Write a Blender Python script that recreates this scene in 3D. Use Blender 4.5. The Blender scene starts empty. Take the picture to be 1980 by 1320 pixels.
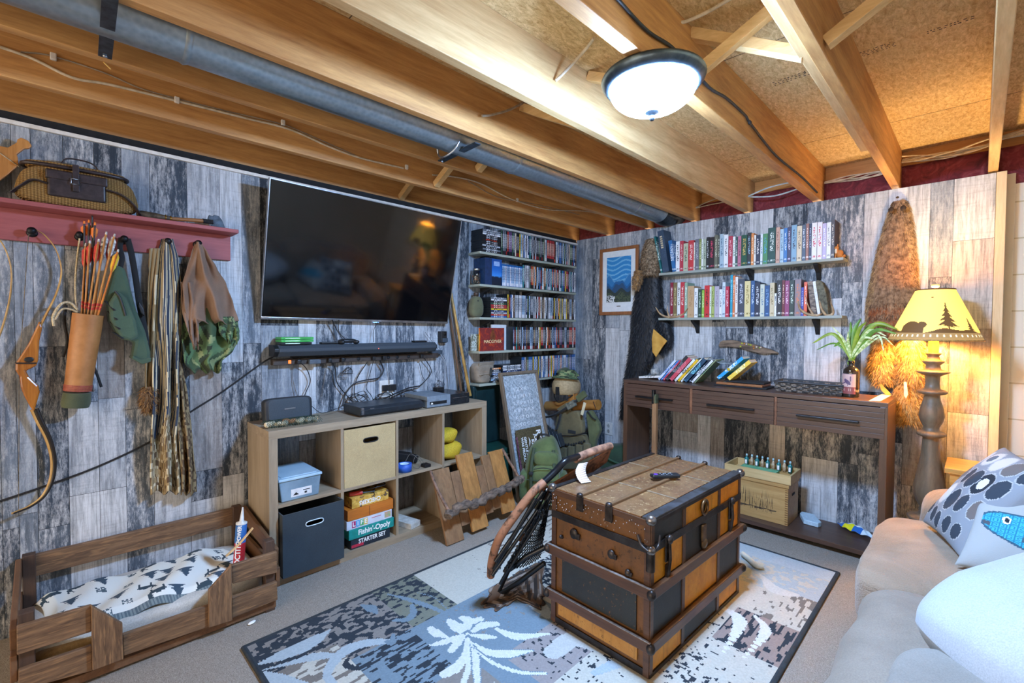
import bpy, math, random
import numpy as np
from math import radians, sin, cos, pi, sqrt, atan2
from mathutils import Vector, Matrix, Euler

C = bpy.context.scene
COL = C.collection
rnd = random.Random(7)
V = Vector

# ---------------------------------------------------------------- camera
FPX = 903.3                                    # focal length in pixels of the 1980 px wide frame
YAW, PIT, ROL = radians(45.033), radians(1.505), radians(0.294)
EYE = V((2.81, -3.694, 1.285))
_f = V((-sin(YAW)*cos(PIT), cos(YAW)*cos(PIT), -sin(PIT)))
_r = V((cos(YAW), sin(YAW), 0)); _u = _r.cross(_f)
RIGHT = _r*cos(ROL)+_u*sin(ROL); UP = -_r*sin(ROL)+_u*cos(ROL); FWD = _f
cam_d = bpy.data.cameras.new('camera'); cam = bpy.data.objects.new('camera', cam_d); COL.objects.link(cam)
cam_d.sensor_width = 36; cam_d.lens = FPX/1980*36; cam_d.clip_start = .05
m_ = Matrix((RIGHT, UP, -FWD)).transposed().to_4x4(); m_.translation = EYE
cam.matrix_world = m_
C.camera = cam

# ---------------------------------------------------------------- world, exposure
W = bpy.data.worlds.new('world'); C.world = W; W.use_nodes = True
bg = W.node_tree.nodes['Background']
bg.inputs[0].default_value = (1.0, .86, .70, 1); bg.inputs[1].default_value = 2.3   # warm ambient fill, added through the open rear of the room
C.view_settings.view_transform = 'Standard'; C.view_settings.look = 'None'
C.view_settings.exposure = 1.0; C.view_settings.gamma = 1
LIGHT_BOWL = 265.0       # ceiling bowl emission
REAR_FILL = 24.0         # unseen fill bowl added behind the camera
LIGHT_SHADE = .62        # lamp shade glow
LAMP_BULB = 24.0         # bulb in the floor lamp (W)

# ---------------------------------------------------------------- picture -> room (known planes only)
def _ray(px, py): return RIGHT*((px-990)/FPX) - UP*((py-660)/FPX) + FWD
def X(px, py, x): d = _ray(px, py); return EYE + d*((x-EYE.x)/d.x)
def Y(px, py, y): d = _ray(px, py); return EYE + d*((y-EYE.y)/d.y)
def Z(px, py, z): d = _ray(px, py); return EYE + d*((z-EYE.z)/d.z)

# ---------------------------------------------------------------- colours and materials
def lin(c):
    return c/12.92 if c <= .04045 else ((c+.055)/1.055)**2.4
def H(s):
    s = s.lstrip('#'); return tuple(lin(int(s[i:i+2], 16)/255) for i in (0, 2, 4))+(1,)
class NT:
    def __init__(s, name):
        s.m = bpy.data.materials.new(name); s.m.use_nodes = True
        s.t = s.m.node_tree; s.n = s.t.nodes; s.b = s.n['Principled BSDF']
    def new(s, typ, **kw):
        n = s.n.new(typ)
        for k, v in kw.items():
            if k.startswith('i_'):
                k = k[2:]; k = int(k) if k.isdigit() else k.replace('_', ' ')
                n.inputs[k].default_value = v
            else: setattr(n, k, v)
        return n
    def l(s, a, b): s.t.links.new(a, b)
    def coord(s, scale=(1, 1, 1), rot=(0, 0, 0), out='Object'):
        tc = s.new('ShaderNodeTexCoord'); mp = s.new('ShaderNodeMapping')
        mp.inputs['Scale'].default_value = scale; mp.inputs['Rotation'].default_value = rot
        s.l(tc.outputs[out], mp.inputs['Vector']); return mp.outputs[0]
    def noise(s, vec, scale=5, detail=4, rough=.6, dist=0):
        n = s.new('ShaderNodeTexNoise'); n.inputs['Scale'].default_value = scale
        n.inputs['Detail'].default_value = detail; n.inputs['Roughness'].default_value = rough
        n.inputs['Distortion'].default_value = dist
        if vec is not None: s.l(vec, n.inputs['Vector'])
        return n.outputs['Fac']
    def ramp(s, fac, stops, interp='LINEAR'):
        r = s.new('ShaderNodeValToRGB'); r.color_ramp.interpolation = interp
        el = r.color_ramp.elements
        while len(el) < len(stops): el.new(.5)
        for e, (p, c) in zip(el, stops):
            e.position = p; e.color = c if len(c) == 4 else tuple(c)+(1,)
        s.l(fac, r.inputs[0]); return r.outputs[0]
    def step(s, fac, a, b):
        r = s.new('ShaderNodeMapRange'); r.inputs[1].default_value = a; r.inputs[2].default_value = b
        s.l(fac, r.inputs[0]); return r.outputs[0]
    def mix(s, fac, a, b, mode='MIX'):
        n = s.new('ShaderNodeMix'); n.data_type = 'RGBA'; n.blend_type = mode
        for v, i in ((fac, 0), (a, 6), (b, 7)):
            if isinstance(v, (int, float)): n.inputs[i].default_value = v
            elif isinstance(v, tuple): n.inputs[i].default_value = v
            else: s.l(v, n.inputs[i])
        return n.outputs[2]
    def math(s, op, a, b=0.0):
        n = s.new('ShaderNodeMath', operation=op)
        for v, i in ((a, 0), (b, 1)):
            if isinstance(v, (int, float)): n.inputs[i].default_value = v
            else: s.l(v, n.inputs[i])
        return n.outputs[0]
    def bump(s, h, strength=.3, dist=.002):
        b = s.new('ShaderNodeBump'); b.inputs['Strength'].default_value = strength; b.inputs['Distance'].default_value = dist
        s.l(h, b.inputs['Height']); s.l(b.outputs[0], s.b.inputs['Normal'])
    def fin(s, col=None, rough=.6, metal=0.0, spec=None):
        if col is not None:
            if isinstance(col, tuple): s.b.inputs['Base Color'].default_value = col
            else: s.l(col, s.b.inputs['Base Color'])
        if isinstance(rough, (int, float)): s.b.inputs['Roughness'].default_value = rough
        else: s.l(rough, s.b.inputs['Roughness'])
        s.b.inputs['Metallic'].default_value = metal
        if spec is not None: s.b.inputs['Specular IOR Level'].default_value = spec
        return s.m
MATS = {}
def plain(name, c, c2=None, rough=.6, metal=0.0, scale=30, contrast=(.35, .65), bump=0.0, stretch=(1, 1, 1), spec=None, detail=4):
    """one colour broken up by a little noise of a second"""
    if name in MATS: return MATS[name]
    t = NT(name)
    a = H(c); b = H(c2) if c2 else tuple(x*.72 for x in a[:3])+(1,)
    n = t.noise(t.coord(stretch), scale, detail)
    col = t.mix(t.step(n, *contrast), b, a)
    if bump: t.bump(n, bump)
    MATS[name] = t.fin(col, rough, metal, spec); return MATS[name]
def wood(name, light, dark, axis='x', scale=1.0, rough=.55, fine=1.0, knots=0.0, contrast=(.3, .7), spec=None, bump=.15, streak=None):
    """grain that runs along one axis"""
    if name in MATS: return MATS[name]
    t = NT(name)
    st = {'x': (.09, 1, 1), 'y': (1, .09, 1), 'z': (1, 1, .09)}[axis]
    v = t.coord(tuple(a*scale for a in st))
    n1 = t.noise(v, 22, 5, .62, .6); n2 = t.noise(v, 95*fine, 3, .7)
    f = t.math('ADD', t.math('MULTIPLY', n1, .68), t.math('MULTIPLY', n2, .32))
    col = t.mix(t.step(f, *contrast), H(dark), H(light))
    if streak:
        n3 = t.noise(v, 60*fine, 2, .5); col = t.mix(t.step(n3, .56, .66), col, H(streak))
    if knots:
        v2 = t.coord(tuple((.35 if a < 1 else 1)*scale for a in st))
        vo = t.new('ShaderNodeTexVoronoi'); vo.inputs['Scale'].default_value = 3.2; t.l(v2, vo.inputs['Vector'])
        k = t.step(vo.outputs['Distance'], .075*knots, .035*knots)
        col = t.mix(t.math('MULTIPLY', k, .75), col, H('#5a3418'))
    t.bump(f, bump, .002)
    MATS[name] = t.fin(col, rough, 0, spec); return MATS[name]
def cloth(name, c, c2=None, rough=.92, weave=400, scale=6, bump=.25, contrast=(.3, .7)):
    if name in MATS: return MATS[name]
    t = NT(name); a = H(c); b = H(c2) if c2 else tuple(x*.75 for x in a[:3])+(1,)
    v = t.coord()
    n = t.noise(v, scale, 4); w = t.noise(v, weave, 2)
    col = t.mix(t.step(n, *contrast), b, a)
    col = t.mix(t.step(w, .3, .75), t.mix(.25, col, (0, 0, 0, 1)), col)
    t.bump(w, bump, .002)
    t.b.inputs['Sheen Weight'].default_value = .15
    MATS[name] = t.fin(col, rough); return MATS[name]
def emit(name, c, strength):
    if name in MATS: return MATS[name]
    t = NT(name); t.b.inputs['Emission Color'].default_value = H(c); t.b.inputs['Emission Strength'].default_value = strength
    MATS[name] = t.fin(H(c), .5); return MATS[name]
def glass(name, c='#ffffff', rough=.03, ior=1.45):
    if name in MATS: return MATS[name]
    t = NT(name); t.b.inputs['Transmission Weight'].default_value = 1; t.b.inputs['IOR'].default_value = ior
    MATS[name] = t.fin(H(c), rough); return MATS[name]
def painted(name, rough=.9, flecks=None, weave=0, bump=.2):
    """surface whose own pattern is stored in the mesh colours"""
    if name in MATS: return MATS[name]
    t = NT(name); a = t.new('ShaderNodeVertexColor', layer_name='pattern')
    col = a.outputs[0]; v = t.coord()
    if flecks:
        n = t.noise(v, flecks, 3, .7); n2 = t.noise(v, 4, 3)
        f = t.math('MULTIPLY', t.step(n, .54, .6), t.step(n2, .48, .62))
        col = t.mix(t.math('MULTIPLY', f, .75), col, H('#2a3138'))
        n3 = t.noise(v, flecks*2.2, 2, .7)
        col = t.mix(t.math('MULTIPLY', t.step(n3, .5, .7), .22), col, H('#5b5a52'))
    w = t.noise(v, weave or 300, 2); t.bump(w, bump, .003)
    MATS[name] = t.fin(col, rough); return MATS[name]

# ---------------------------------------------------------------- mesh building
class MB:
    def __init__(s, xf=None):
        s.v = []; s.f = []; s.mi = []; s.sm = []; s.col = {}; s.xf = xf
    def _add(s, vs, fs, m=0, smooth=False, xf=None):
        o = len(s.v)
        for p in vs:
            p = V(p)
            if xf is not None: p = xf @ p
            if s.xf is not None: p = s.xf @ p
            s.v.append(p)
        for f in fs:
            s.f.append([i+o for i in f]); s.mi.append(m); s.sm.append(smooth)
        return s
    def box(s, x0, x1, y0, y1, z0, z1, m=0, xf=None):
        vs = [(x, y, z) for x in (x0, x1) for y in (y0, y1) for z in (z0, z1)]
        fs = [(0, 1, 3, 2), (4, 6, 7, 5), (0, 4, 5, 1), (2, 3, 7, 6), (0, 2, 6, 4), (1, 5, 7, 3)]
        return s._add(vs, fs, m, False, xf)
    def cbox(s, c, size, rot=None, m=0):
        x = Matrix.Translation(V(c)) @ ((rot.to_matrix() if isinstance(rot, Euler) else rot).to_4x4() if rot is not None else Matrix())
        a, b, d = (q/2 for q in size)
        return s.box(-a, a, -b, b, -d, d, m, x)
    def beam(s, p0, p1, w, h, up=(0, 0, 1), m=0):
        """a bar from p0 to p1, w across, h along up"""
        p0, p1 = V(p0), V(p1); d = (p1-p0); L = d.length; d.normalize()
        u = V(up); u = (u-d*u.dot(d))
        if u.length < 1e-4: u = V((1, 0, 0))
        u.normalize(); r = d.cross(u)
        x = Matrix((d, r, u)).transposed().to_4x4(); x.translation = p0
        return s.box(0, L, -w/2, w/2, -h/2, h/2, m, x)
    def tube(s, pts, r, n=10, m=0, caps=True, smooth=True, flat=None):
        pts = [V(p) for p in pts]; rs = r if isinstance(r, (list, tuple)) else [r]*len(pts)
        vs = []; prev = None
        for i, p in enumerate(pts):
            d = (pts[min(i+1, len(pts)-1)]-pts[max(i-1, 0)])
            if d.length < 1e-9: d = V((0, 0, 1))
            d.normalize()
            if prev is None:
                a = V((0, 0, 1)) if abs(d.z) < .9 else V((1, 0, 0))
                a = (a-d*a.dot(d)).normalized()
            else:
                a = prev-d*prev.dot(d)
                a = a.normalized() if a.length > 1e-6 else prev
            prev = a; b = d.cross(a)
            for k in range(n):
                t = 2*pi*k/n
                e = (flat or 1.0)
                vs.append(p+(a*cos(t)*e+b*sin(t))*rs[i])
        fs = []
        for i in range(len(pts)-1):
            for k in range(n):
                k2 = (k+1) % n
                fs.append((i*n+k, i*n+k2, (i+1)*n+k2, (i+1)*n+k))
        s._add(vs, fs, m, smooth)
        if caps:
            s._add(vs[:n], [tuple(range(n))[::-1]], m); s._add(vs[-n:], [tuple(range(n))], m)
        return s
    def cyl(s, p0, p1, r0, r1=None, n=20, m=0, smooth=True):
        return s.tube([p0, p1], [r0, r0 if r1 is None else r1], n, m, True, smooth)
    def lathe(s, prof, c=(0, 0, 0), n=32, m=0, xf=None, smooth=True, close=True):
        c = V(c); vs = []; fs = []
        for r, z in prof:
            for k in range(n):
                t = 2*pi*k/n; vs.append(c+V((r*cos(t), r*sin(t), z)))
        for i in range(len(prof)-1):
            for k in range(n):
                k2 = (k+1) % n; fs.append((i*n+k, i*n+k2, (i+1)*n+k2, (i+1)*n+k))
        if close:
            if prof[0][0] > 1e-4: fs.append(tuple(range(n))[::-1])
            if prof[-1][0] > 1e-4: fs.append(tuple((len(prof)-1)*n+k for k in range(n)))
        return s._add(vs, fs, m, smooth, xf)
    def prism(s, poly, a0, a1, plane='xz', m=0, xf=None, smooth=False):
        """2-D outline pushed from a0 to a1 along the third axis"""
        def P(u, w, a): return {'xz': (u, a, w), 'yz': (a, u, w), 'xy': (u, w, a)}[plane]
        n = len(poly)
        vs = [P(u, w, a0) for u, w in poly]+[P(u, w, a1) for u, w in poly]
        fs = [tuple(range(n)), tuple(range(2*n-1, n-1, -1))]+[(i, i+n, (i+1) % n+n, (i+1) % n) for i in range(n)]
        return s._add(vs, fs, m, smooth, xf)
    def ell(s, c, r, rot=None, m=0, nu=20, nv=12, pw=1.0, fn=None):
        """ellipsoid; pw<1 makes it boxier"""
        c = V(c); r = V(r) if not isinstance(r, (int, float)) else V((r, r, r)); vs = []; fs = []
        R_ = rot.to_matrix() if isinstance(rot, Euler) else rot
        sg = lambda a, p: math.copysign(abs(a)**p, a)
        for i in range(nv+1):
            ph = -pi/2+pi*i/nv
            for k in range(nu):
                t = 2*pi*k/nu
                p = V((r.x*sg(cos(ph), pw)*sg(cos(t), pw), r.y*sg(cos(ph), pw)*sg(sin(t), pw), r.z*sg(sin(ph), pw)))
                if fn: p = fn(p)
                if R_ is not None: p = R_ @ p
                vs.append(c+p)
        for i in range(nv):
            for k in range(nu):
                k2 = (k+1) % nu; fs.append((i*nu+k, i*nu+k2, (i+1)*nu+k2, (i+1)*nu+k))
        return s._add(vs, fs, m, True)
    def grid(s, fn, nu, nv, m=0, thick=0.0, smooth=True, col=None, colm=None):
        """surface fn(u,v) for u,v in 0..1, optionally with a thickness"""
        P = [[V(fn(i/nu, j/nv)) for j in range(nv+1)] for i in range(nu+1)]
        idx = lambda i, j: i*(nv+1)+j
        vs = [p for row in P for p in row]; base = len(s.f)
        fs = [(idx(i, j), idx(i+1, j), idx(i+1, j+1), idx(i, j+1)) for i in range(nu) for j in range(nv)]
        if thick:
            back = []
            for i in range(nu+1):
                for j in range(nv+1):
                    du = P[min(i+1, nu)][j]-P[max(i-1, 0)][j]; dv = P[i][min(j+1, nv)]-P[i][max(j-1, 0)]
                    n = du.cross(dv); n = n.normalized() if n.length > 1e-12 else V((0, 0, 1))
                    back.append(P[i][j]-n*thick)
            N = len(vs); vs = vs+back
            fs += [(a+N, d+N, c+N, b+N) for a, b, c, d in fs]
            for i in range(nu):
                fs.append((idx(i+1, 0), idx(i, 0), idx(i, 0)+N, idx(i+1, 0)+N)); fs.append((idx(i, nv), idx(i+1, nv), idx(i+1, nv)+N, idx(i, nv)+N))
            for j in range(nv):
                fs.append((idx(0, j), idx(0, j+1), idx(0, j+1)+N, idx(0, j)+N)); fs.append((idx(nu, j+1), idx(nu, j), idx(nu, j)+N, idx(nu, j+1)+N))
        s._add(vs, fs, m, smooth)
        if col:
            for i in range(nu):
                for j in range(nv):
                    s.col[base+i*nv+j] = col((i+.5)/nu, (j+.5)/nv)
                    if thick: s.col[base+nu*nv+i*nv+j] = s.col[base+i*nv+j]
            if thick:
                for k in range(base+2*nu*nv, len(s.f)): s.col[k] = s.col.get(base, (.5, .5, .5, 1))
        return s
    def fur(s, pts, nrm, length, width, lean, m=0, jit=.5, rg=None, curl=0.0):
        """thin tapering tufts standing off a skin"""
        rg = rg or rnd
        for p, n in zip(pts, nrm):
            L = length*rg.uniform(.6, 1.25)
            d = (V(n)*rg.uniform(.35, 1)+V(lean)+V((rg.uniform(-jit, jit), rg.uniform(-jit, jit), rg.uniform(-jit, jit)))).normalized()
            a = d.cross(V((rg.uniform(-1, 1), rg.uniform(-1, 1), rg.uniform(-1, 1))))
            a = a.normalized()*width*.5 if a.length > 1e-4 else V((width*.5, 0, 0))
            p = V(p)-d*.004; q = p+d*L*.55; e = p+d*L+V(lean)*L*.35
            s._add([p-a, p+a, q+a*.7, q-a*.7, e], [(0, 1, 2, 3), (3, 2, 4)], m)
        return s
    def build(s, name, mats, parent=None, bevel=0, seg=2, sub=0, sub_simple=False):
        if not isinstance(mats, (list, tuple)): mats = [mats]
        if parent is not None: org = ROOTLOC.get(parent.name, V((0, 0, 0)))
        else:
            lo = [min(p[i] for p in s.v) for i in range(3)]; hi = [max(p[i] for p in s.v) for i in range(3)]
            org = V(((lo[0]+hi[0])/2, (lo[1]+hi[1])/2, lo[2]))
        me = bpy.data.meshes.new(name)
        me.from_pydata([tuple(p-org) for p in s.v], [], s.f)
        for m in mats: me.materials.append(m)
        me.polygons.foreach_set('material_index', s.mi)
        me.polygons.foreach_set('use_smooth', s.sm)
        if s.col:
            ca = me.color_attributes.new('pattern', 'FLOAT_COLOR', 'CORNER'); arr = []
            for i, p in enumerate(me.polygons):
                arr.extend(list(s.col.get(i, (.5, .5, .5, 1)))*len(p.vertices))
            ca.data.foreach_set('color', arr)
        me.update()
        o = bpy.data.objects.new(name, me); COL.objects.link(o)
        if parent is not None: o.parent = parent
        else: o.location = org
        ROOTLOC[o.name] = org
        if bevel:
            b = o.modifiers.new('bevel', 'BEVEL'); b.width = bevel; b.segments = seg; b.limit_method = 'ANGLE'; b.angle_limit = radians(40)
        if sub:
            b = o.modifiers.new('sub', 'SUBSURF'); b.levels = sub; b.render_levels = sub
            if sub_simple: b.subdivision_type = 'SIMPLE'
        return o
ROOTLOC = {}
def thing(name, label, cat, loc, group=None):
    o = bpy.data.objects.new(name, None); COL.objects.link(o); o.location = loc; o.empty_display_size = .1
    o['label'] = label; o['category'] = cat
    if group: o['group'] = group
    ROOTLOC[o.name] = V(loc); return o
def tag(o, label, cat, group=None, kind=None):
    o['label'] = label; o['category'] = cat
    if group: o['group'] = group
    if kind: o['kind'] = kind
    return o
def struct(o): o['kind'] = 'structure'; return o
def text(body, name, size, mat, xf, parent=None, ext=.0004, align='CENTER', bold=False, sx=1.0):
    """real lettering, as a mesh, on the plane given by xf (x right, y up, z out)"""
    cu = bpy.data.curves.new(name, 'FONT'); cu.body = body; cu.size = size; cu.extrude = ext; cu.align_x = align; cu.align_y = 'CENTER'
    if bold: cu.offset = size*.025
    tmp = bpy.data.objects.new('t', cu); COL.objects.link(tmp)
    dg = bpy.context.evaluated_depsgraph_get(); dg.update()
    me = bpy.data.meshes.new_from_object(tmp.evaluated_get(dg)); bpy.data.objects.remove(tmp)
    org = ROOTLOC.get(parent.name, V((0, 0, 0))) if parent else V((0, 0, 0))
    me.transform(Matrix.Translation(-org) @ xf @ Matrix.Diagonal((sx, 1, 1, 1)))
    me.materials.clear(); me.materials.append(mat); me.name = name
    o = bpy.data.objects.new(name, me); COL.objects.link(o)
    if parent is not None: o.parent = parent
    return o
def frame(o, right, up):
    r = V(right).normalized(); u = V(up); u = (u-r*u.dot(r)).normalized(); n = r.cross(u)
    m = Matrix((r, u, n)).transposed().to_4x4(); m.translation = V(o); return m
def rotz(c, a):
    c = V(c); return Matrix.Translation(c) @ Matrix.Rotation(a, 4, 'Z') @ Matrix.Translation(-c)
def lerp(a, b, t): return a+(b-a)*t
def spline(pts, n=8):
    """Catmull-Rom through pts"""
    pts = [V(p) for p in pts]; P = [pts[0]*2-pts[1]]+pts+[pts[-1]*2-pts[-2]]; out = []
    for i in range(1, len(P)-2):
        for k in range(n):
            t = k/n; a, b, c, d = P[i-1], P[i], P[i+1], P[i+2]
            out.append(.5*((2*b)+(c-a)*t+(2*a-5*b+4*c-d)*t*t+(3*b-a-3*c+d)*t**3))
    out.append(pts[-1]); return out
def hsh(*a):
    x = sin(sum(v*k for v, k in zip(a, (12.9898, 78.233, 37.719, 4.581))))*43758.5453; return x-math.floor(x)
# ================================================================ THE ROOM
# carpet
def mk_carpet():
    t = NT('carpet'); v = t.coord()
    n = t.noise(v, 260, 3, .8); n2 = t.noise(v, 2.2, 4); n3 = t.noise(v, 70, 3)
    col = t.mix(t.step(n, .35, .68), H('#7c7368'), H('#beb5a8'))
    col = t.mix(t.math('MULTIPLY', t.step(n3, .45, .7), .35), col, H('#857b70'))
    col = t.mix(t.math('MULTIPLY', t.step(n2, .4, .65), .25), col, H('#978c80'))
    t.bump(n, .8, .006); return t.fin(col, .97, 0, .1)
CARPET = mk_carpet()
struct(MB().box(-.05, 5.2, -7.0, .35, -.03, 0).build('floor', CARPET))

# printed plank panelling: one tone per plank, wear and grain in the print
def mk_plank():
    t = NT('printed planks'); a = t.new('ShaderNodeVertexColor', layer_name='pattern')
    sp = t.new('ShaderNodeSeparateColor'); t.l(a.outputs[0], sp.inputs[0])
    tone, wear, brown = sp.outputs[0], sp.outputs[1], sp.outputs[2]
    pid = a.outputs[1]
    tc = t.new('ShaderNodeTexCoord'); off = t.new('ShaderNodeCombineXYZ')
    p10 = t.math('MULTIPLY', pid, 37.0)
    for i in range(3): t.l(p10, off.inputs[i])
    ad = t.new('ShaderNodeVectorMath', operation='ADD'); t.l(tc.outputs['Object'], ad.inputs[0]); t.l(off.outputs[0], ad.inputs[1])
    def mp(sc, rot=(0, 0, 0)):
        m = t.new('ShaderNodeMapping'); m.inputs['Scale'].default_value = sc; m.inputs['Rotation'].default_value = rot; t.l(ad.outputs[0], m.inputs[0]); return m.outputs[0]
    g = t.noise(mp((1, 1, .05)), 80, 5, .74, .15)          # long grain
    g2 = t.noise(mp((1, 1, .16)), 20, 8, .80, .1)        # blotches
    g3 = t.noise(mp((1, 1, .3)), 90, 5, .85)               # worn chips
    saw = t.noise(mp((1, 1, 12), (0, 0, 0)), 9, 2, .5)      # saw marks
    base = t.ramp(tone, [(0, H('#20262e')), (.3, H('#46525f')), (.6, H('#8a95a1')), (1, H('#dfe3e6'))])
    base = t.mix(t.math('MULTIPLY', brown, .85), base, t.mix(tone, H('#3a2a1e'), H('#d8bf9f')))
    dark = t.mix(.66, base, H('#1a222c'))
    lite = t.mix(.72, base, H('#eceded'))
    col = t.mix(t.step(g, .3, .56), dark, base)
    w = t.math('MULTIPLY', t.step(t.math('ADD', t.math('MULTIPLY', g2, .6), t.math('MULTIPLY', g3, .4)), .47, .6), wear)
    col = t.mix(w, col, lite)
    w2 = t.math('MULTIPLY', t.step(g2, .5, .36), t.math('MULTIPLY', wear, .8))
    col = t.mix(w2, col, dark)
    col = t.mix(t.math('MULTIPLY', t.step(saw, .55, .66), .12), col, H('#2a2c30'))
    vo = t.new('ShaderNodeTexVoronoi'); vo.inputs['Scale'].default_value = 4.5; t.l(mp((1, 1, .6)), vo.inputs['Vector'])
    col = t.mix(t.math('MULTIPLY', t.step(vo.outputs['Distance'], .085, .03), .7), col, H('#23272c'))
    t.bump(g, .12, .002)
    return t.fin(col, .62, 0, .35)
PLANK = mk_plank(); SEAM_SHADE = plain('plank seam', '#1a1b1e', '#101113', .8)
TONE = dict(W=(.92, .35, .05), L=(.74, .55, .05), M=(.5, .7, .0), B=(.4, 1.0, .0), D=(.22, .8, .0), K=(.06, .5, .0),
            N=(.55, .35, .55), T=(.8, .25, .35), G=(.62, .4, .02), P=(.82, .45, .12))
def planked(mb, edges, cols, z0, z1, axis, face, rg):
    for i in range(len(edges)-1):
        a, b = edges[i], edges[i+1]
        segs = cols[i] if i < len(cols) else None
        if segs is None:
            zs = [z0]; z = z0+rg.uniform(.3, 1.1)
            while z < z1-.2: zs.append(z); z += rg.uniform(.7, 1.2)
            zs.append(z1); segs = [(zs[k+1], rg.choice('WLLMMBDGKN')) for k in range(len(zs)-1)]
        zz = z0
        for zt, tn in segs:
            zt = min(zt, z1)
            tr = TONE[tn]
            j = rg.uniform(-.05, .05)
            e = .0008
            if axis == 'y': vs = [(face, a+e, zz+e), (face, b-e, zz+e), (face, b-e, zt-e), (face, a+e, zt-e)]
            else: vs = [(a+e, face, zz+e), (b-e, face, zz+e), (b-e, face, zt-e), (a+e, face, zt-e)]
            mb.col[len(mb.f)] = (min(1, max(0, tr[0]+j)), tr[1], tr[2], rg.random())
            mb._add(vs, [(0, 1, 2, 3)], 0)
            zz = zt
rg = random.Random(11)
mb = MB()
LE = [-6.6, -6.4, -6.25, -6.05, -5.9, -5.7, -5.55, -5.35, -5.2, -5.0, -4.85, -4.65, -4.5, -4.3, -4.16, -4.02, -3.93, -3.83, -3.783, -3.727, -3.63, -3.53, -3.436, -3.333, -3.184, -3.043, -2.94, -2.85, -2.65, -2.547, -2.44, -2.322, -2.16, -2.007, -1.86, -1.75, -1.6, -1.472, -1.366, -1.21, -1.1, -.93, -.8, -.62, -.5, -.3, -.15, -.001]
lc = {-3.93: [(.9, 'D'), (3, 'M')], -3.83: [(.45, 'D'), (3, 'M')], -3.783: [(.5, 'M'), (1.7, 'G'), (3, 'L')], -3.727: [(.42, 'B'), (1.2, 'D'), (3, 'M')],
      -3.63: [(.54, 'W'), (.95, 'L'), (1.62, 'B'), (3, 'B')], -3.53: [(.54, 'W'), (.96, 'L'), (1.6, 'N'), (3, 'D')], -3.436: [(.9, 'B'), (1.45, 'M'), (3, 'G')],
      -3.333: [(.5, 'L'), (.9, 'D'), (1.6, 'D'), (3, 'D')], -3.184: [(.4, 'P'), (.55, 'K'), (1.3, 'N'), (3, 'L')], -3.043: [(.5, 'P'), (1.1, 'D'), (3, 'W')],
      -2.94: [(.35, 'G'), (1.2, 'D'), (3, 'M')], -2.85: [(.4, 'N'), (1.3, 'G'), (3, 'K')], -2.65: [(.3, 'D'), (.62, 'N'), (3, 'W')], -2.547: [(.7, 'N'), (3, 'D')],
      -2.44: [(.7, 'K'), (3, 'B')], -2.322: [(.75, 'N'), (3, 'L')], -2.16: [(.75, 'D'), (3, 'M')], -2.007: [(.6, 'N'), (3, 'B')], -1.86: [(3, 'L')], -1.75: [(.5, 'N'), (3, 'B')],
      -1.6: [(3, 'G')], -1.472: [(3, 'D')], -1.366: [(1.1, 'P'), (3, 'G')]}
cols = [lc.get(e) for e in LE[:-1]]
planked(mb, LE, cols, 0, 2.108, 'y', .0012, rg)
mb.box(-.012, 0, LE[0], 0, 0, 2.108, 1)
wl = mb.build('wall_left', [PLANK, SEAM_SHADE]); struct(wl)
mb = MB()
BE = [.001, .099, .195, .346, .496, .607, .75, .913, 1.016, 1.226, 1.329, 1.435, 1.59, 1.75, 1.853, 1.958, 2.167, 2.274, 2.394, 2.49, 2.588, 2.688, 2.855]
bc = [[(1.0, 'M'), (3, 'G')], [(1.0, 'D'), (3, 'M')], [(.5, 'D'), (1.3, 'B'), (1.95, 'D'), (3, 'M')], [(1.3, 'W'), (3, 'G')], [(1.28, 'L'), (3, 'L')], [(.9, 'D'), (3, 'M')],
      [(.6, 'K'), (3, 'M')], [(.75, 'K'), (1.35, 'M'), (3, 'M')], [(.46, 'L'), (1.0, 'N'), (1.6, 'W'), (3, 'L')], [(.9, 'W'), (3, 'W')], [(.85, 'N'), (1.35, 'M'), (3, 'D')],
      [(.8, 'K'), (1.3, 'D'), (1.6, 'G'), (3, 'B')], [(.85, 'K'), (1.4, 'D'), (3, 'W')], [(.9, 'T'), (3, 'D')], [(.8, 'D'), (1.4, 'M'), (3, 'D')],
      [(.42, 'W'), (.85, 'D'), (1.5, 'W'), (3, 'B')], [(.42, 'B'), (.9, 'D'), (1.6, 'B'), (3, 'B')], [(.5, 'B'), (.9, 'D'), (1.5, 'P'), (3, 'P')], [(.6, 'B'), (1.2, 'K'), (3, 'W')],
      [(.35, 'B'), (.8, 'N'), (1.5, 'T'), (3, 'W')], [(1.1, 'N'), (1.6, 'B'), (3, 'G')], [(.82, 'P'), (1.3, 'N'), (1.8, 'T'), (3, 'W')]]
planked(mb, BE, bc, 0, 2.155, 'x', -.0012, rg)
mb.box(0, 2.855, 0, .012, 0, 2.155, 1)
struct(mb.build('wall_back', [PLANK, SEAM_SHADE]))
PINE_T = wood('pale trim pine', '#e9d7b2', '#c9ad80', 'z', 1, .5)
struct(MB().box(2.856, 2.895, -.03, .04, 0, 2.15).build('trim_1', PINE_T, bevel=.002))
WHITE_T = plain('white cap', '#e9e6de', '#d8d2c6', .5)
struct(MB().box(-.012, .014, -6.6, 0, 2.108, 2.124).build('trim_2', WHITE_T))
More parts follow.
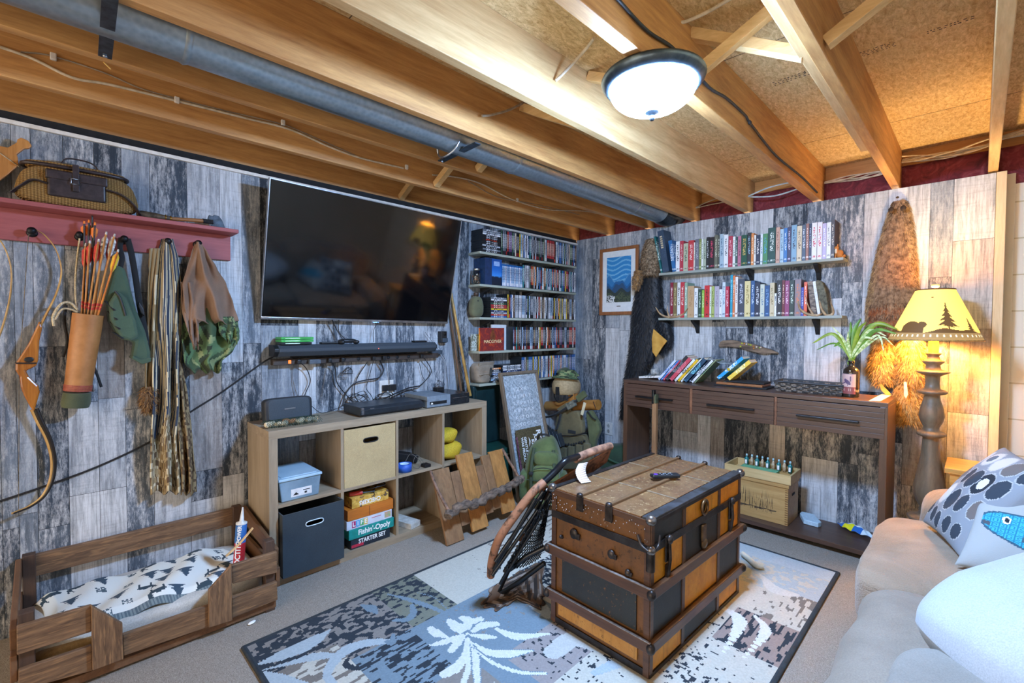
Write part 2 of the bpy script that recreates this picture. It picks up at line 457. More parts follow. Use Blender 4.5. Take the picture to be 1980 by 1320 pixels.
# painted block wall beyond the panel's end, and down the right side behind the sofa
def mk_block():
    t = NT('cream block'); v = t.coord((1, 1, 1), (pi/2, 0, 0))
    b = t.new('ShaderNodeTexBrick'); t.l(v, b.inputs['Vector'])
    b.inputs['Scale'].default_value = 1; b.inputs['Brick Width'].default_value = .4; b.inputs['Row Height'].default_value = .2
    b.inputs['Mortar Size'].default_value = .004; b.inputs['Color1'].default_value = H('#efe4cf'); b.inputs['Color2'].default_value = H('#eadfc9'); b.inputs['Mortar'].default_value = H('#cbb994')
    n = t.noise(t.coord(), 120, 3); t.bump(n, .2, .002)
    return t.fin(b.outputs[0], .7)
BLOCK = mk_block()
struct(MB().box(2.6, 4.6, .10, .2, 0, 2.17).build('wall_far', BLOCK))
CREAM = plain('cream wall paint', '#d9cdb4', '#cfc2a8', .75, scale=3)
struct(MB().box(4.1, 4.2, -6.4, .1, 0, 2.4).build('wall_right', CREAM))
STUD = wood('stud', '#d8ae78', '#b5854f', 'z', 1, .6)
struct(MB().box(2.895, 2.93, .06, .10, 0, 2.15).build('trim_3', CREAM)); struct(MB().box(-.34, -.013, -7.0, .012, 1.9, 2.163).build('gap_shade', SEAM_SHADE))  # last box is added dark, painting in the shade of the gap above the wall

# subfloor of strand board, its sheets and stamps
def mk_osb():
    t = NT('strand board'); v = t.coord()
    n = t.noise(t.coord((1, .35, 1)), 75, 4, .75, .8); n2 = t.noise(t.coord((1, 1, 1)), 60, 3, .6, 2.0); n3 = t.noise(v, 1.4, 3)
    col = t.mix(t.step(n, .32, .66), H('#b08a54'), H('#e8cc98'))
    col = t.mix(t.math('MULTIPLY', t.step(n2, .58, .68), .5), col, H('#8a6236'))
    col = t.mix(t.math('MULTIPLY', t.step(n3, .4, .7), .3), col, H('#c2a173'))
    t.bump(n, .3, .002); return t.fin(col, .7, 0, .3)
OSB = mk_osb(); DARKGAP = plain('board joint', '#3b2a19', '#2a1e12', .8)
CZ = 2.405
mb = MB().box(-.3, 5.0, -7.0, .35, CZ, CZ+.02, 0)
for yy in (-.46, -1.68, -2.9, -4.1): mb.box(-.3, 5.0, yy-.0015, yy+.0015, CZ-.0005, CZ+.001, 1)
struct(mb.build('ceiling', [OSB, DARKGAP]))
INK = plain('stamp ink', '#2b2018', '#3d2d20', .8)
def stamp(pxs, rows, rot):
    pts = [Z(x, y, CZ) for x, y in pxs]
# rim joist and red insulation above the panelling
RIM = wood('rim board', '#d29a55', '#a46c33', 'x', 1, .6)
struct(MB().box(-.3, 5.0, .135, .17, 2.16, CZ).build('trim_4', RIM))
def mk_ins():
    t = NT('red insulation'); v = t.coord(); n = t.noise(v, 9, 6, .7, 1.5); n2 = t.noise(v, 60, 3)
    col = t.ramp(n, [(.3, H('#4a2026')), (.5, H('#7c3038')), (.7, H('#a05a5e'))])
    t.bump(n, .8, .02); return t.fin(col, .95)
INS = mk_ins()
JX = [-.045, .365, .77, 1.175, 1.58, 2.034, 2.443, 2.862, 3.27, 3.68, 4.08]
for k in range(len(JX)-1):
    a, b = JX[k], JX[k+1]-.04
    rgk = random.Random(k)
    def fn(u, v, a=a, b=b, k=k):
        x = lerp(a, b, u); z = lerp(2.10, 2.31, v)
        return (x, .105-.03*sin(u*pi)*sin(v*pi)-.008*hsh(round(u*12), round(v*6), k), z)
    o = MB().grid(fn, 14, 7, thick=.02).build('insulation_batt', INS); struct(o)
struct(MB().box(-.34, -.3, -7.0, .35, 1.9, 2.45).build('leak_blocker', RIM))  # unseen outer board, added to stop world light leaking over the left wall
# joists
JW = wood('joist fir', '#dba868', '#8f5a2c', 'y', .8, .55, 1.0, 1.3, (.28, .66))
JW2 = wood('joist pale', '#e0c08c', '#a87c4a', 'y', .8, .55, 1.0, 1.2, (.28, .66))
for k, xr in enumerate(JX):
    w = .040 if k != 5 else .052
    mb = MB().box(xr-w, xr, -7.0, .13, 2.165, CZ)
    struct(mb.build('ceiling_joist', JW2 if k in (4, 7) else JW, bevel=.003))
# doubled stub sistered to the joist over the light
struct(MB().box(2.443-.04-.0385, 2.4025, -2.9, -.76, 2.19, CZ).build('sister_joist', JW2, bevel=.002))
# cross bridging
def brace(p0, p1): struct(MB().beam(p0, p1, .038, .038, (0, 0, 1)).build('cross_brace', BRW, bevel=.002))
BRW = wood('bridging', '#e4c48f', '#bd9358', 'x', 1, .6)
for k in range(len(JX)-1):
    a, b = JX[k]+.004, JX[k+1]-.044-(.012 if k+1 == 5 else 0)
    y = -2.0+(.0 if k % 2 else .0)
    if k == 5: continue
    brace((a, y, 2.385), (b, y, 2.19)); 
    if k not in (3, 4): brace((a, y+.06, 2.19), (b, y+.06, 2.385))
brace(Z(1338, 150, 2.2), Z(1506, 8, 2.375)); brace(Z(1556, 106, 2.205), Z(1335, 66, 2.385))
# ================================================================ CEILING LIGHT
def ceiling_light(c, label, bowl, group=None):
    cx, cy, cz = c
    L = thing('ceiling_light', label, 'ceiling light', c, group)
    BRZ = plain('dark bronze', '#5c6a76', '#43505c', .35, .85)
    MB().lathe([(.0, 0), (.172, 0), (.176, -.008), (.172, -.02), (.160, -.034), (.150, -.040), (.146, -.036), (.146, -.01), (0, -.008)], (cx, cy, cz), 48).build('rim', BRZ, L)
    prof = [(.146*cos(a), -.036-.085*sin(a)) for a in np.linspace(0, pi/2, 12)]
    MB().lathe(prof, (cx, cy, cz), 48, close=False).build('glass_bowl', bowl, L)
    MB().lathe([(.0, -.112), (.022, -.114), (.024, -.122), (.010, -.128), (.007, -.134), (.010, -.140), (.006, -.148), (0, -.15)], (cx, cy, cz), 20).build('finial', BRZ, L)
    return L
ceiling_light((1.985, -2.185, 2.163), 'glowing bowl ceiling light with dark bronze rim screwed under a joist', emit('lit alabaster', '#a6ccff', LIGHT_BOWL))
ceiling_light((1.985, -5.6, 2.163), 'unseen bowl ceiling light added behind the camera as warm fill', emit('warm fill glow', '#ffe2bd', REAR_FILL))  # added only to lift the ambient light, no such lamp is seen
# ================================================================ COAT RACK AND WHAT HANGS ON IT
def ppm(p): return (V(p)-EYE).dot(FWD)/FPX        # metres per picture pixel at a point
RED = wood('brick red paint', '#a4595a', '#74373c', 'y', 1, .6, 1, 0, (.2, .6))
IRON = plain('black iron', '#2c2e31', '#1a1b1d', .5, .7, 60)
BLK = plain('black plastic', '#1b1d20', '#131416', .45, 0, 40)
BLKM = plain('matt black', '#202225', '#141517', .8, 0, 40)
ROPE = plain('jute cord', '#7b6a50', '#4d4130', .9, 0, 200)
CREAMC = plain('cream cord', '#d9c9a6', '#a8946c', .9, 0, 200)
rack = thing('coat_rack', 'brick red wooden wall shelf with black iron ball pegs below it', 'coat rack', (0, -3.6, 1.64))
MB().box(.001, .135, -4.4, -2.99, 1.765, 1.784).build('shelf_board', RED, rack, bevel=.003)
MB().box(.001, .022, -4.4, -3.0, 1.637, 1.765).build('back_board', RED, rack, bevel=.002)
PEGS = [X(61.5, 446, .065), X(155, 454, .065), X(240.5, 461.6, .065), X(325, 466, .06), X(384, 470, .06)]
for p in PEGS:
    p.z = min(p.z, 1.72)
    mb = MB().cyl((.02, p.y, p.z-.004), (.05, p.y, p.z-.002), .006, .005, 10); mb.ell(p, .0155, None, 0, 16, 10)
    mb.lathe([(0, 0), (.018, 0), (.015, .005), (0, .006)], (0, 0, 0), 14, 0, Matrix.Translation((.022, p.y, p.z-.003)) @ Matrix.Rotation(pi/2, 4, 'Y'))
    mb.build('peg', IRON, rack)

# wooden paddle-shaped board leaning at the left end of the shelf
PADW = wood('oiled maple', '#c98f4d', '#9a6329', 'z', 1.4, .45)
pa = X(20, 400, .06); pb = X(57, 300, .02)
pd = thing('wooden_paddle', 'light brown wooden paddle board leaning on the wall at the shelf end', 'paddle', (.06, pa.y, 1.785))
fr = frame((.055, -3.845, 1.787), (0, cos(.55), sin(.55)*-0+0), (0, 0, 1))
fr = Matrix.Translation((.05, -3.905, 1.835)) @ Matrix.Rotation(radians(-40), 4, 'X')
out = [(-.055, -.02), (.055, -.02), (.052, .12), (.046, .17), (.028, .19), (.016, .2), (.014, .235), (.021, .247), (.02, .262), (0, .27), (-.02, .262), (-.021, .247), (-.014, .235), (-.016, .2), (-.028, .19), (-.046, .17), (-.052, .12)]
MB(fr).prism(out, -.008, .008, 'yz').build('board', PADW, pd, bevel=.003)
mb = MB(fr); mb.tube([(.010, -.05, .162), (.010, .05, .166), (-.010, .05, .168), (-.010, -.05, .162), (.010, -.05, .162)], .0018, 6); mb.build('twine', CREAMC, pd)

# wicker creel with leather flap
def mk_wicker():
    t = NT('wicker'); v = t.coord((1, 1, 1))
    w = t.new('ShaderNodeTexWave', wave_type='BANDS', bands_direction='Z'); w.inputs['Scale'].default_value = 75; w.inputs['Distortion'].default_value = 1.2; t.l(v, w.inputs[0])
    w2 = t.new('ShaderNodeTexWave', wave_type='BANDS', bands_direction='Y'); w2.inputs['Scale'].default_value = 32; w2.inputs['Distortion'].default_value = .8; t.l(v, w2.inputs[0])
    f = t.math('MULTIPLY', w.outputs['Fac'], t.math('ADD', t.math('MULTIPLY', w2.outputs['Fac'], .6), .4))
    col = t.ramp(f, [(.05, H('#4e3413')), (.35, H('#9b7437')), (.8, H('#d8b372'))]); t.bump(f, .9, .004)
    return t.fin(col, .65)
WICK = mk_wicker()
LEA = plain('dark saddle leather', '#3a3033', '#221c1f', .42, 0, 40, bump=.15)
cr = thing('fishing_creel', 'wicker fishing creel with dark leather pocket lying on the red shelf', 'creel', (.07, -3.580, 1.785))
def creelfn(p):
    k = 1-.16*(p.z+.06)/.12
    return V((p.x*k, p.y*k+ (.0), p.z))
MB().ell((.068, -3.580, 1.8667), (.064, .205, .082), None, 0, 40, 16, .55, creelfn).build('basket', WICK, cr)
mb = MB().ell((.068, -3.587, 1.9473), (.060, .165, .017), None, 0, 40, 8, .7); mb.build('lid', WICK, cr)
mb = MB(); pts = [(.068+.060*math.copysign(abs(cos(a))**.7, cos(a)), -3.587+.165*math.copysign(abs(sin(a))**.7, sin(a)), 1.9424) for a in np.linspace(0, 2*pi, 41)]
mb.tube(pts, .0075, 8, caps=False); mb.build('lid_binding', LEA, cr)
fl = MB(); fl.box(.118, .142, -3.680, -3.500, 1.8179, 1.9070); fl.build('pocket', LEA, cr, bevel=.008, seg=3)
fl = MB(); fl.box(.120, .147, -3.685, -3.495, 1.8863, 1.9229); fl.build('pocket_flap', LEA, cr, bevel=.005)
fl = MB(); fl.box(.146, .151, -3.605, -3.585, 1.8460, 1.9558); fl.tube([(.148, -3.610, 1.8863), (.148, -3.580, 1.8863)], .002, 6); fl.build('buckle_strap', LEA, cr, bevel=.001)
MB().tube([(.153, -3.610, 1.8741), (.153, -3.580, 1.8741), (.153, -3.580, 1.8960), (.153, -3.610, 1.8960), (.153, -3.610, 1.8741)], .0022, 6).build('buckle', plain('old nickel', '#b9bbb8', '#8b8d8b', .3, 1), cr)
MB().tube(spline([(.09, -3.640, 1.9558), (.085, -3.620, 1.9900), (.08, -3.570, 1.9961), (.08, -3.535, 1.9863), (.085, -3.515, 1.9521)]), .0055, 8, flat=.6).build('carry_handle', LEA, cr)
mb = MB(); mb.tube(spline([(.131, -3.500, 1.8765), (.132, -3.450, 1.8643), (.126, -3.410, 1.8338), (.10, -3.382, 1.795)]), .016, 8, flat=.25)
mb.build('shoulder_strap', LEA, cr); mb = MB(); mb.tube(spline([(.132, -3.680, 1.8643), (.132, -3.720, 1.8704), (.12, -3.750, 1.8460), (.10, -3.780, 1.8155)]), .014, 8, flat=.25); mb.build('shoulder_strap', LEA, cr)

# hatchet
ha = thing('hatchet', 'small hatchet with dark horn grip lying along the shelf', 'hatchet', (.075, -3.225, 1.785))
h0, h1, h2, h3 = (.09, -3.393, 1.803), (.088, -3.265, 1.800), (.084, -3.135, 1.812), (.082, -3.093, 1.815)
HORN = plain('polished horn', '#3b342c', '#6f6350', .18, 0, 25)
MB().tube([h0, lerp(V(h0), V(h1), .15), lerp(V(h0), V(h1), .6), h1], [.012, .0165, .0155, .010], 14).build('grip', HORN, ha)
mb = MB(); q = lerp(V(h0), V(h1), .82); mb.tube([q, q+V((0, .004, 0))], .0155, 14); q = lerp(V(h0), V(h1), .97); mb.tube([q, q+V((0, .005, 0))], .013, 14); mb.build('brass_band', plain('brass', '#c79a45', '#9b7430', .3, 1), ha)
MB().tube([h1, h2], [.0085, .0095], 12).build('haft', wood('haft', '#b07a45', '#7c4f27', 'y', 1, .5), ha)
mb = MB()
for k in range(7): q = V(h2)+V((0, k*.0062, 0)); mb.tube([q, q+V((0, .005, .001))], .0115, 12)
mb.build('cord_wrap', BLKM, ha)
STEEL = plain('worn steel', '#4a525a', '#262b30', .5, .5, 30)
mb = MB().prism([(-3.087, 1.828), (-3.067, 1.842), (-3.049, 1.846), (-3.030, 1.84), (-3.013, 1.818), (-3.000, 1.79), (-3.050, 1.788), (-3.073, 1.80)], .074, .090, 'yz'); 
mb = MB().prism([(-3.115, 1.826), (-3.109, 1.846), (-3.093, 1.842), (-3.087, 1.850), (-3.067, 1.848), (-3.053, 1.83), (-3.040, 1.795), (-3.037, 1.787), (-3.105, 1.788), (-3.095, 1.805), (-3.105, 1.812)], .076, .088, 'yz')
mb.build('axe_head', STEEL, ha, bevel=.002)

# recurve bows
BOWW = wood('varnished bubinga', '#c98231', '#7a3d12', 'z', 1.2, .18, .7, 0, (.3, .7)); LIMB = plain('bow limb glass', '#c9a365', '#a67f45', .25, 0, 10); LIMBD = plain('limb edge black', '#241d1a', '#171311', .3)
STRG = plain('bowstring', '#2a2622', '#8a7a60', .7)
def bow(pts, ws, label, riser=None, string=None, loc=None):
    P_ = [X(x, y, .045) for x, y in pts]
    b = thing('recurve_bow', label, 'bow', (.03, P_[0].y, P_[-1].z))
    return b, P_
b1, P_ = bow([(72, 447), (113, 560)], None, 'polished brown wooden recurve bow hanging by its limb from the leftmost peg in view')
up = spline([X(70, 444, .06), X(88, 456, .055), X(108, 482, .05), X(118, 515, .045), (X(117, 540, .045)), X(107, 572, .045), X(90, 606, .045), X(78, 630, .045)], 8)
n = len(up); MB().tube(up, [lerp(.004, .011, min(1, i/n*1.1)) for i in range(n)], 8, flat=.4).build('upper_limb', LIMB, b1)
lo = spline([X(65, 790, .045), X(76, 815, .045), X(93, 850, .045), X(102, 888, .045), X(99, 925, .045), X(84, 957, .045), X(58, 978, .05), X(22, 993, .06)], 8)
n = len(lo); MB().tube(lo, [lerp(.012, .004, i/n) for i in range(n)], 8, flat=.4).build('lower_limb', LIMB, b1)
MB().tube([p+V((.004, .006, 0)) for p in lo], [lerp(.009, .003, i/n) for i in range(n)], 8, flat=.4).build('limb_backing', LIMBD, b1)
def poly_slab(pix, x0, x1, name, mat, parent, bevel=.004, plane='x'):
    pl = [X(a, b, (x0+x1)/2) for a, b in pix]; return MB().prism([(p.y, p.z) for p in pl], x0, x1, 'yz').build(name, mat, parent, bevel=bevel)
poly_slab([(76, 620), (82, 632), (76, 660), (74, 696), (70, 706), (60, 712), (50, 716), (56, 728), (74, 745), (77, 757), (72, 775), (66, 795), (58, 785), (47, 765), (40, 748), (38, 728), (30, 715), (30, 702), (42, 684), (56, 662)], .03, .062, 'riser', BOWW, b1, .006)
MB().ell(X(56, 695, .064), (.002, .014, .011)).build('medallion', BLK, b1)
poly_slab([(31, 700), (71, 700), (71, 703), (31, 703)], .028, .066, 'grip_line', LIMBD, b1, 0)
MB().tube([X(70, 446, .065), X(55, 455, .06), X(37, 720, .055), X(36, 985, .06)], .0013, 6).build('bowstring', STRG, b1)
b2, _ = bow([(0, 452), (0, 655)], None, 'second bow at the left picture edge, only the curve of its pale limb in view')
mb = MB(); q = spline([X(-60, 440, .05), X(-22, 447, .05), X(4, 470, .05), X(20, 510, .05), X(22, 550, .05), X(14, 600, .05), X(-6, 660, .05), X(-40, 720, .05)], 8); mb.tube(q, [.005+.005*i/len(q) for i in range(len(q))], 8, flat=.4); mb.build('upper_limb', LIMB, b2)
poly_slab([(-40, 720), (-25, 730), (-30, 820), (-60, 900), (-75, 880), (-60, 780)], .03, .06, 'riser', BOWW, b2)

# leather quiver
QT, QB = X(171, 608, .085), X(146, 783, .07)
qr = .052
TAN = plain('tan leather', '#b9804a', '#9a6534', .5, 0, 12, bump=.1)
qv = thing('quiver', 'tan leather tube quiver holding arrows, hung from an iron peg by a cord', 'quiver', (.08, QB.y, QB.z))
ax = (QT-QB).normalized()
qs = lambda t: QB+(QT-QB)*t
mb = MB(); mb.tube([qs(.16), qs(1.0)], [qr*.86, qr], 28, caps=False); mb.tube([qs(1.0), qs(.9)], [qr*.93, qr*.9], 28, caps=False); mb.tube([qs(1.0)-ax*.0005, qs(1.0)+ax*.0015], qr*1.0, 28, caps=False)
mb.tube([qs(.88), qs(.882)], qr*.8, 28, 1); mb.build('tube', [TAN, BLKM], qv)
mb = MB()
for k in range(4): mb.tube([qs(.16+k*.018), qs(.16+k*.018+.014)], qr*.90, 24, 0)
mb.build('red_cord_wrap', plain('red waxed cord', '#a5503f', '#7c3429', .6, 0, 90), qv)
mb = MB(); mb.tube([qs(-.02), qs(.02), qs(.14)], [qr*.86, qr*.93, qr*.88], 24); mb.build('green_end_cap', cloth('olive canvas', '#5c6549', '#414833'), qv)
mb = MB(); pk = PEGS[1]; mb.tube(spline([pk, X(147, 520, .05), X(146, 570, .05), X(150, 604, .06)]), .0035, 8)
mb.tube(spline([X(150, 598, .07), X(135, 585, .07), X(118, 588, .08), X(103, 610, .08), X(104, 630, .085)]), .005, 8); mb.tube(spline([X(150, 604, .07), X(137, 598, .07), X(120, 598, .08), X(106, 618, .08)]), .004, 8); mb.build('hanging_cord', CREAMC, qv)
mb = MB(); mb.tube(spline([X(128, 590, .05), X(124, 620, .05), X(130, 660, .05), X(122, 690, .05)]), .006, 6); mb.tube(spline([X(140, 600, .05), X(138, 640, .05), X(133, 680, .05)]), .005, 6)
mb.tube(spline([X(178, 700, .04), X(188, 725, .04), X(196, 748, .04)]), .006, 6, flat=.4); mb.build('strap', BLKM, qv)
SH = [plain('arrow cedar', '#c98d44', '#a4692c', .4, 0, 20), plain('arrow orange', '#d9802a', '#b5621c', .4), plain('arrow black shaft', '#24262a', '#1a1b1e', .4)]
VAN = dict(red=plain('red feather', '#d8352c', '#b0221d', .6, 0, 80), orange=plain('orange vane', '#f08a24', '#e0701a', .5), white=plain('white feather', '#ece9e2', '#8f8b85', .6, 0, 60),
           yellow=plain('yellow vane', '#f0c828', '#d6a61c', .5), grey=plain('barred feather', '#d8d6d2', '#3a3835', .6, 0, 90))
REDB = plain('red crest band', '#c9342b', '#a8261f', .4)
arrows = [((158, 603), (166, 470), 'red', 0, .040, 'left edge'), ((164, 606), (174, 465), 'red', 0, .055, 'left'), ((162, 604), (163, 427), 'orange', 2, .03, 'back left'), ((168, 604), (172, 425), 'orange', 2, .035, 'back'),
          ((172, 602), (184, 430), 'orange', 2, .05, 'back middle'), ((170, 607), (191, 462), 'red', 0, .07, 'middle'), ((176, 608), (206, 448), 'grey', 0, .08, 'front middle'), ((181, 607), (199, 464), 'white', 0, .065, 'middle right'),
          ((184, 607), (222, 452), 'white', 0, .085, 'right'), ((188, 607), (217, 458), 'red', 1, .06, 'right back'), ((190, 608), (229, 482), 'yellow', 1, .09, 'far right'), ((180, 600), (178, 386), 'orange', 2, .045, 'tallest')]
adesc = ['leftmost arrow in the quiver, red feathers low against the rack', 'red feathered arrow just right of the leftmost one', 'dark shafted arrow with orange vanes at the back left of the quiver',
         'dark arrow with orange vanes and white crest, second from the back left', 'dark arrow with orange vanes standing in the middle rear of the quiver', 'bright red feathered arrow in the middle of the quiver',
         'arrow with barred grey feathers at the front of the quiver', 'white feathered arrow behind the barred grey one', 'white vaned wooden arrow at the right of the quiver', 'orange shafted arrow with red feathers at the right rear',
         'rightmost arrow with yellow vanes leaning outward', 'tallest arrow, orange vanes and black shaft rising over the shelf']
for (a, b, cname, sm, dx, _), lab in zip(arrows, adesc):
    top = X(b[0], b[1], dx+.05); d0 = X(a[0], a[1], dx+.03); dr = (top-d0).normalized(); bot = d0-dr*.10
    ar = thing('arrow', lab, 'arrow', tuple(bot), 'arrows in the leather quiver')
    MB().tube([bot, top-dr*.006], .0036, 8).build('shaft', SH[sm], ar)
    MB().tube([top-dr*.012, top], [.0042, .003], 8).build('nock', VAN['white' if sm != 2 else 'orange'], ar)
    s = dr.cross(V((1, 0, 0))).normalized(); w = dr.cross(s)
    mb = MB()
    for k in range(3):
        e = s*cos(k*2.094+.5)+w*sin(k*2.094+.5)
        q0 = top-dr*.115; q1 = top-dr*.020
        if cname == 'orange': q0 = top-dr*.075
        vs = [q0, lerp(q0, q1, .35)+e*.011, lerp(q0, q1, .85)+e*.013, q1+e*.004, q1]
        t_ = e.cross(dr)*.0005
        mb._add([p+t_ for p in vs]+[p-t_ for p in vs], [(0, 1, 2, 3, 4), (9, 8, 7, 6, 5)], 0)
    mb.build('fletching', VAN[cname], ar)
    mb = MB()
    for k in (0, .016): mb.tube([d0+dr*(.02+k), d0+dr*(.031+k)], .0039, 8)
    mb.build('crest_bands', REDB, ar)

# green sling bag
GRN = cloth('green nylon', '#4f6a52', '#3a5040', .8, 500); BLKW = cloth('black webbing', '#1c1f22', '#111315', .8, 500)
sb = thing('sling_bag', 'green nylon sling bag with black straps and a zip hanging between quiver and shawl', 'bag', tuple(X(255, 690, .08)))
def slab_soft(pix, x0, x1, name, mat, parent, bev=.012):
    return poly_slab(pix, x0, x1, name, mat, parent, bev)
slab_soft([(222, 512), (240, 520), (262, 600), (279, 640), (289, 680), (289, 698), (272, 703), (252, 692), (258, 660), (230, 655), (208, 620), (204, 575)], .02, .10, 'body', GRN, sb, .014)
slab_soft([(226, 560), (244, 575), (262, 620), (268, 650), (252, 660), (232, 652), (212, 618), (210, 585)], .10, .135, 'front_pocket', GRN, sb, .012)
MB().tube(spline([X(222, 562, .137), X(233, 578, .139), X(243, 610, .139)]), .004, 6).build('zip', BLK, sb)
mb = MB()
for k in range(4): a = X(204+k*5, 582+k*20, .11); b = X(222+k*5, 600+k*18, .137); mb.tube([a, b], .008, 6, flat=.4)
mb.build('webbing_loops', BLKW, sb)
mb = MB(); pk = PEGS[2]
mb.tube(spline([pk+V((-.01, -.01, .004)), X(232, 478, .05), X(236, 500, .06), X(230, 525, .07)]), .010, 8, flat=.25); mb.build('short_strap', BLKW, sb); mb = MB(); mb.tube(spline([pk+V((-.01, .012, .004)), X(254, 490, .05), X(262, 535, .05), X(270, 590, .045), X(280, 640, .05), X(284, 680, .05)]), .012, 8, flat=.25)
mb.build('shoulder_strap', BLKW, sb)
slab_soft([(252, 692), (272, 703), (289, 698), (289, 690), (270, 694), (254, 686)], .0, .108, 'bottom_seam', GRN, sb, .004)
slab_soft([(268, 583), (278, 598), (280, 612), (272, 606), (266, 592)], .055, .075, 'strap_buckle', BLK, sb, .004)

# draped cloths
def drape(rows, x0, dep, folds, seed, nu=56, nv=60, thick=.003, col=None, skew=0.0):
    """cloth hanging from a peg: rows = (py, left px, right px)"""
    ys = [r[0] for r in rows]
    def at(v):
        y = lerp(ys[0], ys[-1], v)
        for i in range(len(rows)-1):
            if y <= rows[i+1][0] or i == len(rows)-2:
                t = (y-ys[i])/(ys[i+1]-ys[i]); t = t*t*(3-2*t)*.5+t*.5; return y, lerp(rows[i][1], rows[i+1][1], t), lerp(rows[i][2], rows[i+1][2], t)
    def fn(u, v):
        y, l, r = at(v)
        g = min(1, .25+v*1.1)
        ph = 2*pi*folds*u+seed+1.3*sin(3*v+seed)+.8*sin(7*u+seed)
        x = x0+dep*(.5+.5*sin(ph))*g+.012*sin(17*u+9*v+seed)*g+.02*sin(pi*u)
        return X(l+(r-l)*u+2.2*cos(ph)*g, y+skew*(u-.5)*g+4*sin(5*u*pi+seed)*v*v, max(.012, x))
    return MB().grid(fn, nu, nv, thick=thick, col=col)
NAVY, CRM, TN, BR = H('#333e50'), H('#cfc3a4'), H('#9a8560'), H('#5f4a34')
def stripes(u, v):
    s = (u*9+1.6*v+.5*sin(5*v+u*4)+hsh(math.floor(u*13))*.3) % 1
    base = NAVY if s < .40 else (CRM if s < .60 else (TN if s < .78 else (NAVY if s < .86 else CRM)))
    if v > .74+.05*sin(u*9):
        q = hsh(math.floor(u*40), math.floor(v*60)); base = TN if q < .5 else (BR if q < .75 else CRM)
    return base
sw = thing('striped_shawl', 'long navy, cream and tan striped shawl hanging from a peg beside the sling bag', 'shawl', tuple(X(330, 950, .05)))
PAINT = painted('woven stripes', .9, None, 350)
drape([(462, 312, 334), (500, 302, 345), (560, 296, 352), (620, 292, 352), (700, 300, 350), (780, 297, 352), (850, 292, 345), (910, 290, 348), (952, 291, 350)], .03, .05, 2.3, 1.0, 80, 90, .004, stripes).build('front_fold', PAINT, sw)
drape([(700, 342, 352), (780, 344, 362), (850, 346, 372), (920, 350, 378), (954, 352, 378)], .03, .05, 1.6, 2.4, 30, 50, .004, lambda u, v: TN if hsh(math.floor(u*24), math.floor(v*60)) < .55 else BR).build('lace_end', PAINT, sw)
drape([(480, 290, 312), (560, 286, 306), (650, 285, 302), (740, 281, 300), (800, 282, 302)], .02, .04, 1.5, .4, 24, 50, .004, lambda u, v: TN if hsh(math.floor(u*8), math.floor(v*6)) < .7 else CRM).build('back_fold', PAINT, sw)
# brown fur tail behind the shawl
FURB = plain('brown fur', '#8a6a48', '#3f2c1d', .8, 0, 60); FURK = plain('black fur', '#20262e', '#0e1216', .55, 0, 60); FURT = plain('tawny fur', '#c2955a', '#6f4a28', .8, 0, 45); FURG = plain('grizzled fur', '#b9a486', '#4d3c2c', .8, 0, 60)
HIDE = plain('tanned hide', '#d8a850', '#b98632', .8, 0, 12)
def furry(pts, rads, name, mats, parent, n, length, width, lean, seed=3, flat=1.0, base=True, jit=.5, surf='x', matf=None):
    """a skinned spine (list of points + radii) covered with tufts"""
    rg = random.Random(seed); P = spline(pts, 6); R_ = []
    for i in range(len(pts)-1):
        for k in range(6): R_.append(lerp(rads[i], rads[i+1], k/6))
    R_.append(rads[-1]); mb = MB()
    if base: mb.tube(P, R_, 16, 0, flat=None)
    lo = .03 if surf == 'x' else -.03
    pp, nn = [], []
    tot = sum((P[i+1]-P[i]).length*(R_[i]+R_[i+1]) for i in range(len(P)-1))
    for i in range(len(P)-1):
        w = (P[i+1]-P[i]).length*(R_[i]+R_[i+1])/tot; d = (P[i+1]-P[i]).normalized()
        a = d.cross(V((1, 0, 0)) if abs(d.x) < .9 else V((0, 1, 0))).normalized(); b = d.cross(a)
        for _ in range(int(n*w+rg.random())):
            t = rg.random(); th = rg.uniform(0, 2*pi); r = lerp(R_[i], R_[i+1], t)
            nv = a*cos(th)+b*sin(th); pp.append(lerp(P[i], P[i+1], t)+nv*r*.95); nn.append(nv)
    k = len(pp)
    if len(mats) > 1:
        for mi in range(len(mats)):
            sel = [i for i in range(k) if (matf(pp[i], rg) if matf else (i % len(mats))) == mi]
            mb.fur([pp[i] for i in sel], [nn[i] for i in sel], length, width, lean, mi, jit, rg)
    else: mb.fur(pp, nn, length, width, lean, 0, jit, rg)
    if flat != 1.0:
        f0 = .0
        for i, p in enumerate(mb.v):
            if surf == 'x': mb.v[i] = V((max(.006, f0+(p.x-f0)*flat), p.y, p.z))
            else: mb.v[i] = V((p.x, min(-.006, p.y*flat), p.z))
    return mb.build(name, mats, parent)
ft = furry([X(289, 748, .05), X(286, 770, .055), X(289, 796, .05)], [.022, .032, .020], 'fur_tail', [FURB, FURT], None, 900, .025, .003, (0, 0, -.6), 5)
tag(ft, 'short brown fur tail hanging beside the lower end of the striped shawl', 'fur tail')

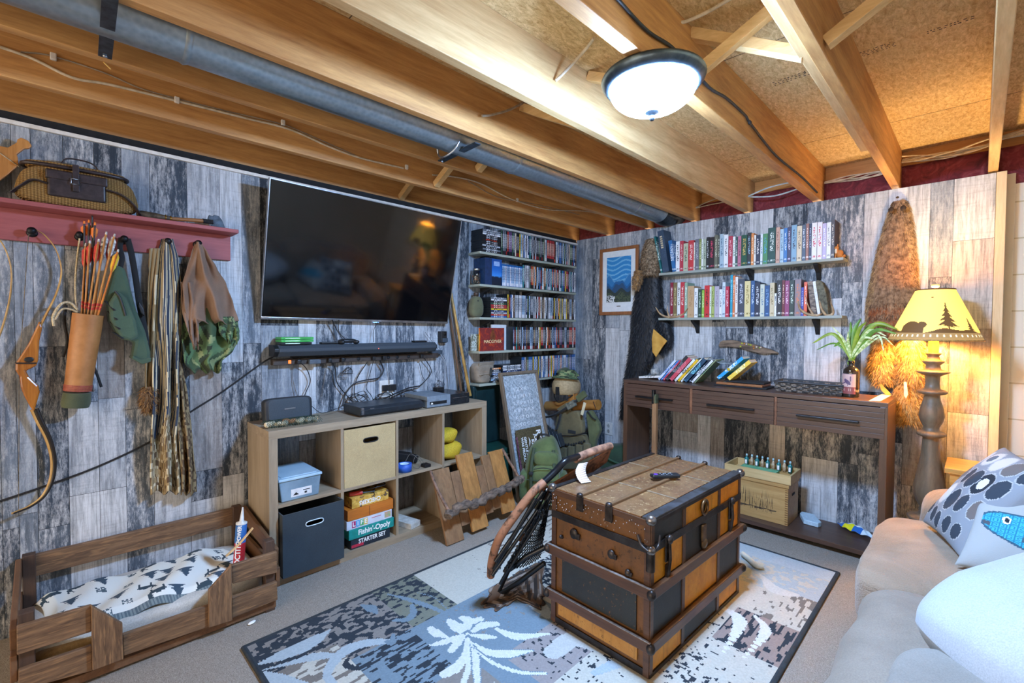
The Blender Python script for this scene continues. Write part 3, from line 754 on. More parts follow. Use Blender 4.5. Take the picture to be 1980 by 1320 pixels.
# tan hood cloth and the camouflage cloth under it
def camo(u, v):
    c = [H('#5f7a52'), H('#46593c'), H('#8f9a6a'), H('#36402f')]
    q = hsh(math.floor(u*7+1.5*sin(v*9)), math.floor(v*9+1.3*sin(u*8))); return c[int(q*4) % 4]
cm = thing('camouflage_cloth', 'green camouflage cloth hanging under the tan one at the right end of the rack', 'cloth', tuple(X(400, 720, .04)))
CAMO = painted('camouflage print', .9, None, 400)
drape([(560, 358, 440), (620, 352, 460), (655, 352, 464), (680, 354, 452), (700, 356, 430), (718, 374, 428)], .02, .05, 2.2, .8, 50, 40, .003, camo).build('cloth_panel', CAMO, cm)
drape([(612, 420, 452), (640, 424, 464), (662, 440, 460)], .06, .03, 1.2, .3, 20, 20, .003, camo).build('cloth_corner', CAMO, cm)
tn = thing('tan_cloth', 'pale brown hooded cloth gathered on the last peg of the red rack', 'cloth', tuple(X(400, 640, .06)))
TANC = cloth('tan cotton', '#a3836c', '#83654f', .95, 450, 5)
drape([(467, 378, 388), (490, 370, 402), (520, 362, 418), (550, 354, 436), (590, 356, 450), (618, 362, 458), (624, 380, 460)], .05, .05, 1.7, 2.0, 50, 40, .003).build('hood', TANC, tn)
drape([(545, 350, 372), (590, 352, 382), (640, 364, 386), (672, 374, 384)], .07, .03, 1.2, 1.0, 24, 30, .003).build('hanging_corner', TANC, tn)
tag(MB().tube(spline([X(528, 690, .02), X(505, 703, .02), X(430, 757, .012), X(363, 800, .012), X(300, 848, .012), X(200, 897, .012), X(100, 935, .012), X(-40, 982, .012)]), .0045, 8).build('extension_cord', BLK), 'long black power cord running slantwise down the left wall', 'cord')
# ================================================================ TELEVISION AND SOUND BAR
def mk_screen():
    t = NT('dark glossy screen'); return t.fin(H('#05070a'), .07, 0, .65)
SCR = mk_screen(); SILV = plain('brushed silver', '#b9bcc0', '#9a9da2', .3, .9)
tv = thing('television', 'large black flat screen television tilted forward high on the left wall', 'television', (.1, -2.23, 1.33))
TLB = V((.048, -2.865, 1.335)); TRB = V((.048, -1.607, 1.325)); UPV = V((.165, 0, .722)); UN = UPV.normalized()
RGT = (TRB-TLB).normalized(); NRM = RGT.cross(UN); NRM = NRM if NRM.x > 0 else -NRM
Mtv = Matrix((RGT, UN, NRM)).transposed().to_4x4(); Mtv.translation = TLB
TW, TH = (TRB-TLB).length, UPV.length
MB(Mtv).box(0, TW, 0, TH, -.022, 0).build('housing', BLK, tv, bevel=.004)
MB(Mtv).box(.006, TW-.006, .014, TH-.006, 0, .0022).build('screen', SCR, tv)
mb = MB(Mtv); mb.box(-.002, TW+.002, -.002, .012, -.02, .004); mb.box(-.002, TW+.002, TH-.004, TH+.001, -.02, .003); mb.box(-.002, .003, 0, TH, -.02, .003); mb.box(TW-.003, TW+.002, 0, TH, -.02, .003); mb.build('bezel', SILV, tv, bevel=.001)
text('SAMSUNG', 'maker_name', .016, plain('logo silver', '#c8ccd2', '#b0b4ba', .3, .5), Mtv @ Matrix.Translation((TW*.545, .006, .0045)), tv)
MB(Mtv).box(TW*.53, TW*.56, -.006, -.001, -.01, .001).build('status_light', emit('cold led', '#7fb6ff', 1.5), tv)
mb = MB(); mb.box(.004, .03, -2.4, -2.0, 1.5, 1.85); mb.beam((.03, -2.2, 1.8), (.14, -2.2, 1.85), .1, .03); mb.beam((.03, -2.2, 1.55), (.06, -2.2, 1.55), .1, .03); mb.build('wall_mount', BLKM, tv)
# sound bar
sa, sbb = X(540, 667, .125), X(844, 663, .125)
y0, y1, zt = sa.y, sbb.y, (sa.z+sbb.z)/2
SB = plain('sound bar grey cloth', '#3e464e', '#343b42', .75, 0, 300)
bar = thing('sound_bar', 'long dark grey sound bar fixed to the wall under the television', 'sound bar', (.07, (y0+y1)/2, zt-.07))
prof = [(.03, zt-.06), (.03, zt+.002), (.10, zt+.002), (.127, zt-.018), (.127, zt-.035), (.10, zt-.062)]
MB().prism([(p[0], p[1]) for p in prof], y0, y1, 'xz').build('body', SB, bar, bevel=.003)
MB().prism([(p[0]-.001, p[1]) for p in prof], y0-.024, y0, 'xz').build('left_end_cap', BLK, bar, bevel=.002)
MB().prism([(p[0]-.001, p[1]) for p in prof], y1, y1+.006, 'xz').build('right_end_cap', BLK, bar, bevel=.002)
MB().ell((.128, lerp(y0, y1, .57), zt-.03), (.001, .003, .002)).build('indicator_light', emit('red led', '#ff6040', 2), bar)
MB().box(.003, .032, y0+.1, y1-.1, zt-.075, zt-.01).build('bracket', BLKM, bar)
# power strips
PSM = plain('brown metal strip', '#4a403a', '#39312c', .5, .2)
ps = thing('power_strip', 'long dark power strip with an orange rocker switch below the sound bar', 'power strip', (.03, (y0+y1)/2, zt-.12))
pz0 = X(528, 695, .045).z
ya, yb = X(528, 695, .045).y, X(848, 686, .045).y
MB().box(.002, .046, ya, yb, zt-.113, zt-.078).build('housing', PSM, ps, bevel=.003)
p = X(560, 699, .046); MB().box(.046, .050, p.y-.008, p.y+.008, zt-.106, zt-.086).build('rocker_switch', emit('orange switch', '#ff7a30', .6), ps, bevel=.002)
for px in (579, 600, 637, 665, 693, 722, 751, 768, 790, 815): 
    p = X(px, 693, .046); mb = MB(); mb.lathe([(0, 0), (.012, 0), (.012, .0015), (0, .0015)], (0, 0, 0), 16, 0, Matrix.Translation((.046, p.y, zt-.095)) @ Matrix.Rotation(pi/2, 4, 'Y')); mb.build('socket', BLKM, ps)
for i, px in enumerate((577, 637, 662, 722, 742, 815)):
    p = X(px, 693, .06); tag(MB().box(.0485, .075, p.y-.011, p.y+.011, zt-.108, zt-.084).build('power_plug', BLK, bevel=.004), ['black plug nearest the orange rocker switch', 'black plug under the left third of the sound bar', 'black plug just left of the hanging looped cord', 'black plug under the middle of the sound bar', 'black plug right of the sound bar middle', 'rightmost black plug in the long power strip'][i], 'plug', 'plugs in the power strip')
p = X(608, 699, .06); tag(MB().box(.0478, .08, p.y-.035, p.y+.03, zt-.112, zt-.086).build('power_adapter', plain('grey adapter', '#56606b', '#454d56', .4), bevel=.003), 'grey mains adapter with a white label plugged in left of centre', 'adapter')
pb_ = thing('small_power_strip', 'short black switch box at the right end of the power strip', 'power box', (.03, yb+.03, zt-.08))
MB().box(.002, .04, yb-.06, yb+.04, zt-.088, zt-.060).build('housing', plain('slate plastic', '#3d4a55', '#323d47', .5), pb_, bevel=.002)
# on the sound bar
GC = plain('green game case', '#3fae4e', '#2f9440', .35); BCASE = plain('black case', '#1d2226', '#15181b', .3)
for k, (m, lab) in enumerate([(BCASE, 'black disc case at the bottom of the small stack on the sound bar'), (GC, 'lower green game case on the left end of the sound bar'), (GC, 'topmost green game case on the left end of the sound bar')]):
    z = zt+.004+k*.0145; a = X(541, 660, .09).y; mb = MB().box(.02, .115, a, a+.175-.01*(k == 0), z, z+.013); mb.box(.04, .1155, a+.02, a+.1, z+.004, z+.009, 1)
    tag(mb.build('game_case', [m, plain('case title', '#d9f2dc', '#8fd29a', .5)], bevel=.0015), lab, 'game case', 'game cases on the sound bar')
p = X(652, 660, .085); rm = tag(MB().box(.06, .10, p.y-.10, p.y+.03, zt+.003, zt+.016).build('sensor_bar', BLK, bevel=.005), 'slim black sensor bar lying on the sound bar', 'sensor bar')
p = X(672, 657, .085); gp = thing('game_controller', 'black game controller lying upon the sound bar near its middle', 'controller', (p.x, p.y, zt+.004))
MB().ell((.085, p.y, zt+.02), (.03, .055, .013), None, 0, 20, 10, .7).build('body', BLK, gp)
mb = MB(); mb.ell((.105, p.y-.045, zt+.014), (.022, .02, .012)); mb.ell((.105, p.y+.045, zt+.014), (.022, .02, .012)); mb.build('grips', BLK, gp)
p = X(812, 658, .085); tag(MB().box(.055, .10, p.y-.05, p.y+.05, zt+.003, zt+.015).build('remote_control', BLK, bevel=.005), 'black remote control on the right part of the sound bar', 'remote control')
wc = thing('wall_camera', 'small black camera box fixed on the wall at the right end of the sound bar', 'camera', tuple(X(856, 665, .04)))
p = X(856, 648, .03); MB().box(.002, .05, p.y-.025, p.y+.025, p.z-.055, p.z+.03).build('housing', BLK, wc, bevel=.004)
MB().ell((.051, p.y+.005, p.z+.01), (.004, .012, .012)).build('lens', SCR, wc); MB().box(.002, .055, p.y-.018, p.y+.03, p.z-.05, p.z-.02).build('base_block', plain('slate plastic', '#3d4a55', '#323d47', .5), wc, bevel=.003)
# cords hanging down behind the shelf unit
rc = random.Random(5)
def cord(pts, lab, r=.0028, mat=None, grp='cords under the sound bar'):
    return tag(MB().tube(spline([X(*q) if len(q) == 3 else q for q in pts]), r, 6).build('cord', mat or BLK), lab, 'cord', grp)
GRYC = plain('grey cord', '#6a6258', '#564f47', .6)
cord([(577, 698, .06), (592, 712, .04), (600, 735, .03), (592, 757, .04), (584, 775, .06)], 'black cord dropping from the strip behind the black speaker')
cord([(641, 700, .06), (648, 712, .04), (652, 740, .03), (672, 766, .03), (690, 785, .05)], 'black cord falling from the left third of the strip to the shelf top', .003)
cord([(567, 703, .02), (566, 730, .014), (570, 750, .02), (577, 770, .03)], 'thin brown cord along the wall left of the speaker', .0015, GRYC)
cord([(632, 706, .014), (626, 740, .012), (622, 768, .02)], 'thin pale cord against the wall between speaker and player', .0013, GRYC)
cord([(735, 697, .05), (741, 716, .03), (732, 730, .03), (705, 735, .03), (684, 742, .03), (668, 762, .03), (662, 785, .05)], 'thick black cord looping left under the sound bar middle', .0042)
cord([(710, 700, .05), (690, 732, .03), (685, 760, .03), (695, 780, .05)], 'straight black cord slanting left beside the thick loop', .003)
cord([(722, 698, .05), (712, 735, .03), (708, 750, .03), (718, 765, .03), (724, 778, .05)], 'thin black cord hanging straight below the bar middle', .002)
cord([(752, 696, .05), (752, 720, .02), (753, 742, .02)], 'short black cord hanging to the white outlet plate', .002)
cord([(820, 692, .05), (832, 710, .04), (833, 722, .03), (820, 738, .03), (811, 746, .03)], 'black cord bowing right from the last plug', .0032)
cord([(811, 702, .03), (816, 725, .02), (821, 734, .02)], 'short slanting cord left of the bowed one', .002)
cord([(822, 620+22, .03), (858, 690, .03), (862, 705, .02), (866, 740, .015), (866, 760, .03)], 'thin cord dropping from the wall camera', .0014)
cord([(811, 746, .03), (790, 750, .04), (770, 758, .05), (748, 768, .06), (728, 776, .07), (712, 780, .1)], 'thick black cord lying along the shelf top behind the player', .0045)
cord([(642, 618, .06), (650, 635, .05), (662, 655, .07)], 'black cable coming down from the television to the sound bar', .0035)
cord([(655, 618, .06), (655, 640, .05), (668, 656, .07)], 'second black cable from the television, right beside the thicker one', .0025)
cord([(731, 622, .05), (722, 640, .03), (722, 661, .06)], 'single black wire from the television to the middle of the bar', .0018)
cord([(600, 783, .13), (622, 798, .15), (650, 790, .14), (672, 780, .1)], 'black cord sagging across the shelf top right of the speaker', .002)
def loopy(c, n, r, x, seed, lab, rad=.002, mat=None):
    rg = random.Random(seed); q = []
    c0 = X(c[0], c[1], x)
    for k in range(n*5): a = k*2*pi/5+rg.uniform(-.4, .4); rr = r*rg.uniform(.5, 1.2); q.append(V((max(.012, x+.03*rg.uniform(-1, 1)), c0.y+rr*1.5*cos(a)+rg.uniform(-.02, .02), max(.786, c0.z+rr*sin(a)))))
    tag(MB().tube(spline(q, 5), rad, 6).build('cord_tangle', mat or BLK), lab, 'cord', 'tangled cords on the shelf unit')
loopy((672, 715), 3, .022, .05, 3, 'small coil of cord tied below the left part of the strip', .0016)
loopy((692, 770), 5, .04, .06, 4, 'dense knot of black cords left of the white outlet')
loopy((745, 770), 5, .045, .07, 8, 'tangle of black cords behind the disc player')
loopy((790, 762), 4, .04, .07, 9, 'tangle of black cords behind the grey console')
loopy((850, 745), 2, .035, .05, 10, 'thin wire loop standing behind the black end of the console', .0013)
WHT = plain('white plastic', '#e4e2dc', '#d0cec8', .4)
p = X(748, 752, .006); wo = thing('wall_outlet', 'white cable outlet plate on the left wall behind the disc player', 'outlet', (0.003, p.y, p.z-.05))
MB().box(.0015, .008, p.y-.055, p.y+.05, p.z-.06, p.z+.06).build('plate', WHT, wo, bevel=.002); MB().box(.008, .03, p.y+.01, p.y+.06, p.z-.01, p.z+.03).build('plug', BLK, wo, bevel=.004); MB().box(.008, .03, p.y-.04, p.y+.0, p.z-.01, p.z+.03).build('plug', BLK, wo, bevel=.004)
# ================================================================ DISC SHELVES BY THE CORNER
GREYW = wood('grey green shelf', '#b7bdae', '#878e80', 'y', 1, .6)
ORD = ['first', 'second', 'third', 'fourth', 'fifth', 'sixth', 'seventh', 'eighth', 'ninth', 'tenth', 'eleventh', 'twelfth', 'thirteenth', 'fourteenth', 'fifteenth', 'sixteenth', 'seventeenth', 'eighteenth', 'nineteenth']
TENS = ['', '', 'twenty', 'thirty', 'forty', 'fifty', 'sixty', 'seventy']
TENO = ['', '', 'twentieth', 'thirtieth', 'fortieth', 'fiftieth', 'sixtieth', 'seventieth']
def ordn(n):
    if n < 20: return ORD[n-1]
    return TENO[n//10] if n % 10 == 0 else TENS[n//10]+'-'+ORD[n % 10-1]
def spine_mat(name, c, c2, c3=None, rough=.35, s=1.0):
    """printed spine: a title band of marks on the ground colour"""
    if name in MATS: return MATS[name]
    t = NT(name); g = t.coord((1, 1, 1), (0, 0, 0), 'Generated'); o = t.coord()
    sx = t.new('ShaderNodeSeparateXYZ'); t.l(g, sx.inputs[0]); z = sx.outputs[2]
    band = t.math('MULTIPLY', t.math('GREATER_THAN', z, .28), t.math('LESS_THAN', z, .86))
    n = t.noise(t.coord((3, 3, 1)), 170*s, 1, .4); marks = t.math('MULTIPLY', t.step(n, .5, .56), band)
    col = t.mix(marks, H(c), H(c2))
    if c3:
        b2 = t.math('LESS_THAN', z, .16); col = t.mix(b2, col, H(c3))
    MATS[name] = t.fin(col, rough); return MATS[name]
SN = ['black', 'white', 'blue', 'red', 'silver', 'orange', 'dark blue', 'brown', 'pale blue', 'dark green', 'yellow', 'purple', 'grey', 'cream', 'teal', 'black and red']
SC = [('#1c1f24', '#c9ccd0', '#8d1f22'), ('#e9ebee', '#26303c', None), ('#2f66a8', '#e8ecf2', None), ('#b83232', '#f0e2c8', '#1b1b1f'), ('#b3bac2', '#2b2f38', None), ('#dd7a2c', '#fff2d8', '#3a2016'),
      ('#20355c', '#c8d2e6', '#d8dde6'), ('#5c4232', '#dcc9a8', None), ('#a9c6de', '#1f3350', '#e8eef4'), ('#2d5240', '#d8e2c8', None), ('#e2c23a', '#2a2a2a', None), ('#6b4a78', '#e6dced', '#22202a'),
      ('#6e7780', '#e6e8ea', '#22262b'), ('#e0d6bf', '#7b2f28', None), ('#2f8a8f', '#eef4f2', None), ('#25211f', '#d8452f', '#d8452f')]
SM = [spine_mat('spine '+SN[i], *SC[i]) for i in range(16)]
CASE = plain('case plastic', '#202529', '#17191c', .3)
CASEB = plain('blue case plastic', '#2a6fb4', '#1f5a98', .25)
SHZ = [1.872, 1.626, 1.375, 1.116, .866]; SROW = ['top', 'second', 'middle', 'fourth', 'lowest']
SHY0 = -1.372
for k, z in enumerate(SHZ):
    s_ = thing('wall_shelf', 'grey green board shelf, %s of the five disc shelves beside the corner' % SROW[k], 'shelf', (0.07, -.78, z-.02), 'disc shelves')
    MB().box(.0015, .14, SHY0, -.182, z-.018, z).build('board', GREYW, s_, bevel=.0015)
    for y in (-1.24, -.76, -.40):
        MB().prism([(.0015, z-.018), (.12, z-.018), (.118, z-.028), (.03, z-.06), (.012, z-.10), (.0015, z-.11)], y-.011, y+.011, 'xz').build('bracket', BLKM, s_, bevel=.001)
def case_mesh(mi, h=.190, d=.135, w=.0142, blu=False):
    mb = MB().box(.006, .006+d, 0, w, 0, h, 1); mb.box(.006+d-.001, .006+d+.0004, .0012, w-.0012, .003, h-.003, 0)
    if blu: mb.box(.006+d-.002, .006+d+.0006, 0, w, h-.014, h, 1)
    o = mb.build('disc_case', [SM[mi], CASEB if blu else CASE]); return o
PROTO = {}
def place_case(mi, y, z, tilt, label, group, blu=False, name='disc_case', rx=0):
    key = (mi, blu)
    if key in PROTO: o = PROTO[key].copy(); COL.objects.link(o)
    else: o = case_mesh(mi, .172 if blu else .19, .132, .0142, blu); PROTO[key] = o; o['base'] = 0
    if 'base' in o: del o['base']
    o.location = (.0745+.002*hsh(y, z), y, z+.0003); o.rotation_euler = (tilt, 0, 0)
    tag(o, label, 'disc case', group); return o
rg = random.Random(23)
T = .0166
row_start = [X(969, 480, .14).y, X(971, 540, .14).y, X(981, 600, .14).y, X(992, 650, .14).y, X(1008, 700, .14).y]
pal = [[0, 0, 6, 2, 1, 12, 4, 13, 3, 0, 8, 9], [2, 8, 1, 4, 8, 12, 6, 1, 3, 5, 14, 8], [10, 8, 1, 4, 12, 0, 1, 12, 7, 4, 1, 0], [0, 0, 15, 12, 7, 0, 5, 1, 8, 3, 0, 6], [2, 1, 10, 8, 5, 2, 4, 1, 11, 2, 9, 8]]
lastr = [None, None, 5, 3, None]
for k in range(5):
    y = row_start[k]; i = 1
    while y < -.197-T*.2:
        mi = pal[k][int(rg.random()*12)] if rg.random() < .75 else rg.randrange(16)
        blu = (k == 1 and i <= 14)
        if blu: mi = 8 if i % 3 else 1
        if k == 3 and y > -.30: mi = 3 if rg.random() < .7 else 1
        if k == 0 and -.62 < y < -.52: mi = 3
        if k == 4 and rg.random() < .25: mi = 2
        place_case(mi, y+.007, SHZ[k], rg.uniform(-.012, .012), '%s disc case, %s from the left on the %s disc shelf' % (SN[mi], ordn(i), SROW[k]), 'disc cases on the %s disc shelf' % SROW[k], blu)
        y += T+(.003 if rg.random() < .08 else 0); i += 1
def stack(y0, y1, z, n, lab, cols, h=.0145, x1=.139):
    for j in range(n):
        mi = cols[j % len(cols)]; yy = rg.uniform(-.003, .003)
        key = ('flat', mi)
        if key in PROTO: o = PROTO[key].copy(); COL.objects.link(o)
        else:
            mb = MB().box(.006, x1-.001, 0, y1-y0, 0, h-.0006, 1); mb.box(x1-.002, x1, .003, y1-y0-.003, .0015, h-.002, 0)
            o = mb.build('disc_case', [FM[mi], CASE]); PROTO[key] = o
        o.location = (.0725, (y0+y1)/2+yy, z+.0004+j*h)
        tag(o, '%s disc case, %s up in the flat stack %s' % (SN[mi], ordn(j+1), lab), 'disc case', 'disc cases stacked flat')
def flat_mat(i):
    t = NT('flat spine '+SN[i]); n = t.noise(t.coord((1, 1, 2.5)), 110, 1, .4); g = t.coord(out='Generated'); sx = t.new('ShaderNodeSeparateXYZ'); t.l(g, sx.inputs[0]); y = sx.outputs[1]
    band = t.math('MULTIPLY', t.math('GREATER_THAN', y, .2), t.math('LESS_THAN', y, .8))
    return t.fin(t.mix(t.math('MULTIPLY', t.step(n, .5, .55), band), H(SC[i][0]), H(SC[i][1])), .35)
FM = [flat_mat(i) for i in range(16)]
stack(X(933, 470, .14).y, row_start[0]-.004, SHZ[0], 12, 'on the top shelf', [0, 12, 0, 4, 0, 0, 15, 0, 0, 1, 4, 12])
PROTO = {k: v for k, v in PROTO.items() if k[0] != 'flat'}
stack(X(949, 600, .14).y, row_start[2]-.004, SHZ[2], 11, 'on the middle shelf', [2, 3, 4, 6, 10, 3, 3, 9, 0, 1, 12])
PROTO = {k: v for k, v in PROTO.items() if k[0] != 'flat'}
stack(X(972, 700, .14).y, row_start[4]-.004, SHZ[4], 9, 'on the lowest shelf', [8, 6, 2, 14, 3, 6, 1, 4, 1])
PROTO = {k: v for k, v in PROTO.items() if k[0] != 'flat'}
# extra flat cases left of it (dark, orange topped)
stack(X(957, 700, .14).y-.035, X(971, 700, .14).y, SHZ[4], 8, 'by the pouch', [0, 8, 12, 0, 2, 12, 0, 5], x1=.12)
# blue box set, gold title card, white case, mottled card
p = X(950, 520, .13).y; q = X(970, 520, .13).y-.006
bx = thing('box_set', 'tall blue box set standing left of the blue cases on the second disc shelf', 'box set', (.07, p, SHZ[1]))
def mk_bluebox():
    t = NT('blue night cover'); g = t.coord(out='Generated'); sx = t.new('ShaderNodeSeparateXYZ'); t.l(g, sx.inputs[0]); n = t.noise(t.coord(), 30, 3)
    z = t.math('ADD', sx.outputs[2], t.math('MULTIPLY', n, .12))
    return t.fin(t.ramp(z, [(.0, H('#101c2c')), (.36, H('#132238')), (.42, H('#3f8fe0')), (.62, H('#1f6cc4')), (1, H('#1b4f96'))]), .3)
MB().box(.004, .136, p-.07, q, SHZ[1], SHZ[1]+.205).build('slipcase', plain('navy slipcase', '#1d3a63', '#152a4a', .3), bx, bevel=.001)
MB().box(.136, .138, p, q-.001, SHZ[1]+.001, SHZ[1]+.204).build('front_cover', mk_bluebox(), bx)
MB().box(.138, .1384, p+.02, q-.025, SHZ[1]+.15, SHZ[1]+.185).build('title_patch', plain('cover lettering', '#b8cdea', '#5f8fd0', .5, 0, 200), bx)
p = X(931, 655, .145).y; q = X(976, 655, .145).y
def mk_fire():
    t = NT('fiery cover'); g = t.coord(out='Generated'); m = t.new('ShaderNodeMapping'); m.inputs['Location'].default_value = (0, -.5, -.42); t.l(g, m.inputs[0])
    gr = t.new('ShaderNodeTexGradient', gradient_type='SPHERICAL'); t.l(m.outputs[0], gr.inputs[0]); n = t.noise(t.coord(), 30, 4, .6, 1)
    f = t.math('ADD', t.math('MULTIPLY', gr.outputs['Fac'], .8), t.math('MULTIPLY', n, .45))
    return t.fin(t.ramp(f, [(.22, H('#7d2a2a')), (.34, H('#c8481f')), (.46, H('#f08a22')), (.60, H('#fbd45a')), (.78, H('#fff4d6'))]), .3)
fx = thing('box_set', 'flame coloured box set facing out on the fourth disc shelf with a pale title', 'box set', (.13, p, SHZ[3]))
hh = .178
MB().box(.112, .1385, p, q, SHZ[3], SHZ[3]+hh).build('slipcase', mk_fire(), fx, bevel=.001)
text('MACGYVER', 'title', .036, plain('gold title', '#ffe9b0', '#ffe0a0', .4), frame((.1388, (p+q)/2, SHZ[3]+.072), (0, 1, 0), (0, 0, 1)), fx)
MB().prism([(-.02, 0), (.02, 0), (.03, .04), (.018, .06), (.012, .085), (0, .095), (-.012, .085), (-.018, .06), (-.03, .04)], .1386, .1389, 'yz', 0, Matrix.Translation((0, (p+q)/2, SHZ[3]+.078))).build('figure', plain('brown figure', '#8a4a24', '#5c2d18', .5), fx)
q2 = X(991, 650, .13).y
MB_ = MB().box(.045, .060, q-.06, q2-.004, SHZ[3], SHZ[3]+.205)
tag(MB_.build('picture_book', plain('white cover with dark sketches', '#e4e7ea', '#5c6167', .4, 0, 22, (.33, .40))), 'white covered case with dark marks half hidden behind the fiery box set', 'case')
p = X(906, 650, .05).y; q = X(929, 650, .05).y
tag(MB().box(.05, .062, p+.02, q+.06, SHZ[3], SHZ[3]+.13).build('mottled_card', plain('mottled card', '#cdd3cb', '#6b705c', .5, 0, 90, (.42, .55))), 'speckled grey card leaning at the left end of the fourth disc shelf', 'card')
# jar
GL = glass('clear glass', '#eef6f6')
j = X(921, 540, .07); jr = thing('glass_jar', 'small glass jar of mixed bits with a metal lid on the second disc shelf', 'jar', (.07, j.y, SHZ[1]))
prof = [(0, .001), (.030, .001), (.035, .008), (.036, .075), (.034, .092), (.026, .104), (.026, .116), (.0235, .116), (.0235, .104), (.031, .090), (.033, .075), (.032, .010), (.028, .004), (0, .004)]
MB().lathe(prof, (.07, j.y, SHZ[1]), 28).build('glass', GL, jr)
mb = MB(); mb.lathe([(0, .122), (.027, .122), (.0285, .119), (.0285, .106), (.027, .105), (0, .105)], (.07, j.y, SHZ[1]), 28); mb.build('lid', plain('tin', '#c5c8c6', '#999c9a', .3, 1), jr)
mb = MB()
for _ in range(70): mb.ell((.07+rg.uniform(-.02, .02), j.y+rg.uniform(-.02, .02), SHZ[1]+.009+rg.uniform(0, .06)), rg.uniform(.003, .006), None, rg.randrange(3), 6, 4)
o = mb.build('contents', [plain('pale bits', '#d8cfc0', '#8a7e70'), plain('dark bits', '#4a4a4a'), plain('rust bits', '#a3512c')], jr); o['kind'] = 'stuff'
# canteen
c = X(919, 580, .06); OLV = cloth('olive canteen felt', '#77795a', '#5c5e45', .9, 400)
cn = thing('canteen', 'olive canvas covered canteen at the left end of the middle disc shelf', 'canteen', (.07, c.y, SHZ[2]))
def cf(p): k = 1-.22*max(0, p.z)/.07; return V((p.x, p.y*k, p.z))
MB().ell((.07, c.y, SHZ[2]+.082), (.036, .060, .080), None, 0, 32, 16, .6, cf).build('cover', OLV, cn)
MB().lathe([(0, .152), (.018, .152), (.018, .165), (.021, .166), (.021, .186), (.018, .190), (0, .190)], (.07, c.y, SHZ[2]), 20).build('cap', plain('brown cap', '#4c3a2e', '#33261e', .5), cn)
mb = MB(); mb.ell((.104, c.y-.01, SHZ[2]+.125), (.003, .006, .006)); mb.build('snap', BLKM, cn)
# canvas pouch
c = X(938, 710, .08); KHA = cloth('worn khaki canvas', '#a89a86', '#7c7060', .95, 350, 14)
pc = thing('canvas_pouch', 'worn khaki canvas pouch with flap at the left end of the lowest disc shelf', 'pouch', (.08, c.y-.02, SHZ[4]))
pf = lambda p: V((p.x+.006*sin(p.z*40), p.y*(1+.08*sin(p.z*30)), p.z))
MB().ell((.075, c.y-.03, SHZ[4]+.082), (.055, .085, .081), None, 0, 36, 18, .5, pf).build('bag', KHA, pc)
MB().grid(lambda u, v: (.075+.060*cos(v*1.5)**.5 if v < 1 else .132, c.y-.03+(u-.5)*(.160-.03*v*v)+.0, SHZ[4]+.168-.105*v**2+.012*sin(u*pi)*(v-.4)), 16, 14, thick=.004).build('flap', KHA, pc)
mb = MB(); mb.box(.130, .137, c.y+.0, c.y+.022, SHZ[4]+.06, SHZ[4]+.12); mb.build('strap', plain('dark strap', '#4a4a44', '#33332f'), pc, bevel=.002)

# bamboo poles and walking stick leaning in the corner of the shelf unit
BAM = plain('bamboo', '#c09a55', '#8a6428', .35, 0, 9)
def pole(a, b, r0, r1, mat, name, label, cat, nodes=0):
    a, b = V(a), V(b); P = [lerp(a, b, i/24) for i in range(25)]; R_ = []
    for i in range(25): R_.append(lerp(r0, r1, i/24)*(1.14 if nodes and i % nodes == 0 else 1))
    return tag(MB().tube(P, R_, 12).build(name, mat), label, cat)
a, b = X(909, 772, .11), X(872, 566, .02); a.z = .782
pole(a, b, .012, .009, BAM, 'bamboo_pole', 'golden bamboo pole leaning on the wall at the right of the television', 'pole', 4)
a, b = X(893, 768, .06), X(868, 590, .015); a.z = .782
pole(a, b, .011, .008, wood('weathered pole', '#7a5a3c', '#3f2c1e', 'z', 1), 'walking_stick', 'dark weathered stick leaning just left of the golden bamboo pole', 'stick', 0)
# ================================================================ CUBE SHELF UNIT AND CONTENTS
OAK = wood('grey oak laminate', '#ad9a80', '#75654f', 'y', 1.1, .55, 1, 0, (.2, .7)); OAKZ = wood('grey oak upright', '#ad9a80', '#75654f', 'z', 1.1, .55, 1, 0, (.2, .7))
UX0, UX1, UY0, UY1, UH = .028, .365, -2.930, -1.501, .779
un = thing('cube_shelf_unit', 'low grey oak shelf unit of eight open cubes standing against the left wall', 'shelf unit', (.2, -2.2, 0))
MB().box(UX0, UX1, UY0, UY1, UH-.042, UH).build('top_board', OAK, un, bevel=.001)
MB().box(UX0, UX1, UY0, UY1, 0, .045).build('bottom_board', OAK, un, bevel=.001)
MB().box(UX0, UX1, UY0, UY0+.042, .045, UH-.042).build('side_panel', OAKZ, un, bevel=.001)
MB().box(UX0, UX1, UY1-.042, UY1, .045, UH-.042).build('side_panel', OAKZ, un, bevel=.001)
iw = (UY1-UY0-.084-3*.017)/4; cy = []
for k in range(4):
    y = UY0+.042+k*(iw+.017); cy.append((y, y+iw))
    if k < 3: MB().box(UX0, UX1-.002, y+iw, y+iw+.017, .045, UH-.042).build('divider', OAKZ, un, bevel=.0008)
    MB().box(UX0, UX1-.003, y, y+iw, .386, .403).build('shelf', OAK, un, bevel=.0008)
ZT, ZB = .403, .045
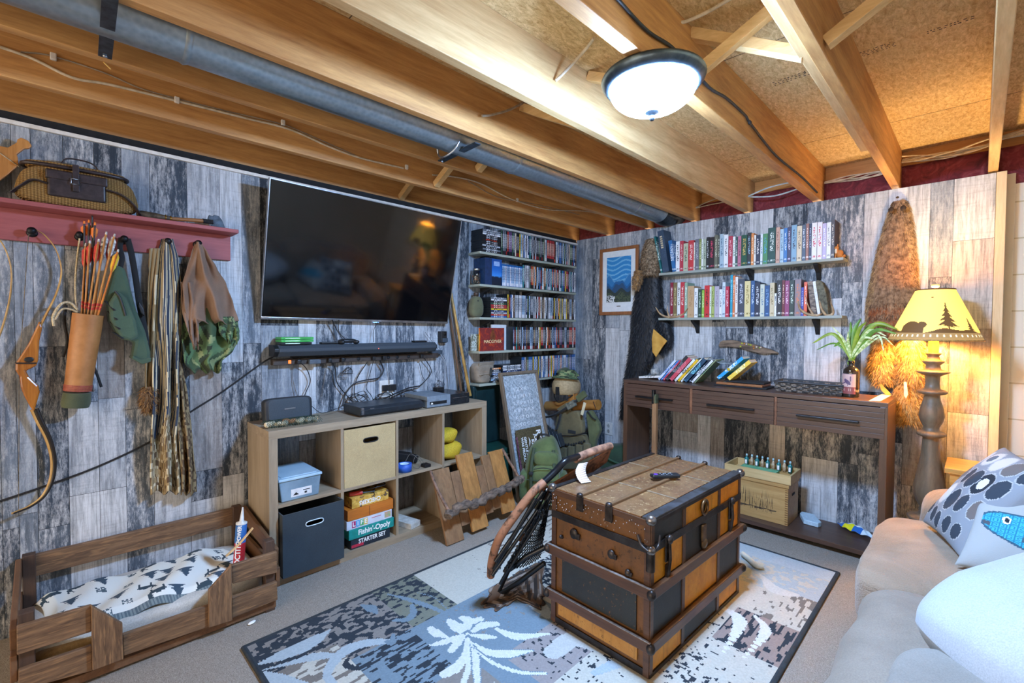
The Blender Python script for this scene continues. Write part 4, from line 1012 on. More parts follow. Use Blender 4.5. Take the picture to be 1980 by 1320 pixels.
# tan fabric bin
def bin_(x0, x1, y0, y1, z0, z1, mat, rim, label, lip=None):
    b = thing('fabric_bin', label, 'storage bin', ((x0+x1)/2, (y0+y1)/2, z0)); w = .006
    yc = (y0+y1)/2; hz = z1-.075
    # front with a slot
    sl = [(yc+.045*math.copysign(abs(cos(a))**.5, cos(a)), hz+.013*math.copysign(abs(sin(a))**.7, sin(a))) for a in np.linspace(0, 2*pi, 24, endpoint=False)]
    out = []
    for a in np.linspace(0, 2*pi, 24, endpoint=False):
        c_, s_ = cos(a), sin(a); m = max(abs(c_), abs(s_)); hy = (y1-y0)/2
        py = yc+hy*c_/m
        pz = (hz + (z1-hz)*s_/m) if s_ > 0 else (hz+(hz-z0)*s_/m)
        out.append((py, pz))
    mb = MB(); vs = [(x1, *p) for p in out]+[(x1, *p) for p in sl]+[(x1-w, *p) for p in out]+[(x1-w, *p) for p in sl]; fs = []
    for i in range(24):
        j = (i+1) % 24; fs += [(i, j, 24+j, 24+i), (48+j, 48+i, 72+i, 72+j), (24+i, 24+j, 72+j, 72+i), (j, i, 48+i, 48+j)]
    # exact corners
    for (cyy, czz) in ((y0, z0), (y1, z0), (y0, z1), (y1, z1)):
        pass
    mb._add(vs, fs)
    mb.build('front_panel', mat, b)
    mb = MB(); mb.box(x0, x1-w, y0, y0+w, z0, z1); mb.box(x0, x1-w, y1-w, y1, z0, z1); mb.box(x0, x0+w, y0+w, y1-w, z0, z1); mb.box(x0, x1-w, y0, y1, z0, z0+w); mb.box(x1-w-.001, x1-.0005, y0, y1, z0, z0+w)
    for a, c in ((y0, z0), (y1, z0), (y0, z1), (y1, z1)): pass
    mb.build('sides', mat, b)
    mb = MB(); pts = [(x1+.0005, *p) for p in sl]+[(x1+.0005, *sl[0])]; mb.tube(pts, .0028, 6, caps=False); mb.build('handle_grommet', rim, b)
    return b
TANB = cloth('tan linen board', '#cdb483', '#c0a676', .85, 260, 8); BLKB = cloth('charcoal fabric board', '#33414a', '#2b373f', .9, 300, 6)
bin_(.05, UX1-.004, cy[1][0]+.003, cy[1][1]-.003, ZT, ZT+.322, TANB, BLKM, 'tan fabric bin with a slot handle in the second cube of the upper row')
bb = bin_(.09, .405, cy[0][0]+.006, cy[0][1]-.010+.02-.013, ZB, ZB+.315, BLKB, plain('pale grommet', '#cfe0e8', '#b8ccd6', .3), 'charcoal fabric bin sticking out of the lower left cube')
# clear box with lid
CLR = plain('frosted blue plastic', '#8fa6b5', '#6b8292', .25, 0, 5); LIDM = plain('translucent lid', '#b9d4e4', '#a5c3d6', .3, 0, 8)
y0, y1 = cy[0][0]+.008, cy[0][0]+.225
cb = thing('storage_box', 'clear plastic box with pale blue lid and white label in the upper left cube', 'storage box', (.21, (y0+y1)/2, ZT))
mb = MB(); mb.prism([(y0+.015, ZT+.001), (y1-.015, ZT+.001), (y1-.002, ZT+.108), (y0+.002, ZT+.108)], .075, .345, 'yz'); mb.build('box', CLR, cb, bevel=.006)
mb = MB().box(.07, .352, y0-.002, y1+.002, ZT+.106, ZT+.120); mb.build('lid', LIDM, cb, bevel=.004)
mb = MB().box(.09, .33, y0+.02, y1-.02, ZT+.1195, ZT+.1225); mb.build('lid_panel', LIDM, cb, bevel=.002)
LBL = plain('white label', '#e8e8e8', '#d0d0d0', .5); mb = MB().box(.345, .3458, y0+.06, y0+.165, ZT+.018, ZT+.058); mb.build('label', LBL, cb)
mb = MB(); mb.prism([(y0+.07, ZT+.026), (y0+.085, ZT+.040), (y0+.10, ZT+.026)], .3459, .3463, 'yz'); mb.box(.3459, .3463, y0+.12, y0+.155, ZT+.042, ZT+.046); mb.box(.3459, .3463, y0+.128, y0+.14, ZT+.026, ZT+.036); mb.build('label_print', BLKM, cb)
# game boxes, lower second cube
gy0, gy1 = cy[1][0], cy[1][1]
def gbox(name, z0, h, a, b, x1, mat, label, side=None):
    o = thing(name, label, 'game box', (.2, (a+b)/2, z0)); MB().box(.06, x1, a, b, z0+.0004, z0+h-.0004).build('box', mat, o, bevel=.0015); return o
def gf(y, z, x): return frame((x+.0006, y, z), (0, 1, 0), (0, 0, 1))
WT = plain('white lettering', '#f2f2ee', '#f2f2ee', .5); DK = plain('near black card', '#26303c', '#1e2630', .45); RDT = plain('red banner', '#c6304a', '#a8243a', .5)
s1 = gbox('game_box', ZB, .058, gy0+.045, gy1-.035, .352, DK, 'near black game box at the bottom of the stack reading STARTER SET')
text('STARTER SET', 'title', .034, WT, gf(gy0+.175, ZB+.034, .352), s1, bold=True, sx=.85); MB().box(.352, .3527, gy0+.048, gy0+.12, ZB+.008, ZB+.024).build('red_banner', RDT, s1)
TEALM = plain('sea green card', '#17948a', '#0f7d76', .45); 
s2 = gbox('game_box', ZB+.058, .056, gy0+.030, gy1-.012, .358, TEALM, 'sea green game box with white script, second from the bottom of the stack')
text('Fishin\'-Opoly', 'title', .042, WT, gf(gy0+.185, ZB+.088, .358), s2, bold=True, sx=.9); 
LT = plain('pale lilac card', '#d9dde8', '#c9ced9', .45)
s3 = gbox('game_box', ZB+.114, .052, gy0+.020, gy1-.022, .352, LT, 'white game box with coloured letter tiles spelling LIFE')
for i, (ch, c_) in enumerate(zip('LIFE', ('#b22a6a', '#4a9ad0', '#4aa860', '#e0b83a'))):
    yy = gy0+.062+i*.024; MB().box(.352, .3526, yy-.011, yy+.011, ZB+.122, ZB+.158).build('letter_tile', plain('tile '+ch, c_, c_, .5), s3); text(ch, 'letter', .034, WT, gf(yy, ZB+.14, .3526), s3, bold=True)
MB().box(.352, .3526, gy0+.17, gy0+.23, ZB+.146, ZB+.149).build('red_line', RDT, s3); MB().box(.352, .3526, gy1-.07, gy1-.03, ZB+.124, ZB+.158).build('picture_patch', plain('family picture', '#d89a8a', '#8fae7a', .5, 0, 60), s3)
OR = wood('orange wood box', '#cf7a2a', '#a95a1c', 'y', 1.2, .35)
s4 = gbox('wooden_game_box', ZB+.166, .060, gy0+.024, gy1-.014, .355, OR, 'orange varnished wooden game case under the CHECKERS box')
MB().box(.355, .3556, gy0+.155, gy0+.157, ZB+.168, ZB+.224).build('seam', BLKM, s4)
def mk_chk():
    t = NT('tan picture box'); n = t.noise(t.coord(), 26, 3); n2 = t.noise(t.coord(), 60, 2)
    return t.fin(t.mix(t.step(n, .56, .6), t.mix(t.step(n2, .4, .6), H('#c9963a'), H('#e0b85a')), H('#5e4a3a')), .45)
s5 = gbox('game_box', ZB+.226, .058, gy0+.055, gy1-.04, .345, mk_chk(), 'yellow and brown game box on top of the stack, its CHECKERS title upside down')
text('CHECKERS', 'title', .034, WT, frame((.3456, gy0+.165, ZB+.25), (0, -1, 0), (0, 0, -1)), s5, bold=True, sx=.8)
zt5 = ZB+.284
t1 = thing('screwdriver', 'red handled screwdriver lying on the topmost game box', 'screwdriver', (.3, gy0+.1, zt5)); MB().tube([(.30, gy0+.06, zt5+.014), (.32, gy0+.13, zt5+.014)], .0125, 10).build('handle', plain('red handle', '#c8443a', '#a83228', .3), t1); MB().tube([(.32, gy0+.13, zt5+.012), (.335, gy0+.20, zt5+.008)], .0035, 8).build('shaft', STEEL, t1)
tag(MB().tube(spline([(.2, gy0+.17, zt5+.02), (.30, gy0+.16, zt5+.02), (.34, gy0+.21, zt5+.03), (.33, gy0+.27, zt5+.03), (.25, gy0+.28, zt5+.025), (.32, gy0+.20, zt5+.006), (.349, gy0+.19, zt5-.005)]), .003, 6).build('cord', BLK), 'dark looped cord thrown over the topmost game box', 'cord')
tag(MB().tube([(.12, gy0+.12, zt5+.011), (.26, gy0+.17, zt5+.011)], .0105, 10).build('wooden_peg', plain('old brass end', '#b08a3e', '#7c5c22', .4)), 'round brass ended rod lying behind the red screwdriver', 'rod')
# upper third cube: dark speaker, tape, charger
y0 = cy[2][0]
sp = thing('small_speaker', 'black tapered speaker lying tilted in the third upper cube', 'speaker', (.2, y0+.13, ZT)); MB(Matrix.Translation((.17, y0+.13, ZT+.058)) @ Matrix.Rotation(radians(-17), 4, 'X')).box(-.06, .06, -.105, .105, -.026, .026).build('housing', BLK, sp, bevel=.01)
tp = thing('tape_roll', 'bright blue roll of painter tape in the third upper cube', 'tape roll', (.31, y0+.075, ZT)); BT = plain('blue masking tape', '#2f63c4', '#2450a6', .5)
MB().lathe([(.030, 0.0005), (.044, .0005), (.044, .048), (.030, .048), (.030, .0005)], (.31, y0+.075, ZT), 36, close=False).build('tape', BT, tp); MB().lathe([(.0285, 0.001), (.0298, .001), (.0298, .047), (.0285, .047), (.0285, .001)], (.31, y0+.075, ZT), 36, close=False).build('core', plain('card core', '#cfe0ea', '#b5c8d4'), tp)
tag(MB().box(.30, .35, y0+.20, y0+.245, ZT+.0005, ZT+.02).build('charger', BLK, bevel=.003), 'small black charger block at the right of the blue tape', 'charger')
tag(MB().tube(spline([(.28, y0+.1, ZT+.05), (.25, y0+.16, ZT+.08), (.3, y0+.20, ZT+.03), (.33, y0+.16, ZT+.004), (.3, y0+.14, ZT+.02), (.27, y0+.19, ZT+.07), (.31, y0+.22, ZT+.022)]), .002, 6).build('cord', GRYC), 'grey charger cord curled behind the blue tape roll', 'cord')
bt = thing('plastic_bottle', 'pale blue crumpled plastic bottle beside the blue tape roll', 'bottle', (.29, y0+.022, ZT)); MB().lathe([(0, 0.001), (.018, .001), (.0195, .01), (.0185, .05), (.012, .065), (.007, .07), (.007, .08), (0, .08)], (.29, y0+.022, ZT), 16).build('body', plain('pale blue plastic', '#8fb8c8', '#6c97aa', .15), bt); MB().lathe([(0, .08), (.0085, .08), (.0085, .092), (0, .092)], (.29, y0+.022, ZT), 14).build('cap', plain('cap white', '#dfe6ea'), bt)
# fourth upper cube: yellow ropes / mesh
y0 = cy[3][0]; YEL = plain('yellow mesh cloth', '#d9bb2e', '#a98a1a', .8, 0, 240, bump=.4); 
yf = lambda p: V((p.x, p.y+.01*sin(p.z*60), p.z*(1+.15*sin(p.y*25))))
tag(MB().ell((.255, y0+.098, ZT+.057), (.085, .092, .055), None, 0, 32, 16, .7, yf).build('folded_yellow_mesh', YEL), 'lower bundle of folded yellow mesh in the upper right cube', 'folded cloth', 'yellow bundles in the upper right cube')
tag(MB().ell((.255, y0+.082, ZT+.158), (.07, .078, .045), None, 0, 32, 16, .7, yf).build('folded_yellow_mesh', YEL), 'rounded yellow bundle on top of the other in the upper right cube', 'folded cloth', 'yellow bundles in the upper right cube')
# lower third cube: white board
y0 = cy[2][0]
tag(MB(Matrix.Translation((.2, y0+.09, ZB)) @ Matrix.Rotation(radians(14), 4, 'Z')).box(-.14, .155, -.04, .045, .0005, .035).build('white_board_piece', plain('white trim board', '#d8d6cf', '#b5b0a4', .5), bevel=.002), 'white painted board end lying in the third lower cube', 'board')
# on top: speaker, net, player, console
a = X(513, 800, .19); b = X(602, 795, .19)
s_ = thing('portable_speaker', 'black rounded speaker standing on the left end of the shelf unit', 'speaker', (.17, (a.y+b.y)/2, UH))
mb = MB(Matrix.Translation((.165, (a.y+b.y)/2, UH+.0665)) @ Matrix.Rotation(radians(-6), 4, 'Y')); mb.ell((0, 0, 0), (.035, (b.y-a.y)/2+.005, .066), None, 0, 48, 20, .28); mb.build('body', plain('rubber black', '#272c31', '#1e2226', .6), s_)
mb = MB(Matrix.Translation((.165, (a.y+b.y)/2, UH+.0665)) @ Matrix.Rotation(radians(-6), 4, 'Y')); mb.ell((.032, 0, 0), (.005, (b.y-a.y)/2-.012, .057), None, 0, 48, 12, .3); mb.build('grille', plain('speaker grille', '#3c4750', '#2d363d', .7, 0, 400), s_)
MB().box(.204, .2052, (a.y+b.y)/2-.028, (a.y+b.y)/2+.028, UH+.072, UH+.079).build('badge', SILV, s_)
nt = thing('netted_shells', 'pale sea shells bundled in a green net on the unit beside the speaker', 'net bag', (.29, -2.87, UH))
na, nb = X(513, 815, .29), X(615, 812, .29)
rg = random.Random(9); SHL = [plain('shell cream', '#e2d6ba', '#b8a680', .5, 0, 50), plain('shell orange', '#c98a5a', '#a8683a', .5, 0, 40), plain('shell grey', '#b9b49e', '#8a8570', .5, 0, 50)]
for k in range(16):
    t = (k+.5)/16; mb = MB().ell((.285+rg.uniform(-.025, .03), lerp(na.y, nb.y, t), UH+.018+.004*sin(pi*t)), (rg.uniform(.014, .024), rg.uniform(.012, .02), rg.uniform(.010, .016)), Euler((rg.uniform(-.4, .4), rg.uniform(-.4, .4), rg.uniform(0, 3))), 0, 14, 8)
    mb.build('shell', SHL[1] if k in (6, 7, 8) else SHL[rg.choice((0, 0, 2))], nt)
mb = MB()
for k in range(34):
    for s in (-1, 1):
        t0 = (k/33)*1.3-.15; pts = []
        for i in range(9):
            f = i/8; t = t0+s*(f-.5)*.22
            if 0 <= t <= 1: r = .9+.1*sin(pi*t); pts.append((.287+.052*cos(pi*f)*r, lerp(na.y-.008, nb.y+.008, t), UH+.006+.034*sin(pi*f)*r))
        if len(pts) > 2: mb.tube(pts, .0009, 4)
mb.build('net', plain('green net cord', '#31503e', '#243b2e', .7), nt)
# disc player
pl = thing('disc_player', 'flat black disc player on the middle of the shelf unit', 'disc player', (.24, -2.3, UH))
a, b = X(697, 804, .34), X(812, 790, .34)
mb = MB(); mb.prism([(.125, UH+.012), (.125, UH+.056), (.325, UH+.056), (.345, UH+.040), (.34, UH+.012)], a.y, b.y+.02, 'xz'); mb.build('body', plain('player black', '#2a3036', '#20252a', .35), pl, bevel=.002)
mb = MB()
for x, y in ((.15, a.y+.03), (.15, b.y-.03), (.32, a.y+.03), (.32, b.y-.01)): mb.cyl((x, y, UH), (x, y, UH+.014), .012, .012, 12)
mb.box(.13, .335, a.y+.002, b.y+.018, UH+.006, UH+.013); mb.build('base', BLK, pl)
MB().box(.3395, .3412, a.y+.06, a.y+.085, UH+.043, UH+.047).build('badge', SILV, pl); MB().box(.33, .3445, a.y+.005, a.y+.02, UH+.015, UH+.054).build('end_trim', SILV, pl)
a, b = X(825, 790, .34), X(870, 783, .34); c_ = X(907, 778, .34)
cs = thing('game_console', 'two tone grey and black game console at the right end of the shelf unit', 'game console', (.22, a.y+.1, UH))
MB().box(.085, .345, a.y, b.y, UH+.004, UH+.075).build('grey_half', plain('console grey', '#7c8892', '#69747d', .5), cs, bevel=.002)
MB().box(.085, .343, b.y, c_.y, UH+.004, UH+.072).build('black_half', plain('console black', '#23272b', '#1a1d20', .25), cs, bevel=.002)
MB().box(.343, .3465, a.y+.02, b.y-.03, UH+.02, UH+.04).build('label_bar', BLK, cs, bevel=.001); MB().prism([(a.y+.026, UH+.024), (a.y+.036, UH+.036), (a.y+.046, UH+.024)], .3465, .347, 'yz').build('label_mark', WT, cs)
MB().box(.3432, .3445, b.y+.02, c_.y-.02, UH+.045, UH+.047).build('disc_slot', SILV, cs); mb = MB(); mb.box(.09, .34, a.y+.005, c_.y-.005, UH, UH+.005); mb.box(.12, .345, a.y-.001, a.y+.002, UH+.046, UH+.049); mb.build('foot', BLK, cs)
MB().box(.12, .17, b.y+.02, b.y+.08, UH+.072, UH+.10).build('sensor', BLK, cs, bevel=.003)
tag(MB().ell((.20, X(763, 772, .2).y, UH+.012), (.03, .035, .012)).build('white_puck', WHT), 'small round white device behind the disc player', 'device')
# ================================================================ THE CORNER BEHIND THE CHAIR
# leaning glass rubbing in a thin wooden frame
FRW = wood('grey brown frame', '#8f7f6b', '#5d4f40', 'z', 1, .5)
fb0, ft0, ft1 = V((.417, -1.241, .0)), V((.20, -1.265, .945)), V((.20, -.835, .955))
fwd = (ft1-ft0); fb1 = fb0+V((0, .43, 0))
fup = (ft0-fb0).normalized(); frt = V((0, 1, 0)); FM_ = frame(fb0, frt, fup); FH = (ft0-fb0).length; FWD_ = .43
fo = thing('framed_lettered_sheet', 'tall thin wooden frame holding a silvery lettered sheet, leaning in the corner', 'framed panel', tuple(fb0))
mb = MB(FM_); mb.box(0, .022, 0, FH, 0, .03); mb.box(FWD_-.022, FWD_, 0, FH, 0, .03); mb.box(.022, FWD_-.022, FH-.022, FH, 0, .03); mb.box(.022, FWD_-.022, 0, .022, 0, .03); mb.build('frame', FRW, fo, bevel=.002)
def mk_rub():
    t = NT('silver rubbing'); n = t.noise(t.coord((1, 1, 1)), 55, 3, .7); n2 = t.noise(t.coord((1, 1, 1)), 140, 2, .6)
    col = t.ramp(n, [(.34, H('#8796a0')), (.5, H('#adbac2')), (.66, H('#d3dfe6'))]); col = t.mix(t.math('MULTIPLY', t.step(n2, .58, .64), .5), col, H('#f6fafc'))
    return t.fin(col, .35, .2)
MB(FM_).box(.02, FWD_-.02, .02, FH-.02, .006, .012).build('sheet', mk_rub(), fo)
PL_ = plain('pale capitals', '#f4f8fa', '#e9eff2', .5)
rg = random.Random(4); mbt = []
names = ['EZXRI', 'UYNKY', 'TYVXSU', 'KBYKRY', 'KSTOIR', 'XSOOIN', 'JOOXY', 'YOBJY', 'OZNJU']
for r, w in enumerate(names):
    text(' '.join(w), 'capitals', .036, PL_, FM_ @ Matrix.Translation((FWD_*.5, FH-.14-r*.055, .0125)), fo, sx=1.25)
# brown lettered plaque before it
pb0 = Z(1012, 968, 0.0); PW, PHH = .28, .53
pfr = frame((.455, -1.185, .0), (0, 1, 0), fup)
pq = thing('memorial_plaque', 'brown mottled plaque with pale lettering turned sideways, leaning on the silvery sheet', 'plaque', (.455, -1.185, 0))
BRP = plain('mottled bronze', '#6d6348', '#3f3928', .5, .1, 120)
MB(pfr).box(0, PW, 0, PHH, .0, .014).build('board', BRP, pq, bevel=.001); MB(pfr).box(-.004, 0, 0, PHH-.05, -.002, .014).build('dark_edge', plain('plum edge', '#8c5a74', '#2d2028', .5, 0, 60), pq)
def vt(s_, size, u, v, name='lettering'):
    m = pfr @ Matrix.Translation((u, v, .0146)) @ Matrix.Rotation(-pi/2, 4, 'Z'); text(s_, name, size, PL_, m, pq, align='LEFT', bold=True)
vt('ROD', .068, PW-.045, PHH-.025); vt('JULY 1', .042, PW-.085, PHH-.055); vt('KILLE', .042, PW-.122, PHH-.09); vt('GENTLE AND L', .032, PW-.20, PHH-.06); vt('WAS PROUD OF HIS MEM', .032, PW-.235, PHH-.06)
mb = MB(pfr); mb.tube([(PW-.16, PHH-.07, .0146), (PW-.152, PHH-.10, .0146), (PW-.166, PHH-.14, .0146)], [.001, .007, .001], 8, flat=.1); mb.build('ornament', PL_, pq)
# green chest and dark teal case behind
TEAL = plain('dark teal metal', '#1d3a3c', '#142a2c', .45, .2, 8); GRM = plain('green chest', '#1d4a40', '#153830', .4, 0, 12)
gc = thing('green_chest', 'dark green lidded chest standing between the shelf unit and the framed panel', 'chest', (.2, -1.26, 0))
MB().box(.03, .28, -1.46, -1.06, 0, .33).build('body', GRM, gc, bevel=.01); MB().box(.025, .285, -1.465, -1.055, .335, .385).build('lid', GRM, gc, bevel=.012)
MB().box(.022, .288, -1.468, -1.052, .328, .337).build('rim', plain('pale rim', '#8f9a84', '#767f6c', .5), gc); MB().box(.283, .298, -1.40, -1.33, .27, .335).build('latch', plain('chrome latch', '#cfd8dc', '#a9b3b8', .2, .8), gc, bevel=.004)
dc = thing('rifle_case', 'tall dark teal case standing upright against the wall beside the shelf unit', 'case', (.05, -1.2, .39))
MB().box(.004, .085, -1.39, -1.10, .386, .845).build('shell', TEAL, dc, bevel=.012); mb = MB(); mb.box(.085, .092, -1.365, -1.355, .42, .81); mb.build('rib', TEAL, dc, bevel=.003)
# post with a log arm, hung with soldier's kit
LOGW = wood('peeled log', '#c28a45', '#8a5a26', 'x', 1, .5)
st = thing('gear_stand', 'wooden post with a peeled log as cross arm standing in the corner', 'stand', (.33, -.42, 0))
MB().beam((.31, -.44, .012), (.31, -.44, .74), .06, .06, (1, 0, 0)).build('post', LOGW, st, bevel=.004); MB().box(.16, .46, -.59, -.29, 0, .03).build('base', LOGW, st, bevel=.004)
MB().tube([V((.0+.03, -.46, .585)), V((.3, -.45, .62)), V((.585, -.45, .662))], [.044, .046, .043], 20).build('cross_arm', LOGW, st)
OD = cloth('coyote nylon', '#7e7656', '#605a40', .9, 400, 8); ODG = cloth('olive nylon', '#66704c', '#4a5436', .9, 400, 8); BK = cloth('charcoal webbing', '#2d3438', '#1d2225', .85, 400, 9)
GRNP = cloth('pack green', '#6b7c4a', '#465632', .9, 420, 7); DKG = cloth('dark green bag', '#2e4f35', '#20392a', .85, 300, 6)
hc = Y(1095, 757, -.44)
he = thing('combat_helmet', 'sand coloured helmet with a dark front bracket on the post top', 'helmet', (hc.x, -.44, .70))
hp = lambda p: V((p.x*(1 if p.z > -.02 else .97), p.y, max(p.z, -.055-.02*(1 if p.y > .02 else 0))))
MB().ell((hc.x, -.44, .775), (.115, .135, .115), None, 0, 40, 24, .9, hp).build('shell', plain('sand paint', '#b7a27c', '#a18d68', .7, 0, 60), he)
MB().box(hc.x+.01-.018, hc.x+.018+.01, -.582, -.565, .722, .79).build('front_bracket', BLKM, he, bevel=.004)
mb = MB(); mb.tube(spline([(hc.x-.105, -.47, .73), (hc.x-.06, -.53, .69), (hc.x, -.55, .655), (hc.x+.06, -.53, .68), (hc.x+.105, -.45, .73)]), .005, 6); mb.build('chin_strap', BLKM, he)
cp = thing('camouflage_hat', 'green camouflage cap perched on the sand coloured helmet', 'cap', (hc.x, -.44, .885))
MB().grid(lambda u, v: (hc.x+.012+(.10-.02*v)*cos(2*pi*u)*(1.05-.35*v), -.44+.10*sin(2*pi*u)*(1.05-.35*v), .872+.055*v+.012*sin(6*pi*u)*(1-v)), 36, 6, thick=.003, col=camo).build('crown', CAMO, cp)
MB().grid(lambda u, v: (hc.x+.01+.105*cos(pi*u)*(1+.25*v), -.44-.095*sin(pi*u)*(1+.55*v), .872-.018*v+.016*sin(pi*u)), 24, 6, thick=.004, col=camo).build('brim', CAMO, cp)
MB().ell((hc.x-.03, -.46, .922), (.055, .06, .02), Euler((.3, -.2, 0)), 0, 20, 8).build('top', cloth('camo top', '#56694a', '#3a4a33', .9), cp)
# vest
vc = .36
ve = thing('plate_carrier_vest', 'coyote brown plate carrier vest hung on the log arm under the helmet', 'vest', (vc, -.47, .2))
def vpoly(pix, y0, y1, name, mat, parent, bev=.012, yp=-.5):
    pl = [Y(a, b, yp) for a, b in pix]; return MB().prism([(p.x, p.z) for p in pl], y0, y1, 'xz').build(name, mat, parent, bevel=bev, seg=3)
vpoly([(1084, 798), (1100, 793), (1125, 793), (1133, 815), (1134, 836), (1110, 845), (1084, 848), (1080, 825)], -.56, -.50, 'front_plate', OD, ve, .018)
vpoly([(1083, 845), (1134, 838), (1150, 868), (1148, 905), (1082, 905)], -.555, -.49, 'lower_pouch_row', OD, ve, .014)
for k in range(4): q = Y(1092+k*15, 872-k*2.5, -.56); MB().box(q.x-.032, q.x+.030, -.585, -.553, q.z-.055, q.z+.035).build('magazine_pouch', OD, ve, bevel=.007)
q = Y(1105, 835, -.56); MB().box(q.x-.035, q.x+.045, -.565, -.558, q.z-.013, q.z+.016).build('name_strip', BK, ve, bevel=.002)
mb = MB(); a = Y(1086, 842, -.565); b = Y(1134, 836, -.565); mb.tube(spline([a, lerp(a, b, .5)+V((0, 0, -.012)), b]), .004, 6); mb.build('seam_cord', BLKM, ve)
mb = MB()
for k in range(9): a = Y(1090+k*5, 861-k, -.57); mb.ell(a+V((0, -.002, rnd.uniform(-.008, .008))), (.009, .008, .013), Euler((0, rnd.uniform(-1, 1), 0)), 0, 8, 6)
o = mb.build('cord_loops', BLKM, ve)
vpoly([(1098, 778), (1108, 790), (1104, 800), (1092, 800), (1080, 790)], -.53, -.5, 'shoulder_strap', OD, ve, .006)
slv = thing('olive_sleeve_bag', 'olive nylon bag hanging from the right end of the log arm', 'bag', tuple(Y(1150, 830, -.5)))
vpoly([(1136, 795), (1145, 792), (1160, 818), (1163, 832), (1155, 850), (1150, 872), (1143, 858), (1140, 830)], -.535, -.475, 'body', ODG, slv, .018)
mb = MB(); mb.tube(spline([Y(1136, 795, -.54), Y(1144, 806, -.545), Y(1152, 812, -.545)]), .006, 6); mb.tube([Y(1152, 790, -.505), Y(1147, 768+8, -.505)], .003, 6); mb.build('opening', BLKM, slv)
mg = thing('magazine_pouches', 'dark ribbed magazine pouches hanging at the left of the vest', 'pouch', tuple(Y(1070, 840, -.55)))
for k in range(4):
    a, b = Y(1056+k*8, 826+k*4, -.58), Y(1064+k*8, 848+k*5, -.58); MB().beam(a, b, .032, .05, (0, 1, 0)).build('pouch', BK, mg, bevel=.006)
    MB().beam(a+V((0, -.028, 0)), b+V((0, -.028, 0)), .004, .003, (0, 1, 0)).build('pale_rib', plain('grey rib', '#77848e', '#59636b', .5), mg)
bl = thing('webbing_belt', 'dark padded webbing belt slung slantwise over the log arm', 'belt', tuple(Y(1100, 790, -.56)))
mb = MB(); mb.tube(spline([Y(1056, 806, -.56), Y(1075, 801, -.575), Y(1095, 789, -.585), Y(1115, 775, -.585), Y(1128, 764, -.57)]), .030, 10, flat=.35); mb.build('belt', BK, bl)
for (a, b, m) in (((1097, 787), (1112, 778), 'grey'), ((1117, 772), (1132, 760), 'g')): MB().beam(Y(a[0], a[1], -.60), Y(b[0], b[1], -.60), .03, .055, (0, 0, 1)).build('belt_pouch', plain('camo pouch', '#7f8377', '#4a4f48', .8, 0, 30) if m == 'grey' else ODG, bl, bevel=.006)
mb = MB(); mb.tube(spline([Y(1084, 800, -.59), Y(1081, 815, -.59), Y(1076, 830, -.59)]), .016, 8, flat=.3); mb.build('hanging_strap', BK, bl)
tag(MB().beam(Y(1131, 778, -.6), Y(1125, 802, -.6), .026, .004, (0, 1, 0)).build('paper_tag', plain('cream tag', '#d6cfb2', '#bfb798', .6), bevel=.001), 'cream paper tag hanging on the vest below the belt', 'tag')
# backpack
bp = thing('backpack', 'olive green military backpack sitting on the floor before the plaque', 'backpack', (.545, -1.09, 0))
BPc = V((.545, -1.09, .245)); RB = Euler((0, 0, radians(35)))
bfn = lambda p: V((p.x*(1-.22*max(0, p.z)/.23), p.y*(1-.18*max(0, p.z)/.23), p.z+.02*sin(p.x*20)))
MB().ell(BPc, (.14, .15, .24), RB, 0, 40, 24, .62, bfn).build('main_body', GRNP, bp)
Rm = RB.to_matrix()
def bpart(c, r, name, mat, pw=.5, rot=None): return MB().ell(BPc+Rm @ V(c), r, rot or RB, 0, 28, 16, pw).build(name, mat, bp)
bpart((.03, -.15, -.06), (.10, .05, .14), 'front_pocket', GRNP, .5); bpart((.03, -.135, .12), (.09, .04, .05), 'upper_pocket', GRNP, .6); bpart((.13, -.02, -.10), (.045, .09, .10), 'side_pocket', GRNP, .5); bpart((-.13, -.06, -.10), (.04, .08, .11), 'side_pocket', GRNP, .5)
def bstrap(pts, r=.012): MB().tube(spline([BPc+Rm @ V(p) for p in pts]), r, 8, flat=.3).build('strap', plain('dark green webbing', '#3a4832', '#2a3524', .8, 0, 200), bp)
bstrap([(-.06, -.12, .19), (-.07, -.185, .08), (-.07, -.205, -.05), (-.06, -.20, -.18)]); bstrap([(.08, -.12, .18), (.09, -.175, .08), (.09, -.195, -.05), (.08, -.19, -.18)]); bstrap([(-.10, -.19, -.02), (0, -.21, -.02), (.12, -.19, -.02)], .009)
MB().tube(spline([BPc+Rm @ V(p) for p in ((-.05, 0, .225), (-.03, -.02, .262), (.03, -.02, .262), (.05, 0, .225))]), .008, 8).build('carry_handle', BLKM, bp)
for c in ((-.07, -.21, .03), (.09, -.20, .03), (.0, -.215, -.02)): MB().ell(BPc+Rm @ V(c), (.016, .008, .012), RB, 0, 10, 6, .4).build('buckle', BLKM, bp)
MB().tube(spline([BPc+Rm @ V(p) for p in ((-.05, -.205, .06), (.03, -.215, .075), (.10, -.19, .04), (.12, -.185, -.06))]), .003, 6).build('zip', BLKM, bp)
